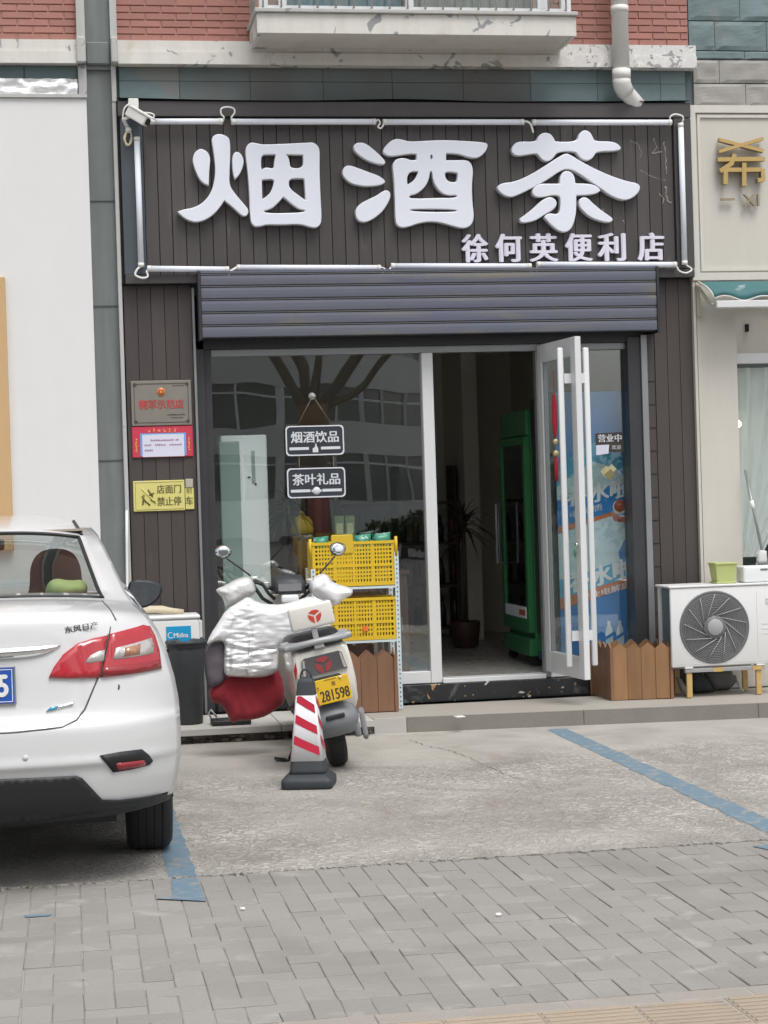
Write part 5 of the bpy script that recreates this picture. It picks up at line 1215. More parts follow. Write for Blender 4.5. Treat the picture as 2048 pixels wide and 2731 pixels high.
# ---------------------------------------------------------------- picket planters
def picket(t, p0, p1, z0, z1, th, nrm):
    """one pointed board standing from p0 to p1 along the ground"""
    p0, p1, nrm = Vector(p0), Vector(p1), Vector(nrm); d = p1 - p0; w = d.length; d.normalize()
    pr = [(0, z0), (w, z0), (w, z1 - w * .42), (w * .62, z1 - .008), (w * .5, z1), (w * .38, z1 - .008), (0, z1 - w * .42)]
    A = [p0 + d * a + Vector((0, 0, b)) for a, b in pr]; B = [a + nrm * th for a in A]; n = len(pr)
    V = [t.bm.verts.new(v) for v in A + B]
    t.bm.faces.new(V[:n]); t.bm.faces.new(V[n:][::-1])
    for i in range(n): t.bm.faces.new((V[i], V[(i + 1) % n], V[n + (i + 1) % n], V[n + i]))
def planter(label, corners, nx, ny, z0, z1, mt, mt_side):
    A, B, C, D = [Vector((*c, 0)) for c in corners]          # front-left, front-right, back-right, back-left
    p = thing('picket_planter', label, 'planter', ((A + B + C + D) / 4 + Vector((0, 0, z0))))
    for (P, Q, n, m_) in ((A, B, nx, mt), (C, D, nx, mt), (B, C, ny, mt_side), (D, A, ny, mt_side)):
        e = (Q - P).normalized(); inn = Vector((-e.y, e.x, 0)); g = (Q - P).length
        m0 = .012
        for k in range(n):
            a = P + e * (m0 + (g - 2 * m0) * k / n + .0015); b = P + e * (m0 + (g - 2 * m0) * (k + 1) / n - .0015)
            t = MB(); picket(t, a, b, z0 + rr.uniform(0, .003), z1 + rr.uniform(-.006, .006), .012, inn); t.build('picket', m_, p)
    t = MB()
    for c in (A, B, C, D): t.box(c.x - .011, c.x + .011, c.y - .011, c.y + .011, z0, z1 - .03)
    t.build('corner_post', mt_side, p)
    t = MB(); t.prism([(A.x + .02, A.y + .02), (B.x - .02, B.y + .02), (C.x - .02, C.y - .02), (D.x + .02, D.y - .02)], z0 + .01, z0 + .02, plane='xy'); t.build('floor', mt_side, p)
    return p
planter('brown picket planter box beside the air conditioner at the door', [(3.752, -.455), (4.172, -.515), (4.195, -.09), (3.722, -.04)], 4, 4, .1, .498, fence_wood, fence_wood_red)
planter('red brown picket planter box behind the scooter under the crates', [(1.60, -.45), (2.205, -.45), (2.205, -.345), (1.60, -.345)], 5, 1, .1, .523, fence_wood_red, fence_wood_red)

# ---------------------------------------------------------------- outdoor air conditioner by the neighbour
ac = thing('outdoor_air_conditioner', 'white outdoor air conditioner with round grey fan grille on a yellow stand', 'air conditioner', (4.55, -.4, .1))
x0, x1, yf, yb, z0, z1 = 4.168, 4.985, -.55, -.25, .318, .878
t = MB(); t.box(x0, x1, yf, yf + .03, z0, z1, bev=.008, seg=2); t.box(x0 + .004, x1, yf + .0305, yb, z0 + .004, z0 + .03); t.box(x1 - .02, x1, yf + .0305, yb, z0 + .0305, z1 - .005); t.build('casing', ac_white, ac)
t = MB(); t.box(x0 - .012, x1 + .008, yf - .008, yb + .01, z1 + .001, z1 + .016, bev=.004); t.build('lid', ac_white, ac)
t = MB(); t.box(x0 + .004, x0 + .02, yb - .045, yb, z0 + .031, z1 - .001); t.build('rear_post', ac_white, ac)
t = MB(); t.box(x0 + .02, x0 + .05, yf + .031, yb - .046, z0 + .031, z1 - .003); fin = t.build('coil', ac_fin, ac)
t = MB()
for k in range(24):
    z = z0 + .045 + k * .021; t.box(x0 + .016, x0 + .0195, yf + .031, yb - .046, z, z + .004)
t.build('coil_fins', ac_fin, fin)
fc = Vector((4.487, yf, .593)); fr = .246
t = MB(); t.lathe([(fr + .012, -.004), (fr + .006, -.010), (fr - .004, -.006), (fr - .010, -.0015)], fc, 'Y', 64); t.build('fan_ring', grille_grey, ac)
t = MB(); t.lathe([(.001, -.0005), (fr - .004, -.0012)], fc, 'Y', 48); t.build('fan_well_shade', well_shade, ac)  # flat disc on the solid casing, black for the shade inside the fan opening
t = MB()
for k in range(3):   # blades in the well
    a0 = k * 2.094 + .5; V = []
    for r_, w_ in ((.05, .5), (.12, .62), (.19, .6), (.225, .45)):
        V += [fc + Vector((r_ * math.cos(a0 - w_), -.002, r_ * math.sin(a0 - w_))), fc + Vector((r_ * math.cos(a0 + w_), -.0045, r_ * math.sin(a0 + w_)))]
    t._add(V, [(0, 1, 3, 2), (2, 3, 5, 4), (4, 5, 7, 6)])
t.build('fan_blade', M('fan_blade_grey', (.13, .14, .145), .5), ac)
t = MB()
for k in range(13):
    r_ = .092 + k * .0118; t2 = []
    seg = 56
    for q in range(seg + 1):
        a = 2 * math.pi * q / seg; t2.append(fc + Vector((r_ * math.cos(a), -.010 - .006 * math.sin((r_ - .08) / .17 * 3.14), r_ * math.sin(a))))
    t.tube(t2, .0022, 4, cap=False)
gr = t.build('grille_rings', M('ring_grey', (.21, .215, .22), .5), ac)
for k in range(13):
    a = 2 * math.pi * k / 13; pts = []
    A0 = Vector((math.cos(a), math.sin(a))) * .082; A1 = Vector((math.cos(a - .86), math.sin(a - .86))) * (fr - .014)
    for q in range(4):
        s = q / 3; w2 = A0.lerp(A1, s)
        pts.append(fc + Vector((w2.x, -.018 - .004 * math.sin(s * 3.14), w2.y)))
    t = MB(); t.tube(pts, .0032, 5); t.build('grille_spoke', hub_grey, ac)
t = MB(); t.lathe([(.001, -.018), (.082, -.018), (.085, -.012)], fc, 'Y', 32); hb = t.build('fan_hub', grille_grey, ac)
t = MB(); t.lathe([(.001, -.024), (.054, -.024), (.060, -.0185)], fc, 'Y', 32); t.build('hub_cap', hub_grey, hb)
t = MB(); a_ = 4.872; t.box(a_, a_ + .006, yf - .0022, yf - .0002, .735, .780); t.box(a_ + .006, a_ + .028, yf - .0022, yf - .0002, .772, .780); t.box(a_ + .022, a_ + .028, yf - .0022, yf - .0002, .735, .7719); t.box(a_ + .0115, a_ + .0165, yf - .0022, yf - .0002, .735, .762); t.box(a_ + .034, a_ + .040, yf - .0022, yf - .0002, .735, .780); t.build('brand_mark', M('mark_grey', (.48, .48, .49), .5), ac)
t = MB()
for z in (.60, .565, .53): t.box(4.842, 4.965, yf - .003, yf - .0003, z, z + .007, bev=.001)
t.build('louvre', ac_white, ac)
t = MB(); t.box(x0 + .03, x1 - .02, yf - .0012, yf - .0002, z0 + .018, z0 + .021); t.box(4.805, 4.8065, yf - .0012, yf - .0002, z0 + .05, z1 - .05); t.build('panel_seam', M('seam_pale', (.52, .52, .51), .6), ac)
bk = thing('ac_stand', 'yellow painted steel stand under the outdoor air conditioner', 'stand', (4.55, -.4, .1))
for x in (4.275, 4.79):
    for y in (-.545, -.27):
        t = MB(); t.box(x, x + .040, y, y + .025, .1, .276, bev=.003); t.build('leg', bracket_yellow, bk)
t = MB(); t.box(4.262, 4.85, -.553, -.515, .278, .305, bev=.002); t.box(4.262, 4.85, -.28, -.245, .278, .305, bev=.002); t.build('rail', steel_galv, bk)
t = MB(); t.box(4.47, 4.54, -.556, -.5535, .277, .306); t.box(4.76, 4.83, -.556, -.5535, .277, .306); t.build('paint_patch', bracket_yellow, bk)
t = MB()
for x in (4.26, 4.79): t.box(x, x + .06, -.558, -.50, .306, .3175, bev=.003)
t.build('foot_pad', ac_white, bk)
# odds and ends stored under the unit
t = MB(); pillow(t, [(4.23, .25), (4.28, .22), (4.33, .12), (4.36, .101), (4.30, .103), (4.26, .15)], -.42, .03, .02, .02, .03, .006, 20, seed=4); tag(t.build('cardboard_piece', M('card_grey', (.22, .21, .195), .85, var=.15)), 'torn grey cardboard tucked behind the yellow stand leg', 'cardboard')
t = MB(); pillow(t, [(4.38, .27), (4.46, .26), (4.53, .18), (4.56, .103), (4.40, .101), (4.36, .16)], -.30, .05, .04, .02, .06, .012, 16, seed=6); tag(t.build('rag', M('rag_dark', (.035, .04, .045), .9, var=.2)), 'dark folded rag lying under the air conditioner', 'rag')
t = MB(); pillow(t, [(4.50, .27), (4.72, .26), (4.76, .16), (4.70, .103), (4.58, .101), (4.53, .18)], -.22, .05, .04, .025, .06, .012, 14, seed=8); tag(t.build('sack', rag_grey), 'grey crumpled sack stored under the air conditioner', 'sack')
t = MB(); t.tube([(4.70, -.34, .22), (4.715, -.38, .16), (4.735, -.42, .108)], .010, 8); tag(t.build('short_stick', steel_galv), 'short pale stick leaning under the air conditioner', 'stick')
# lime pot and white tray on the unit
pt = thing('flower_pot', 'square lime green plastic flower pot on the air conditioner', 'flower pot', (4.6, -.42, .894))
def sq_ring(cx, cy, h, z): return [(cx - h, cy - h, z), (cx + h, cy - h, z), (cx + h, cy + h, z), (cx - h, cy + h, z)]
t = MB(); t.loft([sq_ring(4.615, -.40, .062, .908), sq_ring(4.615, -.40, .078, 1.028)], smooth=False); t.build('body', pot_lime, pt)
t = MB(); t.box(4.531, 4.699, -.484, -.316, 1.029, 1.043, bev=.003); t.build('rim', pot_lime, pt)
t = MB(); t.box(4.540, 4.690, -.475, -.325, .8955, .9075, bev=.003); t.build('saucer', pot_lime, pt)
ty = thing('white_caddy', 'white plastic caddy box with oval grip on the air conditioner', 'box', (4.9, -.42, .894))
t = MB(); t.box(4.735, 5.10, -.50, -.34, .8955, 1.012, bev=.014, seg=3); t.build('body', tray_white, ty)
t = MB(); t.box(4.86, 4.915, -.5025, -.5005, .978, .992, bev=.0009); t.build('grip_hole', grille_grey, ty)

# ---------------------------------------------------------------- beige shop next door
nb = thing('beige_shopfront', 'beige panelled shopfront with gold characters and a white curtained window', 'shopfront', (5.5, .05, .1))
t = MB(); t.box(4.5765, 9.0, -.03, .3, 3.10, 4.392); t.build('sign_wall', beige_wall, nb)
def frame(t, xa, xb, za, zb, w, y0, y1):
    t.box(xa, xb, y0, y1, zb - w, zb); t.box(xa, xb, y0, y1, za, za + w); t.box(xa, xa + w, y0, y1, za + w + .0003, zb - w - .0003); t.box(xb - w, xb, y0, y1, za + w + .0003, zb - w - .0003)
t = MB(); frame(t, 4.578, 8.5, 3.105, 4.390, .055, -.052, -.0305); frame(t, 4.648, 8.4, 3.172, 4.322, .022, -.044, -.0305); t.build('moulding', beige_trim, nb)
t = MB(); t.box(4.578, 4.598, -.04, .3, .1, 3.098); t.box(4.604, 4.632, -.036, .3, .1, 3.098); t.box(4.6325, 4.905, -.03, .3, .1, 3.098); t.build('pier', beige_wall, nb)
t = MB(); t.box(4.906, 9.0, .12, .3, 2.575, 3.098); t.build('lintel', beige_wall, nb)
t = MB(); t.box(4.906, 9.0, .06, .119, 2.495, 2.572, bev=.004); t.box(4.906, 4.93, .06, .119, .9, 2.494); t.build('window_frame', alu_white, nb)
t = MB(); t.box(4.931, 9.0, .085, .092, .90, 2.494); t.build('pane', glass_thin, nb)
t = MB(); t.box(4.906, 9.0, -.03, .3, .1, .895); t.build('sill_wall', beige_wall, nb)
t = MB(); t.box(4.906, 9.0, 1.4, 1.5, .1, 3.0); t.build('inner_wall', M('inner_teal', (.05, .07, .07), .7, var=.2), nb)
# curtain gathered to one side
t = MB(); rows = []
for j in range(30):
    s = j / 29; z = 2.47 - s * 1.42
    row = []
    for k in range(40):
        u = k / 39; xr = 5.75 - .62 * (s ** 1.5) * (1 if s < .8 else 1); x = 4.94 + (xr - 4.94) * u
        row.append((x, .19 + .022 * math.sin(u * 34 + s * 2) + .012 * math.sin(u * 71), z + .22 * u * s * (1 - s) * 1.2))
    rows.append(row)
t.loft(rows, closed=False); t.build('curtain', curtain_white, nb)
t = MB(); t.ball((4.925, .045, 2.045), .026); bl = t.build('bulb', M('bulb_glow', (.9, .85, .7), .4, emit=((1.0, .86, .62), 9.0)), nb)
t = MB(); t.cyl((4.925, .05, 2.07), (4.925, .055, 2.11), .011, seg=8); t.build('bulb_holder', white_paint, bl)
t = MB(); t.box(5.03, 5.05, .085, .118, 2.735, 2.79); t.build('hook', joint_black, nb)
t = MB()
for q, (w_, pts) in enumerate(GOLD_STROKES):                # the gold character, stroke by stroke
    for j_, (a, b) in enumerate(zip(pts, pts[1:])):
        A_, B_ = Vector(a), Vector(b); d_ = (B_ - A_).normalized(); n_ = Vector((-d_.y, d_.x)) * w_ / 2; A_ = A_ - d_ * w_ * .3; B_ = B_ + d_ * w_ * .3
        t.prism([tuple(A_ + n_), tuple(B_ + n_), tuple(B_ - n_), tuple(A_ - n_)], -.100 - .0012 * q - .0004 * j_, -.0525 + .0004 * j_, side_mi=1)
t.build('character', [gold_face, gold_dim], nb)
lettering('一', (4.855, -.055, 3.695), gold_dim, nb, w=.105, h=.014, depth=.022, name='lettering')
lettering('XI', (5.035, -.055, 3.688), gold_dim, nb, w=.125, h=.085, depth=.026, name='lettering')
aw = thing('awning', 'folded teal canvas awning with white edging over the neighbour window', 'awning', (5.2, -.2, 2.9))
t = MB(); rows = []
for j in range(9):
    s = j / 8; row = []
    for k in range(60):
        x = 4.60 + .045 * s + 1.5 * k / 59
        zt_ = 3.09 + .004 * noise.noise(Vector((x * 5, 0, 1))); zb_ = 2.945 + .018 * math.sin(x * 19) + .012 * noise.noise(Vector((x * 7, 2, 0)))
        y = -.10 - .20 * math.sin(s * 1.9) - .012 * noise.noise(Vector((x * 6, s * 4, 0)))
        row.append((x, y, zt_ + (zb_ - zt_) * s))
    rows.append(row)
t.loft(rows, closed=False); cv = t.build('canvas', awning_teal, aw)
md = cv.modifiers.new('thick', 'SOLIDIFY'); md.thickness = .004
t = MB(); t.tube([(p[0], p[1] - .006, p[2]) for p in rows[-1]], .006, 5); t.tube([(p[0], p[1] - .004, p[2]) for p in [r[0] for r in rows]], .007, 5); t.build('edging', M('edging_white', (.60, .58, .54), .7), aw)
t = MB(); t.box(4.655, 6.1, -.33, -.26, 2.875, 2.925, bev=.004); t.build('front_rail', alu_white, aw)
t = MB(); t.tube([(4.60, -.05, 3.08), (4.612, -.12, 3.02), (4.63, -.22, 2.93), (4.645, -.29, 2.90)], .012, 6); t.box(4.598, 4.625, -.07, -.041, 2.84, 3.06, bev=.003); t.build('arm', M('arm_aged', (.46, .42, .34), .6, var=.15), aw)
mp_ = thing('mop', 'grey handled mop leaning against the neighbour window frame', 'mop', (4.95, -.38, .9))
t = MB(); t.cyl((4.918, -.10, 1.70), (4.955, -.30, 1.10), .011, seg=8); t.build('handle', alu_grey, mp_)
t = MB(); t.cyl((4.932, -.175, 1.475), (4.936, -.195, 1.415), .016, seg=8); t.build('grip', white_paint, mp_)
t = MB(); pillow(t, [(4.91, 1.10), (4.94, 1.12), (4.985, 1.11), (4.99, 1.015), (4.90, 1.015)], -.31, .02, .02, .015, .03, .004, 40); t.build('mop_head', M('mop_white', (.56, .57, .57), .7), mp_)

# ---------------------------------------------------------------- bin and the unit behind the car
bn = thing('rubbish_bin', 'dark grey tapered plastic bin standing on the ledge beside the scooter', 'bin', (.755, -.55, .1))
t = MB(); t.lathe([(.09, .101), (.098, .104), (.128, .62), (.131, .64), (.139, .645), (.141, .66), (.133, .662), (.125, .64), (.118, .60), (.092, .12), (.001, .118)], (.757, -.56, 0), 'Z', 36); t.build('body', bin_grey, bn)
t = MB()
for a in (0, math.pi): t.ball((.757 + .142 * math.cos(a + .2), -.56 + .142 * math.sin(a + .2), .60), (.016, .022, .012), 8)
t.build('lug', bin_grey, bn)
t = MB(); n = 40
t.loft([[(.757 + (.134 + .008 * noise.noise(Vector((k * .8, j, 0)))) * math.cos(2 * math.pi * k / n), -.56 + (.134 + .006 * noise.noise(Vector((k * .8, j, 3)))) * math.sin(2 * math.pi * k / n), .663 - j * .015 - .012 * noise.noise(Vector((k * .6, j * 2, 7)))) for k in range(n)] for j in range(4)], cap=False); t.build('liner', plastic_black, bn)
a2 = thing('outdoor_air_conditioner', 'white outdoor air conditioner with a blue brand sticker beside the bin', 'air conditioner', (.6, -.3, .1))
t = MB(); t.box(.12, .862, -.43, -.14, .14, .80, bev=.02, seg=3); t.build('casing', ac_white, a2)
t = MB(); t.box(.115, .868, -.436, -.135, .795, .825, bev=.012, seg=2); t.build('lid', ac_white, a2)
t = MB(); t.box(.863, .885, -.36, -.24, .66, .78, bev=.006); t.build('valve_cover', ac_white, a2)
t = MB(); t.box(.633, .802, -.4335, -.4305, .632, .752, bev=.001); sk = t.build('sticker', sticker_blue, a2)
lettering('Midea', (.733, -.4337, .690), white_paint, sk, w=.100, h=.032, depth=.0012, smear=.0012)
t = MB(); n = 18
for k in range(n):
    a = R(60 + 250 * k / n); b = R(60 + 250 * (k + 1) / n); ra, rb_ = .020, .020
    for (rr0, rr1) in ((.016, .021),): t._add([(.664 + r_ * math.cos(q), -.4345, .692 + r_ * math.sin(q)) for q in (a, b) for r_ in (rr0, rr1)], [(0, 1, 3, 2)])
t.build('logo_ring', white_paint, sk)
t = MB(); t.box(.16, .22, -.42, -.15, .1, .14); t.box(.76, .82, -.42, -.15, .1, .14); t.build('foot', plastic_black, a2)
t = MB(); t.tube([(.35, -.30, .84), (.45, -.30, .86), (.58, -.30, .862), (.68, -.29, .85), (.76, -.27, .835)], .022, 10); t.tube([(.36, -.25, .845), (.50, -.24, .872), (.62, -.24, .868), (.72, -.22, .84)], .018, 10); t.build('insulated_pipe', cable_aged, a2)
t = MB(); t.tube([(.405, -.07, 1.55), (.398, -.09, 1.3), (.39, -.1, .95), (.40, -.15, .84)], .010, 8); t.build('insulated_pipe', cable_white, a2)

# ---------------------------------------------------------------- striped traffic post
cn = thing('traffic_cone', 'black rubber traffic cone with red and white striped sleeve in the parking bay', 'traffic cone', (1.272, -2.93, 0), rz=R(-14))
def sqr(h, z, r=.25, n=4):
    pts = []; c = h * (1 - r)
    for (sx, sy, a0) in ((1, 1, 0), (-1, 1, 90), (-1, -1, 180), (1, -1, 270)):
        for k in range(n + 1):
            a = R(a0 + 90 * k / n); pts.append((sx * c + h * r * math.cos(a), sy * c + h * r * math.sin(a), z))
    return pts
t = MB(); t.loft([sqr(.138, .004, .22), sqr(.142, .010, .22), sqr(.142, .040, .22), sqr(.138, .052, .22), sqr(.120, .066, .25), sqr(.104, .080, .3)]); t.build('base', cone_black, cn, local=True)
def ch_(z): return .098 + (.044 - .098) * (z - .08) / (.59 - .08)
t = MB(); t.loft([sqr(.104, .0805, .3), sqr(ch_(.10) , .10, .25), sqr(ch_(.575), .575, .25), sqr(.040, .594, .3), sqr(.030, .604, .35)]); t.build('body', cone_black, cn, local=True)
t = MB(); n = 14; t.tube([(.030 * math.cos(a), 0, .602 + .046 * math.sin(a)) for a in [math.pi * k / n for k in range(n + 1)]], .0055, 8); t.build('handle', cone_black, cn, local=True)
zs0, zs1 = .150, .508
t = MB(); t.loft([sqr(ch_(z) + .0015, z, .25) for z in (zs0, (zs0 + zs1) / 2, zs1)], cap=False); sv_ = t.build('sleeve', tape_white, cn, local=True)
sv_.modifiers.new('thick', 'SOLIDIFY').thickness = .0012
t = MB()
for rot in range(4):
    m_ = Matrix.Rotation(rot * math.pi / 2, 4, 'Z')
    for k in range(3):
        zc = .466 - k * .115 ; hh = .048
        V = []
        for u in range(9):
            s = -1 + u / 4
            for dz in (-hh / 2, hh / 2):
                z = min(max(zc - .032 * s + dz, zs0 + .002), zs1 - .002); h = ch_(z)
                V.append(m_ @ Vector((s * h * .86, -h - .0035, z)))
        t._add(V, [(2 * q, 2 * q + 2, 2 * q + 3, 2 * q + 1) for q in range(8)])
t.build('red_stripe', tape_red, sv_, local=True)

# flat black tray lying on the ledge behind the red lining
tr_ = thing('black_tray', 'flat black plastic tray lying on the ledge beside the bin', 'tray', (.97, -.72, .1))
t = MB(); t.box(.90, 1.16, -.80, -.60, .101, .135, bev=.008, seg=2); t.build('tray', plastic_black, tr_)
t = MB(); t.tube([(.905, -.70, .135), (.885, -.70, .18), (.90, -.69, .20), (.94, -.69, .15)], .007, 6); t.build('strap', rack_grey, tr_)
# ---------------------------------------------------------------- electric scooter leaning on its side stand
LEAN = R(-11.0)                                      # top leans towards -x
scm = Matrix.Translation((1.545, -2.22, 0)) @ Matrix.Rotation(R(-1.0), 4, 'Z') @ Matrix.Rotation(LEAN, 4, 'Y')
sc_ = thing('electric_scooter', 'cream electric scooter leaning on its stand with yellow number plate', 'scooter', mtx=scm)
def SP(mb, name, mat, parent=None): return mb.build(name, mat, parent or sc_, local=True)
# wheels (local frame: +y forward, contact at origin)
def wheel(y):
    t = MB(); Rr = .215
    t.lathe([(.150, -.050), (.175, -.056), (.200, -.050), (.212, -.030), (Rr, 0), (.212, .030), (.200, .050), (.175, .056), (.150, .050)], (0, y, Rr), 'X', 40)
    w = SP(t, 'wheel', rubber)
    t = MB()
    for k in range(40):
        a = 2 * math.pi * k / 40
        for sx in (-1, 1):
            p = Vector((sx * .018, y + .2125 * math.cos(a + sx * .04), Rr + .2125 * math.sin(a + sx * .04)))
            t.obox(p, (.013, 0, 0), (0, -.004 * math.sin(a), .004 * math.cos(a)), (0, .004 * math.cos(a), .004 * math.sin(a)))
    SP(t, 'tread_block', rubber, w)['kind'] = 'stuff'
    t = MB(); t.lathe([(.03, -.045), (.149, -.040), (.149, .040), (.03, .045)], (0, y, Rr), 'X', 30); SP(t, 'rim', scooter_grey, w)
wheel(.02); wheel(1.20)
# tail body: loft of rounded sections along y
def sec(y, hw, zb, zt, tw, bw=.7):
    """rounded section: hw half width, zb bottom, zt top, tw top width factor"""
    pr = [(-bw * hw, zb), (bw * hw, zb), (hw * .92, zb + (zt - zb) * .18), (hw, zb + (zt - zb) * .45), (hw * .99, zb + (zt - zb) * .7), (hw * tw, zt - (zt - zb) * .08), (hw * tw * .86, zt), (-hw * tw * .86, zt), (-hw * tw, zt - (zt - zb) * .08), (-hw * .99, zb + (zt - zb) * .7), (-hw, zb + (zt - zb) * .45), (-hw * .92, zb + (zt - zb) * .18)]
    return [(x, y, z) for x, z in pr]
t = MB(); t.loft([sec(-.385, .150, .56, .735, .93), sec(-.375, .166, .46, .75, .95, .85), sec(-.30, .178, .33, .76, .95), sec(-.12, .185, .30, .76, .95), sec(.12, .18, .30, .74, .95), sec(.34, .15, .32, .70, .9)])
SP(t, 'tail_body', scooter_cream)
t = MB(); t.prism([(-.132, .605), (.132, .605), (.118, .700), (.10, .712), (-.10, .712), (-.118, .700)], -.400, -.376); lp = SP(t, 'tail_lamp', lamp_smoke)
t = MB(); t.prism([(-.128, .612), (-.112, .612), (-.102, .70), (-.114, .70)], -.403, -.4003); t.prism([(.128, .612), (.112, .612), (.102, .70), (.114, .70)], -.403, -.4003); SP(t, 'reflector_strip', lamp_clear, lp)
def tri_logo(t, c, s, y0, y1, gap=.12):
    """rounded three-blade emblem"""
    for k in range(3):
        a = R(30 + 120 * k); b = R(30 + 120 * (k + 1))
        mid = (a + b) / 2
        P = [(math.cos(mid) * gap * 1.4, math.sin(mid) * gap * 1.4), (math.cos(a + .14) * .98, math.sin(a + .14) * .98), (math.cos(mid - .35) * .92, math.sin(mid - .35) * .92), (math.cos(mid + .35) * .92, math.sin(mid + .35) * .92), (math.cos(b - .14) * .98, math.sin(b - .14) * .98)]
        t.prism([(c[0] + p[0] * s * 1.05, c[1] + p[1] * s) for p in P], y0, y1)
t = MB(); tri_logo(t, (.0, .655), .052, -.4035, -.4003); SP(t, 'lamp_logo', M('logo_dim', (.30, .05, .055), .3), lp)
t = MB(); t.prism([(-.172, .60), (-.150, .66), (-.152, .70), (-.172, .66)], -.383, -.372); SP(t, 'side_reflector', lamp_red)
# seat, rack, backrest
t = MB(); t.loft([sec(-.33, .12, .74, .80, .9), sec(-.2, .15, .74, .83, .9), sec(.1, .16, .73, .82, .9), sec(.38, .12, .70, .79, .85)]); SP(t, 'seat', plastic_black)
t = MB()
t.loft([[(x, y + dy, z + dz) for dy, dz in ((-.022, -.014), (.022, -.014), (.026, .008), (.016, .018), (-.018, .018), (-.026, .006))] for x, y, z in ((-.215, -.12, .775), (-.205, -.30, .778), (-.16, -.375, .782), (0, -.395, .79), (.16, -.375, .782), (.205, -.30, .778), (.215, -.12, .775))]); 
SP(t, 'grab_rail', rack_grey)
t = MB(); t.box(-.200, .200, -.385, -.10, .770, .802, bev=.010, seg=2); t.box(-.03, .03, -.41, -.36, .748, .80, bev=.006); SP(t, 'rack_plate', rack_grey)
t = MB(); t.box(-.13, -.04, -.402, -.372, .757, .772); t.box(.045, .135, -.402, -.372, .757, .772); SP(t, 'rack_slot', plastic_black)
t = MB(); t.box(-.016, .016, -.335, -.315, .797, .90, bev=.003); SP(t, 'backrest_post', rack_grey)
t = MB(); t.box(-.13, .13, -.35, -.31, .865, 1.005, bev=.018, seg=3); br = SP(t, 'backrest', scooter_cream)
t = MB(); tri_logo(t, (.018, .933), .040, -.3530, -.3503); SP(t, 'backrest_logo', logo_red, br)
# plate, mudguard
t = MB(); t.box(-.078, .120, -.428, -.420, .432, .575, bev=.003); pl = SP(t, 'number_plate', plate_yellow)
lettering('281598', (.026, -.4285, .478), ink_black, pl, w=.170, h=.062, depth=.0012, smear=.0012, local=True)
t = MB(); t.box(.020, .040, -.4302, -.4284, .530, .552); t.box(.024, .036, -.4304, -.4303, .534, .548); t.box(-.070, -.058, -.4302, -.4284, .532, .536); t.box(-.066, -.062, -.4302, -.4284, .515, .532); t.box(-.02, .05, -.4302, -.4284, .566, .570); SP(t, 'plate_mark', M('ink_brown', (.25, .15, .03), .6), pl)
t = MB(); t.ball((.075, -.431, .565), (.010, .006, .007), 8); SP(t, 'plate_lamp', lamp_clear, pl)
t = MB(); t.loft([[(x, y, z) for x, z in ((-hw, z0), (hw, z0), (hw, z1 - .01), (hw * .8, z1), (-hw * .8, z1), (-hw, z1 - .01))] for y, hw, z0, z1 in ((-.415, .085, .43, .58), (-.30, .10, .46, .60))]); SP(t, 'plate_holder', plastic_black)
t = MB()
rings = []
for k in range(9):
    s = k / 8; z = .445 - .215 * s; y = -.32 - .075 * math.sin(s * 2.6) - .05 * s + .06 * s * s; hw = .085 + .055 * math.sin(min(1, s * 1.15) * math.pi * .8)
    rings.append([(-hw, y + .05, z), (-hw * .8, y + .008, z), (-hw * .4, y - .012, z), (0, y - .018, z), (hw * .4, y - .012, z), (hw * .8, y + .008, z), (hw, y + .05, z), (hw * .9, y + .10, z), (-hw * .9, y + .10, z)])
t.loft(rings); fd = SP(t, 'mudguard', scooter_grey)
t = MB(); t.box(-.055, .055, -.428, -.392, .335, .362, bev=.006); SP(t, 'mudguard_reflector', plastic_black, fd)
t = MB(); t.tube([(.10, -.33, .56), (.125, -.30, .46), (.14, -.15, .34)], [.026, .028, .02], 8); SP(t, 'cable_cover', plastic_black)
t = MB(); t.box(.105, .145, -.26, .20, .18, .27, bev=.012, seg=2); SP(t, 'swing_arm', scooter_grey)
t = MB(); t.loft([[(.17 + .016 * math.cos(a), y + .0 , z + .0 + .018 * math.sin(a)) for a in [2 * math.pi * k / 8 for k in range(8)]] for y, z in ((-.26, .33), (-.24, .27), (-.22, .20), (-.21, .165))]); SP(t, 'foot_peg', rack_grey)
t = MB(); t.cyl((.10, .02, .215), (.165, .02, .215), .03, seg=14); SP(t, 'axle_nut', steel_dark)
t = MB(); t.tube([(-.13, .30, .26), (-.21, .32, .14), (-.262, .33, .056)], .011, 8); t.tube([(-.262, .33, .056), (-.275, .29, .058), (-.34, .27, .085), (-.345, .31, .09), (-.28, .35, .06)], .009, 6); SP(t, 'side_stand', plastic_black)
t = MB(); t.tube([(-.10, .0, .30), (-.12, -.05, .48), (-.12, .02, .60)], .016, 8); t.tube([(.10, .0, .30), (.12, -.05, .48), (.12, .02, .60)], .016, 8); SP(t, 'shock_absorber', plastic_black)
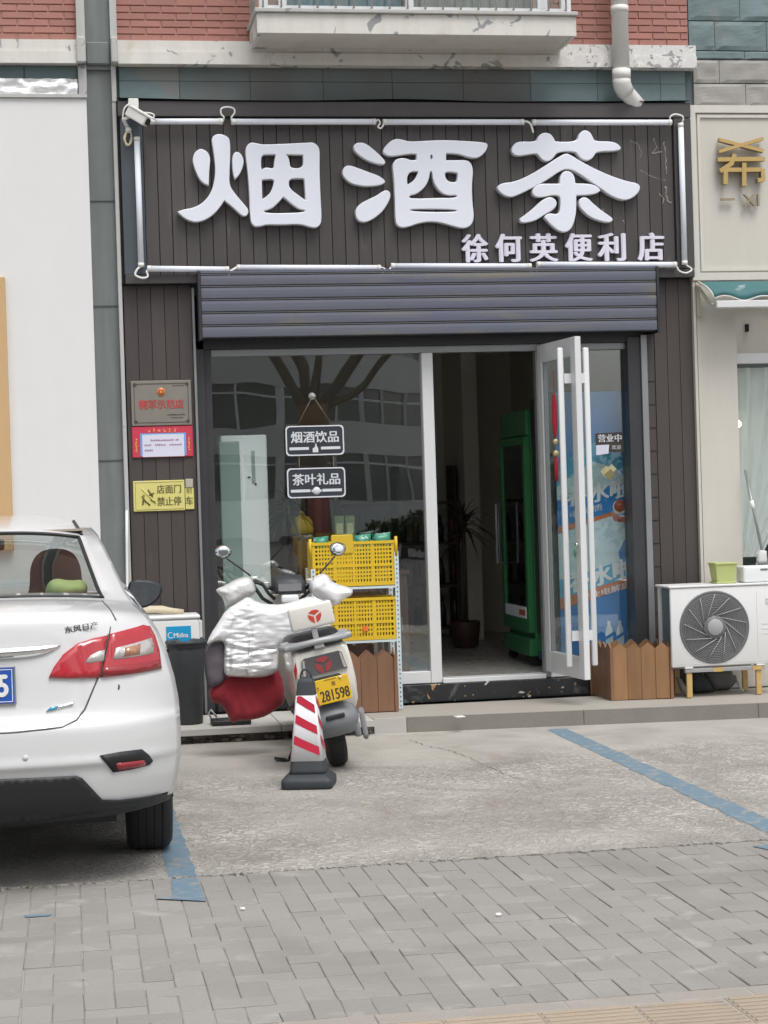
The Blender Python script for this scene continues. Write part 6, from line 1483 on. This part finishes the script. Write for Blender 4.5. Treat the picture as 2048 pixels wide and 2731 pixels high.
# floor, leg shield, front end
t = MB(); t.loft([sec(.34, .15, .26, .36, .95), sec(.60, .15, .24, .31, .95), sec(.86, .15, .24, .31, .95)]); SP(t, 'floorboard', plastic_black)
t = MB(); t.loft([[(-hw, y - .03, z), (hw, y - .03, z), (hw * .8, y + .04, z), (-hw * .8, y + .04, z)] for hw, y, z in ((.15, .90, .30), (.19, .95, .5), (.20, .92, .75), (.12, .86, .95))]); SP(t, 'leg_shield', scooter_cream)
t = MB(); t.cyl((0, 1.16, .30), (0, .86, .98), .028, seg=10); t.cyl((-.075, 1.20, .215), (-.075, 1.10, .46), .018, seg=8); t.cyl((.075, 1.20, .215), (.075, 1.10, .46), .018, seg=8); t.box(-.09, .09, 1.07, 1.13, .45, .48); SP(t, 'fork', steel_dark)
t = MB(); t.loft([[(-.07, y, z), (.07, y, z), (.075, y + .0, z + .02), (-.075, y, z + .02)] for y, z in ((.98, .36), (1.08, .43), (1.2, .45), (1.33, .41), (1.40, .32))]); SP(t, 'front_mudguard', scooter_cream)
# handlebar group, turned to the right: stands level
def W(t, name, mat, parent=None): return t.build(name, mat, parent or sc_)
bc_ = Vector((1.372, -1.36, 1.03))
t = MB()
t.loft([[(bc_.x + hw * cx_, bc_.y + y, bc_.z + z + h * cz_) for cx_, cz_ in ((-1, -.6), (-.9, -1), (.9, -1), (1, -.6), (1, .5), (.82, 1), (-.82, 1), (-1, .5))] for hw, y, z, h in ((.075, -.075, -.01, .03), (.098, -.055, .012, .048), (.098, .03, .028, .05), (.07, .07, .02, .04))])
ds = W(t, 'dashboard', plastic_dark)
t = MB(); t.box(bc_.x - .075, bc_.x + .075, bc_.y - .083, bc_.y - .0765, bc_.z - .02, bc_.z + .03, bev=.003)
for v in t.bm.verts: v.co.y += (v.co.z - bc_.z) * .35
W(t, 'display', lamp_smoke, ds)
t = MB(); t.box(bc_.x - .058, bc_.x + .052, bc_.y - .11, bc_.y - .05, .935, .988, bev=.014, seg=3); W(t, 'key_cover', tray_white)
t = MB(); t.tube([(1.07, -1.42, 1.06), (1.16, -1.38, 1.08), (1.26, -1.35, 1.03), (1.37, -1.34, 1.0), (1.48, -1.34, 1.02), (1.57, -1.36, 1.06), (1.67, -1.40, 1.05)], .014, 10); W(t, 'handlebar', plastic_black)
t = MB(); t.tube([(1.13, -1.39, 1.08), (1.16, -1.40, 1.03), (1.20, -1.40, .97), (1.26, -1.38, .93)], .012, 8); t.tube([(1.13, -1.39, 1.075), (1.20, -1.40, 1.065), (1.24, -1.39, 1.0), (1.28, -1.38, .96)], .011, 8); t.tube([(1.55, -1.37, 1.06), (1.50, -1.38, 1.0), (1.44, -1.38, .95)], .011, 8); W(t, 'brake_hose', plastic_black)
t = MB(); t.box(1.48, 1.54, -1.40, -1.35, 1.045, 1.085, bev=.01, seg=2); t.box(1.205, 1.25, -1.39, -1.35, 1.03, 1.075, bev=.01, seg=2); W(t, 'switch_pod', steel_galv)
t = MB(); t.loft([[(1.372 + .12 * cx_ * k_, -1.36 + .10 + y, .90 + .10 * cz_) for cx_, cz_ in ((-1, -.8), (1, -.8), (1, .8), (-1, .8))] for k_, y in ((1, 0), (.9, .1), (.5, .14))]); W(t, 'headlamp_shell', scooter_cream)
for cx_, cz_, sx, sz, tilt in ((.964, 1.272, 1.13, 1.115, -.25), (1.70, 1.264, 1.572, 1.112, .3)):
    t = MB(); t.tube([(sx, -1.38, sz), (.5 * (sx + cx_), -1.37, .5 * (sz + cz_) - .012), (cx_ + (.022 if cx_ < 1.3 else -.022), -1.352, cz_ - .045)], .0055, 8); ms = W(t, 'mirror_stem', plastic_black)
    t = MB(); n = 24; nrm = Vector((tilt * .3, -1, .10)).normalized(); ux = Vector((0, 0, 1)).cross(nrm).normalized(); uz = nrm.cross(ux)
    ring = lambda s, d: [Vector((cx_, -1.345, cz_)) - nrm * d * -1 + ux * .052 * s * math.cos(2 * math.pi * k / n) * (1 + .08 * math.sin(2 * math.pi * k / n)) + uz * .043 * s * math.sin(2 * math.pi * k / n) for k in range(n)]
    t.loft([ring(1, 0), ring(1.04, -.006), ring(.9, -.022), ring(.4, -.03)]); W(t, 'mirror_shell', plastic_dark, ms)
    t = MB(); t.loft([ring(.96, .0012), ring(.6, .0035), ring(.15, .0042)]); W(t, 'mirror_glass', mirror_silver, ms)
# ---------------------------------------------------------------- quilted leg cover and muffs hung on the scooter
lc = thing('leg_cover', 'quilted silver leg cover with red lining hung over the scooter front', 'scooter cover', (1.2, -1.6, .2))
def puff(t, outline, y0, fr_, bk_, D, amp, sc, seed, step=.013, ridged=False, st=(1, 1), grooves=(), fold=None): return pillow(t, chaikin(outline, 1), y0, fr_, bk_, step, D, amp, sc, st, seed, 0, ridged, grooves, fold)
t = MB(); puff(t, APRON, -1.70, .060, .05, .07, .008, 7, 2, step=.0085, grooves=[[(.945, .695), (1.05, .672), (1.15, .672), (1.285, .690)], [(.955, .69), (.948, .60), (.945, .50)], [(1.075, .86), (1.085, .76), (1.075, .68), (1.068, .50)], [(.945, .600), (1.05, .592), (1.25, .602)], [(.985, .86), (.97, .78), (.955, .70)]], fold=(15, 70, .0080)); W(t, 'quilt', silver_cloth, lc)
t = MB(); puff(t, FLAP, -1.655, .04, .03, .08, .008, 10, 5, .016); W(t, 'side_flap', cloth_plum, lc)
t = MB(); puff(t, RED, -1.61, .055, .05, .07, .010, 9, 9, .011, st=(1.2, .6), fold=(34, 7, .016)); W(t, 'lining', cloth_red, lc)
t = MB(); puff(t, MUFFL, -1.42, .065, .07, .06, .006, 12, 12, .010, fold=(22, 40, .007)); W(t, 'hand_muff', silver_cloth_dull, lc)
t = MB(); puff(t, MUFFR, -1.42, .075, .07, .06, .006, 12, 17, .010, fold=(22, 40, .008)); W(t, 'hand_muff', silver_cloth, lc)
# stitched seams across the quilt
def on_apron(x): return -1.70 - .094
t = MB()
for pts in ([(.955, .700), (1.05, .676), (1.15, .675), (1.265, .688)], [(1.015, .86), (1.075, .76), (1.068, .60)]):
    t.tube([(a, -1.752, b) for a, b in pts], .003, 5)
W(t, 'seam', quilt_seam, lc)
# ---------------------------------------------------------------- white saloon car, nose to the ledge
CX, CY = -.432, -5.50                                 # rear centre of the car on the ground; +y is forward
car = thing('parked_car', 'white saloon car parked nose to the shops', 'car', (CX, CY, 0))
_w = np.array([(.20, .78), (.28, .812), (.36, .845), (.45, .866), (.55, .878), (.63, .880), (.75, .877), (.85, .862), (.95, .835), (1.05, .798), (1.10, .768), (1.125, .745), (1.15, .715), (1.20, .680), (1.30, .638), (1.41, .592), (1.455, .570), (1.485, .545)])
def wz(z): return float(np.interp(z, _w[:, 0], _w[:, 1]))
# edge height, edge y, centre y, centre z: rear bumper, lid, window, roof, windscreen, bonnet, nose
ROWS = np.array([(.315, .39, .12, .285), (.36, .36, .06, .36), (.45, .338, .030, .45), (.51, .332, .016, .51), (.54, .325, -.004, .54), (.58, .325, .0, .58), (.63, .325, .0, .63), (.69, .330, .006, .69), (.715, .345, .040, .715), (.75, .35, .062, .75), (.82, .35, .074, .82), (.90, .35, .084, .90), (1.0, .35, .10, 1.0), (1.06, .365, .108, 1.07), (1.095, .39, .12, 1.125), (1.115, .43, .155, 1.163), (1.13, .49, .25, 1.183), (1.15, .56, .40, 1.198), (1.17, .65, .53, 1.208), (1.25, .83, .72, 1.292), (1.33, 1.01, .92, 1.378), (1.405, 1.21, 1.17, 1.462), (1.45, 1.42, 1.40, 1.512), (1.475, 1.8, 1.8, 1.545), (1.483, 2.3, 2.3, 1.555), (1.472, 2.75, 2.75, 1.538), (1.42, 3.0, 2.98, 1.492), (1.30, 3.22, 3.22, 1.37), (1.15, 3.48, 3.52, 1.20), (1.06, 3.72, 3.84, 1.07), (1.0, 3.9, 4.05, 1.03), (.94, 4.1, 4.38, .95), (.80, 4.2, 4.56, .78), (.55, 4.25, 4.60, .55), (.28, 4.22, 4.55, .28)])
def catmull(T, sub):
    out = []; tag_ = []
    n = len(T)
    for i in range(n - 1):
        a, b, c, d = T[max(i - 1, 0)], T[i], T[i + 1], T[min(i + 2, n - 1)]
        for k in range(sub):
            s = k / sub; out.append(.5 * (2 * b + (c - a) * s + (2 * a - 5 * b + 4 * c - d) * s * s + (3 * b - a - 3 * c + d) * s ** 3)); tag_.append(i + s)
    out.append(T[-1]); tag_.append(n - 1.0); return np.array(out), tag_
RS, RT = catmull(ROWS, 4)
def prof_u(u, face):
    a = abs(u)
    return face * (.10 * a ** 2 + .90 * a ** 5) + (1 - face) * a ** 3
US = [-1, -.97, -.93, -.88, -.82, -.72, -.6, -.45, -.3, -.15, 0, .15, .3, .45, .6, .72, .82, .88, .93, .97, 1]
def body_pt(row, u):
    zE, yE, yP, zP = row
    w = wz(min(zE, 1.485)); f = prof_u(u, 1.0)
    return Vector((u * w, yP + (yE - yP) * f, zP + (zE - zP) * abs(u) ** 3))
REAR = [r for r in RS if r[1] < .38 and r[3] < 1.1]
_rz = np.array([r[0] for r in REAR]); _ry = np.array([r[1] for r in REAR]); _rc = np.array([r[2] for r in REAR])
def rear_y(x, z):
    w = wz(z); u = max(-1, min(1, x / w))
    return float(np.interp(z, _rz, _rc) + (np.interp(z, _rz, _ry) - np.interp(z, _rz, _rc)) * prof_u(u, 1.0))
def C_(v): return (v[0] + CX, v[1] + CY, v[2])
t = MB(); grid = [[t.bm.verts.new(C_(body_pt(r, u))) for u in US] for r in RS]
def glassrow(tg): return 18.2 <= tg < 21.2 or 26.2 <= tg < 28.9
for i in range(len(RS) - 1):
    for k in range(len(US) - 1):
        if glassrow((RT[i] + RT[i + 1]) / 2) and abs((US[k] + US[k + 1]) / 2) < .80: continue
        F = t.bm.faces.new((grid[i][k], grid[i][k + 1], grid[i + 1][k + 1], grid[i + 1][k])); F.smooth = True
# sides: rows of constant height between the rear and front edge curves
pk = int(np.argmax(RS[:, 0])); rr_, ff_ = RS[:pk + 1], RS[pk:][::-1]
zl = sorted(set(np.round(np.concatenate([np.linspace(.315, 1.1, 24), np.linspace(1.1, 1.483, 26)]), 4)))
def edge_y(z, T): 
    o_ = np.argsort(T[:, 0]); return float(np.interp(z, T[o_, 0], T[o_, 1]))
NY = 44
for sx in (-1, 1):
    g = []
    for z in zl:
        a, b = edge_y(z, rr_), edge_y(z, ff_)
        g.append([t.bm.verts.new(C_((sx * wz(min(z, 1.485)), a + (b - a) * k / NY, z))) for k in range(NY + 1)])
    for i in range(len(zl) - 1):
        for k in range(NY):
            v = (g[i][k].co + g[i + 1][k + 1].co) / 2; y = v.y - CY; z = v.z
            if any((y - wy) ** 2 + (z - .32) ** 2 < .365 ** 2 for wy in (1.0, 3.70)): continue
            a, b = edge_y(z, rr_), edge_y(z, ff_)
            if 1.12 < z < 1.44 and a + .26 < y < b - .14 and not (2.02 < y < 2.12): continue
            F = t.bm.faces.new((g[i][k], g[i][k + 1], g[i + 1][k + 1], g[i + 1][k])); F.smooth = True
bmesh.ops.remove_doubles(t.bm, verts=list(t.bm.verts), dist=.0012)
for F in t.bm.faces:
    if F.calc_center_median().z < .352: F.material_index = 1      # unpainted plastic along the bottom edge
body = t.build('body', [paint_white_car, plastic_black], car)
md = body.modifiers.new('thick', 'SOLIDIFY'); md.thickness = .006; md.offset = -1
# glazing
def strip_glass(lo, hi, name, off=-.004):
    t = MB(); rows = []
    for r, tg in zip(RS, RT):
        if lo - .01 <= tg <= hi + .01:
            rows.append([C_(body_pt(r, u) ) for u in np.linspace(-.825, .825, 19)])
    t.loft(rows, closed=False); o = t.build(name, glass_car, car); return o
strip_glass(18.0, 21.25, 'rear_window'); strip_glass(26.0, 29.0, 'windscreen')
for sx in (-1, 1):
    t = MB(); rows = []
    for z in np.linspace(1.11, 1.45, 10):
        a, b = edge_y(z, rr_), edge_y(z, ff_); rows.append([C_((sx * (wz(z) - .004), a + .22 + (b - a - .34) * k / 14, z)) for k in range(15)])
    t.loft(rows, closed=False); t.build('side_window', glass_car, car)
# black rubber round the rear window
t = MB()
for u in (-.815, .815): t.tube([C_(body_pt(r, u)) for r, tg in zip(RS, RT) if 18 <= tg <= 21.3], .009, 6)
for tgt in (18.1, 21.2):
    r = min(zip(RS, RT), key=lambda q: abs(q[1] - tgt))[0]; t.tube([C_(body_pt(r, u)) for u in np.linspace(-.815, .815, 25)], .010, 6)
t.build('window_seal', plastic_black, car)
t = MB()
for sx in (-1, 1): t.tube([C_(body_pt(r, sx * .845)) + Vector((0, 0, .003)) if False else tuple(Vector(C_(body_pt(r, sx * .845))) + Vector((0, 0, .002))) for r, tg in zip(RS, RT) if 21.3 <= tg <= 26], .009, 5)
t.build('roof_gutter', plastic_black, car)
# patches that follow the rear surface
def patch(pts, off, mat, name, parent=None, step=.022, depth=.012, smooth_n=0):
    if smooth_n: pts = chaikin(pts, smooth_n)
    v, f, ol = fill2d(pts, step); t = MB()
    fr_ = [t.bm.verts.new(C_((x, rear_y(x, z) - off, z))) for x, z in v]; bk_ = [t.bm.verts.new(C_((x, rear_y(x, z) - off + depth, z))) for x, z in v]
    for tri in f:
        q = t.bm.faces.new([fr_[i] for i in tri]); q.smooth = True
    nb = len(ol); idx = []
    for p in ol: idx.append(min(range(len(v)), key=lambda i: (v[i][0] - p[0]) ** 2 + (v[i][1] - p[1]) ** 2))
    for a, b in zip(idx, idx[1:] + idx[:1]):
        try: t.bm.faces.new((fr_[a], bk_[a], bk_[b], fr_[b]))
        except ValueError: pass
    return t.build(name, mat, parent or car)
mir = lambda p: [(-a, b) for a, b in p][::-1]
black = [(-.43, .49), (.0, .497), (.43, .49), (.455, .478), (.535, .378), (.60, .368), (.78, .360), (.815, .350), (.79, .328), (.55, .324), (.40, .312), (.2, .300), (-.2, .300), (-.40, .312), (-.55, .324), (-.79, .328), (-.815, .350), (-.78, .360), (-.60, .368), (-.535, .378), (-.455, .478)]
patch(black, .013, plastic_black, 'lower_bumper', depth=.03)
for m_ in (lambda p: p, mir):
    outer = [(.590, 1.056), (.66, 1.068), (.735, 1.080), (.765, 1.070), (.784, 1.03), (.800, .97), (.806, .892), (.70, .886), (.548, .881)]
    inner = [(.580, 1.052), (.52, 1.043), (.455, 1.026), (.395, .985), (.355, .935), (.333, .893), (.42, .885), (.538, .880)]
    o1 = patch(m_(outer), .012, lamp_red, 'tail_lamp'); o2 = patch(m_(inner), .012, lamp_red, 'tail_lamp')
    patch(m_([(.555, .924), (.80, .930), (.804, .895), (.70, .889), (.551, .884)]), .0132, lamp_red_dark, 'lower_lens', o1, depth=.003)
    patch(m_([(.612, .998), (.69, 1.010), (.768, 1.024), (.775, .99), (.772, .960), (.68, .953), (.598, .952)]), .014, lamp_clear, 'reversing_lens', o1, depth=.004)
    patch(m_([(.652, .995), (.718, 1.006), (.712, .962), (.646, .958)]), .0155, lamp_amber, 'indicator_lens', o1, depth=.003)
    patch(m_([(.645, 1.001), (.652, 1.002), (.646, .957), (.640, .957)]), .016, lamp_clear, 'lens_divider', o1, depth=.003)
    patch(m_([(.482, .945), (.505, .975), (.54, .990), (.566, .993), (.560, .947)]), .014, lamp_clear, 'reversing_lens', o2, depth=.004)
    fog = patch(m_([(.530, .568), (.62, .575), (.705, .574), (.735, .545), (.752, .515), (.735, .500), (.66, .493), (.582, .490)]), .006, plastic_black, 'fog_recess')
    patch(m_([(.595, .530), (.712, .528), (.722, .505), (.700, .499), (.602, .497)]), .011, lamp_red_dark, 'fog_reflector', fog, depth=.004)
    # gaps between lid, bumper and wing
    def seam(pts, w=.004, name='panel_gap'):
        t = MB()
        t.tube([C_((x, rear_y(x, z) + .001, z)) for x, z in m_(pts)], w, 5); t.build(name, car_seam, car)
    def dense(p):
        out = []
        for a, b in zip(p, p[1:]): out += [(a[0] + (b[0] - a[0]) * k / 6, a[1] + (b[1] - a[1]) * k / 6) for k in range(6)]
        return out + [p[-1]]
    seam(dense([(0, .681), (.2, .683), (.384, .693), (.440, .715), (.475, .755), (.510, .83), (.543, .90)]))
    seam(dense([(.586, 1.05), (.592, 1.085)])); seam(dense([(.585, 1.054), (.562, .97), (.543, .881)]), .006)
    t = MB(); t.lathe([(.001, -.004), (.011, -.004), (.012, .004)], C_((m_([(.23, .578)])[0][0], rear_y(.23, .578), .578)), 'Y', 14); t.build('parking_sensor', M('sensor_pale', (.62, .62, .62), .5), car)
# lid edge running up beside the window
t = MB()
for sx in (-1, 1):
    t.tube([tuple(Vector(C_(body_pt(r, sx * .80))) - Vector((0, 0, .001))) for r, tg in zip(RS, RT) if 14 <= tg <= 17.5], .004, 5)
t.build('panel_gap', car_seam, car)
# chrome garnish, number plate, badges
t = MB(); rows = []
for k in range(29):
    s = -1 + k / 14; x = .385 * s; e = max(.0, 1 - abs(s) ** 6); zt_ = 1.018 + .006 * abs(s); zb_ = 1.018 - .043 * e + .003
    y = rear_y(x, 1.0); rows.append([C_((x, y - .001, zt_)), C_((x, y - .020 * e - .004, zt_ - .004)), C_((x, y - .026 * e - .004, (zt_ + zb_) / 2)), C_((x, y - .014 * e - .003, zb_)), C_((x, y, zb_ - .002))])
t.loft(rows, closed=False); t.build('chrome_garnish', chrome, car)
pl = MB(); yp = rear_y(0, .87); pl.box(CX - .225, CX + .200, CY + yp - .022, CY + yp - .012, .790, .950, bev=.004); pl = pl.build('number_plate', alu_grey, car)
t = MB(); t.box(CX - .218, CX + .193, CY + yp - .0235, CY + yp - .0222, .797, .943, bev=.0005); t.build('plate_face', plate_blue, pl)
t = MB(); frame(t, CX - .212, CX + .187, .803, .937, .003, CY + yp - .0246, CY + yp - .0237); t.build('plate_border', white_paint, pl)
lettering('5', (CX + .148, CY + yp - .0238, .870), white_paint, pl, w=.046, h=.092, depth=.001, smear=.0045, vsmear=.0035, copies=4)
t = MB(); t.box(CX + .12, CX + .14, CY + yp - .026, CY + yp - .0237, .925, .931); t.build('plate_bolt', chrome, pl)
zc_ = 1.092
bm_ = text_bm('东风日产', .140, .028, .003, .0012)
t = MB(); t.absorb(bm_, 0, False, Matrix.Translation(C_((.472, rear_y(.472, 1.08) - .004, 1.090))) @ Matrix.Rotation(R(-6.5), 4, 'Y') @ Matrix.Rotation(R(9), 4, 'Z')); bm_.free(); t.build('name_badge', chrome, car)
patch([(.318, .757), (.335, .772), (.375, .778), (.425, .786), (.432, .792), (.428, .776), (.38, .766), (.34, .758)], .006, chrome, 'model_badge')
patch([(.318, .757), (.335, .772), (.37, .776), (.36, .762), (.335, .758)], .0072, badge_blue, 'badge_accent', depth=.003)
t = MB(); t.tube([C_((.617, rear_y(.617, .845) + .001, .845)), C_((.620, rear_y(.62, .836), .836)), C_((.616, rear_y(.616, .826) + .001, .826))], .004, 5); t.build('paint_chip', car_seam, car)
# wheels
def car_wheel(x, y):
    t = MB(); s = 1 if x > 0 else -1
    t.lathe([(.20, -.092), (.24, -.100), (.285, -.101), (.308, -.085), (.316, -.06), (.317, 0), (.316, .06), (.308, .085), (.285, .101), (.24, .100), (.20, .092)], C_((x, y, .316)), 'X', 56); w = t.build('wheel', rubber, car)
    t = MB()
    for xo in (-.055, -.018, .018, .055): t.lathe([(.3175, xo - .003), (.3182, xo), (.3175, xo + .003)], C_((x, y, .316)), 'X', 56)
    t.build('tread_groove', joint_black, w)
    t = MB(); t.lathe([(.05, s * .075), (.195, s * .055), (.205, s * .085), (.20, s * .02)], C_((x, y, .316)), 'X', 40)
    for k in range(5):
        a = 2 * math.pi * k / 5; t.obox(C_((x + s * .078, y + .12 * math.cos(a), .316 + .12 * math.sin(a))), (.008, 0, 0), (0, .085 * math.cos(a), .085 * math.sin(a)), (0, -.025 * math.sin(a), .025 * math.cos(a)))
    t.build('rim', steel_galv, w)
for x in (-.768, .755):
    for y in (1.0, 3.70): car_wheel(x, y)
t = MB()
t.box(CX - .60, CX + .60, CY + .50, CY + 4.3, .215, .30); t.box(CX - .86, CX + .86, CY + 1.42, CY + 3.28, .22, .30); t.build('underbody', plastic_black, car)
t = MB()
for sx in (-1, 1):
    for wy in (1.0, 3.7):
        n = 20; t.loft([[C_((x_, wy + .36 * math.cos(a), .32 + .36 * math.sin(a))) for a in [math.pi * 1.06 * k / n - .09 for k in range(n + 1)]] for x_ in (sx * .58, sx * .855)], closed=False)
t.build('wheel_arch', plastic_black, car)
# mud flap edge by the wheel arch, exhaust
t = MB(); t.box(CX + .60, CX + .84, CY + 1.372, CY + 1.38, .20, .40); t.build('mud_flap', plastic_black, car)
# cabin
cab = MB(); cab.box(CX - .60, CX + .60, CY + .60, CY + 1.02, 1.05, 1.172); cab = cab.build('parcel_shelf', cabin_dark, car)
t = MB(); t.box(CX - .66, CX + .66, CY + 1.0, CY + 3.6, .32, .36); t.box(CX - .70, CX - .66, CY + .7, CY + 3.7, .32, 1.10); t.box(CX + .66, CX + .70, CY + .7, CY + 3.7, .32, 1.10); t.box(CX - .62, CX + .62, CY + 3.45, CY + 3.75, .6, 1.03, bev=.05, seg=2); t.build('cabin_trim', cabin_dark, car)
t = MB(); t.box(CX - .60, CX + .60, CY + .98, CY + 1.16, .5, 1.13, bev=.05, seg=2); t.build('rear_bench', cabin_seat, car)
for x in (-.36, .36):
    t = MB(); pillow(t, chaikin([(CX + x - .25, .55), (CX + x + .25, .55), (CX + x + .24, .95), (CX + x + .16, 1.12), (CX + x + .135, 1.17), (CX + x + .13, 1.30), (CX + x + .07, 1.375), (CX + x - .07, 1.375), (CX + x - .13, 1.30), (CX + x - .135, 1.17), (CX + x - .16, 1.12), (CX + x - .24, .95)], 2), CY + 2.15, .07, .07, .04, .1); t.build('front_seat', cabin_seat, car)
t = MB(); t.box(CX - .5, CX + .5, CY + 1.3, CY + 2.8, 1.475, 1.485); t.build('headliner', cabin_tan, car)
t = MB(); t.box(CX - .08, CX + .08, CY + 2.85, CY + 2.88, 1.36, 1.42, bev=.012, seg=2); t.build('inner_mirror', plastic_black, car)
pc = thing('cushion', 'lime green cushion on the rear shelf of the white car', 'cushion', (CX + .42, CY + .84, 1.173))
t = MB(); pillow(t, chaikin([(CX + .325, 1.174), (CX + .49, 1.174), (CX + .515, 1.22), (CX + .49, 1.262), (CX + .43, 1.258), (CX + .37, 1.272), (CX + .335, 1.255), (CX + .318, 1.215)], 1), CY + .84, .06, .06, .02, .05, .006, 20, seed=3); t.build('pad', cushion_lime, pc)
# door mirrors
for sx in (-1, 1):
    bx_ = CX + sx * .84; by_ = CY + 2.90
    t = MB(); ol = [(bx_ - sx * .085, 1.160), (bx_ + sx * .03, 1.158), (bx_ + sx * .085, 1.135), (bx_ + sx * .098, 1.105), (bx_ + sx * .08, 1.06), (bx_ + sx * .03, 1.022), (bx_ - sx * .03, 1.010), (bx_ - sx * .075, 1.05)]
    ol = [(bx_ + (x - bx_) * 1.1, 1.085 + (z - 1.085) * 1.12) for x, z in ol]
    pillow(t, chaikin(ol, 2), by_, .012, .085, .02, .05); mr_ = t.build('door_mirror', plastic_dark, car)
    il = [(bx_ + (x - bx_) * .86, 1.088 + (z - 1.088) * .84) for x, z in chaikin(ol, 2)]
    t = MB(); t.prism(il, by_ - .0165, by_ - .012); t.build('mirror_glass', M('mirror_dim', (.40, .43, .46), .03, 1.0, var=.02), mr_)
    t = MB(); t.cyl((bx_ - sx * .06, by_ + .03, 1.05), (bx_ - sx * .17, by_ + .05, 1.03), .022, .03, 8); t.build('mirror_arm', plastic_black, mr_)
# ---------------------------------------------------------------- across the road (seen in the shop glass and the mirrors)
pt_ = thing('street_tree', 'pollarded street tree across the pavement, mirrored in the shop window', 'tree', (3.74, -15.0, -.05))
t = MB(); t.tube([(3.74, -15, -.1), (3.74, -15, .6), (3.75, -15, 1.6), (3.75, -15, 2.6)], [.30, .25, .235, .24], 18); t.build('trunk', bark, pt_)
t = MB(); t.tube([(3.75, -15, 2.45), (3.75, -15, 3.06)], [.245, .245], 18); t.build('trunk_wrap', bark_wrap, pt_)
def limb(pts, r): 
    t = MB(); t.tube(pts, [q * .78 for q in r], 10); return t.build('limb', bark, pt_)
limb([(3.70, -15, 2.9), (3.49, -15, 3.21), (3.31, -15.05, 3.52), (3.16, -15.1, 3.77), (2.8, -15.2, 4.5), (2.5, -15.3, 5.6), (2.3, -15.3, 6.8)], [.13, .12, .10, .10, .09, .07, .03])
limb([(3.72, -15.05, 2.95), (3.65, -15.05, 3.33), (3.59, -15.1, 3.58), (3.47, -15.2, 3.80), (3.3, -15.6, 4.8), (3.2, -15.9, 6.2), (3.2, -16, 7.2)], [.13, .11, .10, .09, .08, .06, .03])
limb([(3.78, -15.05, 2.95), (3.80, -15.1, 3.32), (3.85, -15.15, 3.78), (3.9, -15.3, 5.0), (4.0, -15.4, 6.6)], [.12, .10, .09, .08, .04])
limb([(3.82, -15, 2.9), (3.92, -15, 3.13), (4.18, -15, 3.38), (4.38, -14.95, 3.62), (4.50, -14.95, 3.80), (4.8, -14.9, 4.8), (5.0, -14.8, 6.2)], [.13, .12, .10, .10, .10, .08, .03])
limb([(3.85, -14.95, 2.85), (3.98, -14.95, 3.07), (4.27, -14.95, 3.16), (4.59, -14.95, 3.34), (4.82, -14.95, 3.61), (4.98, -14.95, 3.78), (5.5, -15, 4.8), (5.9, -15, 6.2)], [.12, .11, .08, .075, .08, .08, .07, .03])
rl = random.Random(31)
def leaf_cloud(name, parent, centres, n, size, mat):
    t = MB()
    for k in range(n):
        c, r_ = centres[rl.randrange(len(centres))]
        d = Vector((rl.gauss(0, 1), rl.gauss(0, 1), rl.gauss(0, 1))).normalized() * r_ * rl.uniform(.3, 1) ** .5
        p = Vector(c) + Vector((d.x, d.y, d.z * .8)); a = Vector((rl.gauss(0, 1), rl.gauss(0, 1), rl.gauss(0, 1))).normalized(); b = a.orthogonal().normalized(); s = size * rl.uniform(.6, 1.3)
        t._add([p - a * s, p + b * s * .5, p + a * s, p - b * s * .5], [(0, 1, 2, 3)])
    o = t.build(name, mat, parent); return o
leaf_cloud('crown', pt_, [((2.3, -15.3, 6.8), .9), ((3.2, -16, 7.2), 1.0), ((4.0, -15.4, 6.9), .9), ((5.0, -14.8, 6.5), .9), ((5.9, -15, 6.4), .8), ((3.6, -15.4, 7.6), 1.1)], 2600, .09, leaf_green)
# long pale office block with ribbon windows and a rounded end
ob = thing('office_block', 'pale office block with ribbon windows across the road, mirrored in the shop window', 'building', (8, -62, 0))
def fp(x): return -57.5 - .13 * max(0, x - 6.5) ** 2 * (1 if x > 6.5 else 0) - .02 * max(0, 6.5 - x)
XS = [-16 + 1.2 * k for k in range(34)]
def band(z0, z1, off=0.0, y1=None):
    t = MB(); t.loft([[(x, fp(x) + off, z0) for x in XS], [(x, fp(x) + off, z1) for x in XS], [(x, fp(x) + off - .5, z1) for x in XS], [(x, fp(x) + off - .5, z0) for x in XS]], closed=False, smooth=False); return t
for z0, z1 in ((-.1, 1.55), (3.15, 4.55), (6.1, 7.35), (8.9, 10.2), (11.8, 13.2), (14.6, 16.5)): band(z0, z1, .12).build('spandrel', block_wall, ob)
for z0, z1 in ((1.55, 3.15), (4.55, 6.1), (7.35, 8.9), (10.2, 11.8), (13.2, 14.6)):
    band(z0 + .001, z1 - .001).build('ribbon_window', block_glass, ob)
    band(z0 + (z1 - z0) * .70, z0 + (z1 - z0) * .70 + .09, .06).build('transom', block_frame, ob)
    t = MB()
    for k, x in enumerate(np.arange(-15.5, 23.5, 1.3)):
        w = .10 if k % 3 else .35; t.box(x - w / 2, x + w / 2, fp(x) - .2, fp(x) + .085, z0 + .002, z1 - .002)
    t.build('mullion', block_frame, ob)
t = MB(); t.box(-16, 8, -75, -58.2, -.1, 16.4); t.build('core', block_wall, ob)
# shrubs in front of the block
for k, (x, y, h) in enumerate(((11.0, -33, 2.2), (13.4, -34, 2.6), (8.2, -33, 1.3), (15.8, -33, 2.0))):
    s_ = thing('shrub', ('rounded dark green shrub across the road', 'tall dark green shrub across the road', 'low dark green shrub across the road', 'broad dark green shrub across the road')[k], 'shrub', (x, y, -.07), 'shrubs across the road')
    t = MB(); t.tube([(x, y, -.08), (x + .05, y, h * .5)], [.08, .04], 8); t.build('stem', bark, s_)
    leaf_cloud('foliage', s_, [((x + rl.uniform(-.7, .7), y + rl.uniform(-.5, .5), h * rl.uniform(.35, .7)), h * .42) for q in range(6)], 1500, .11, leaf_green)
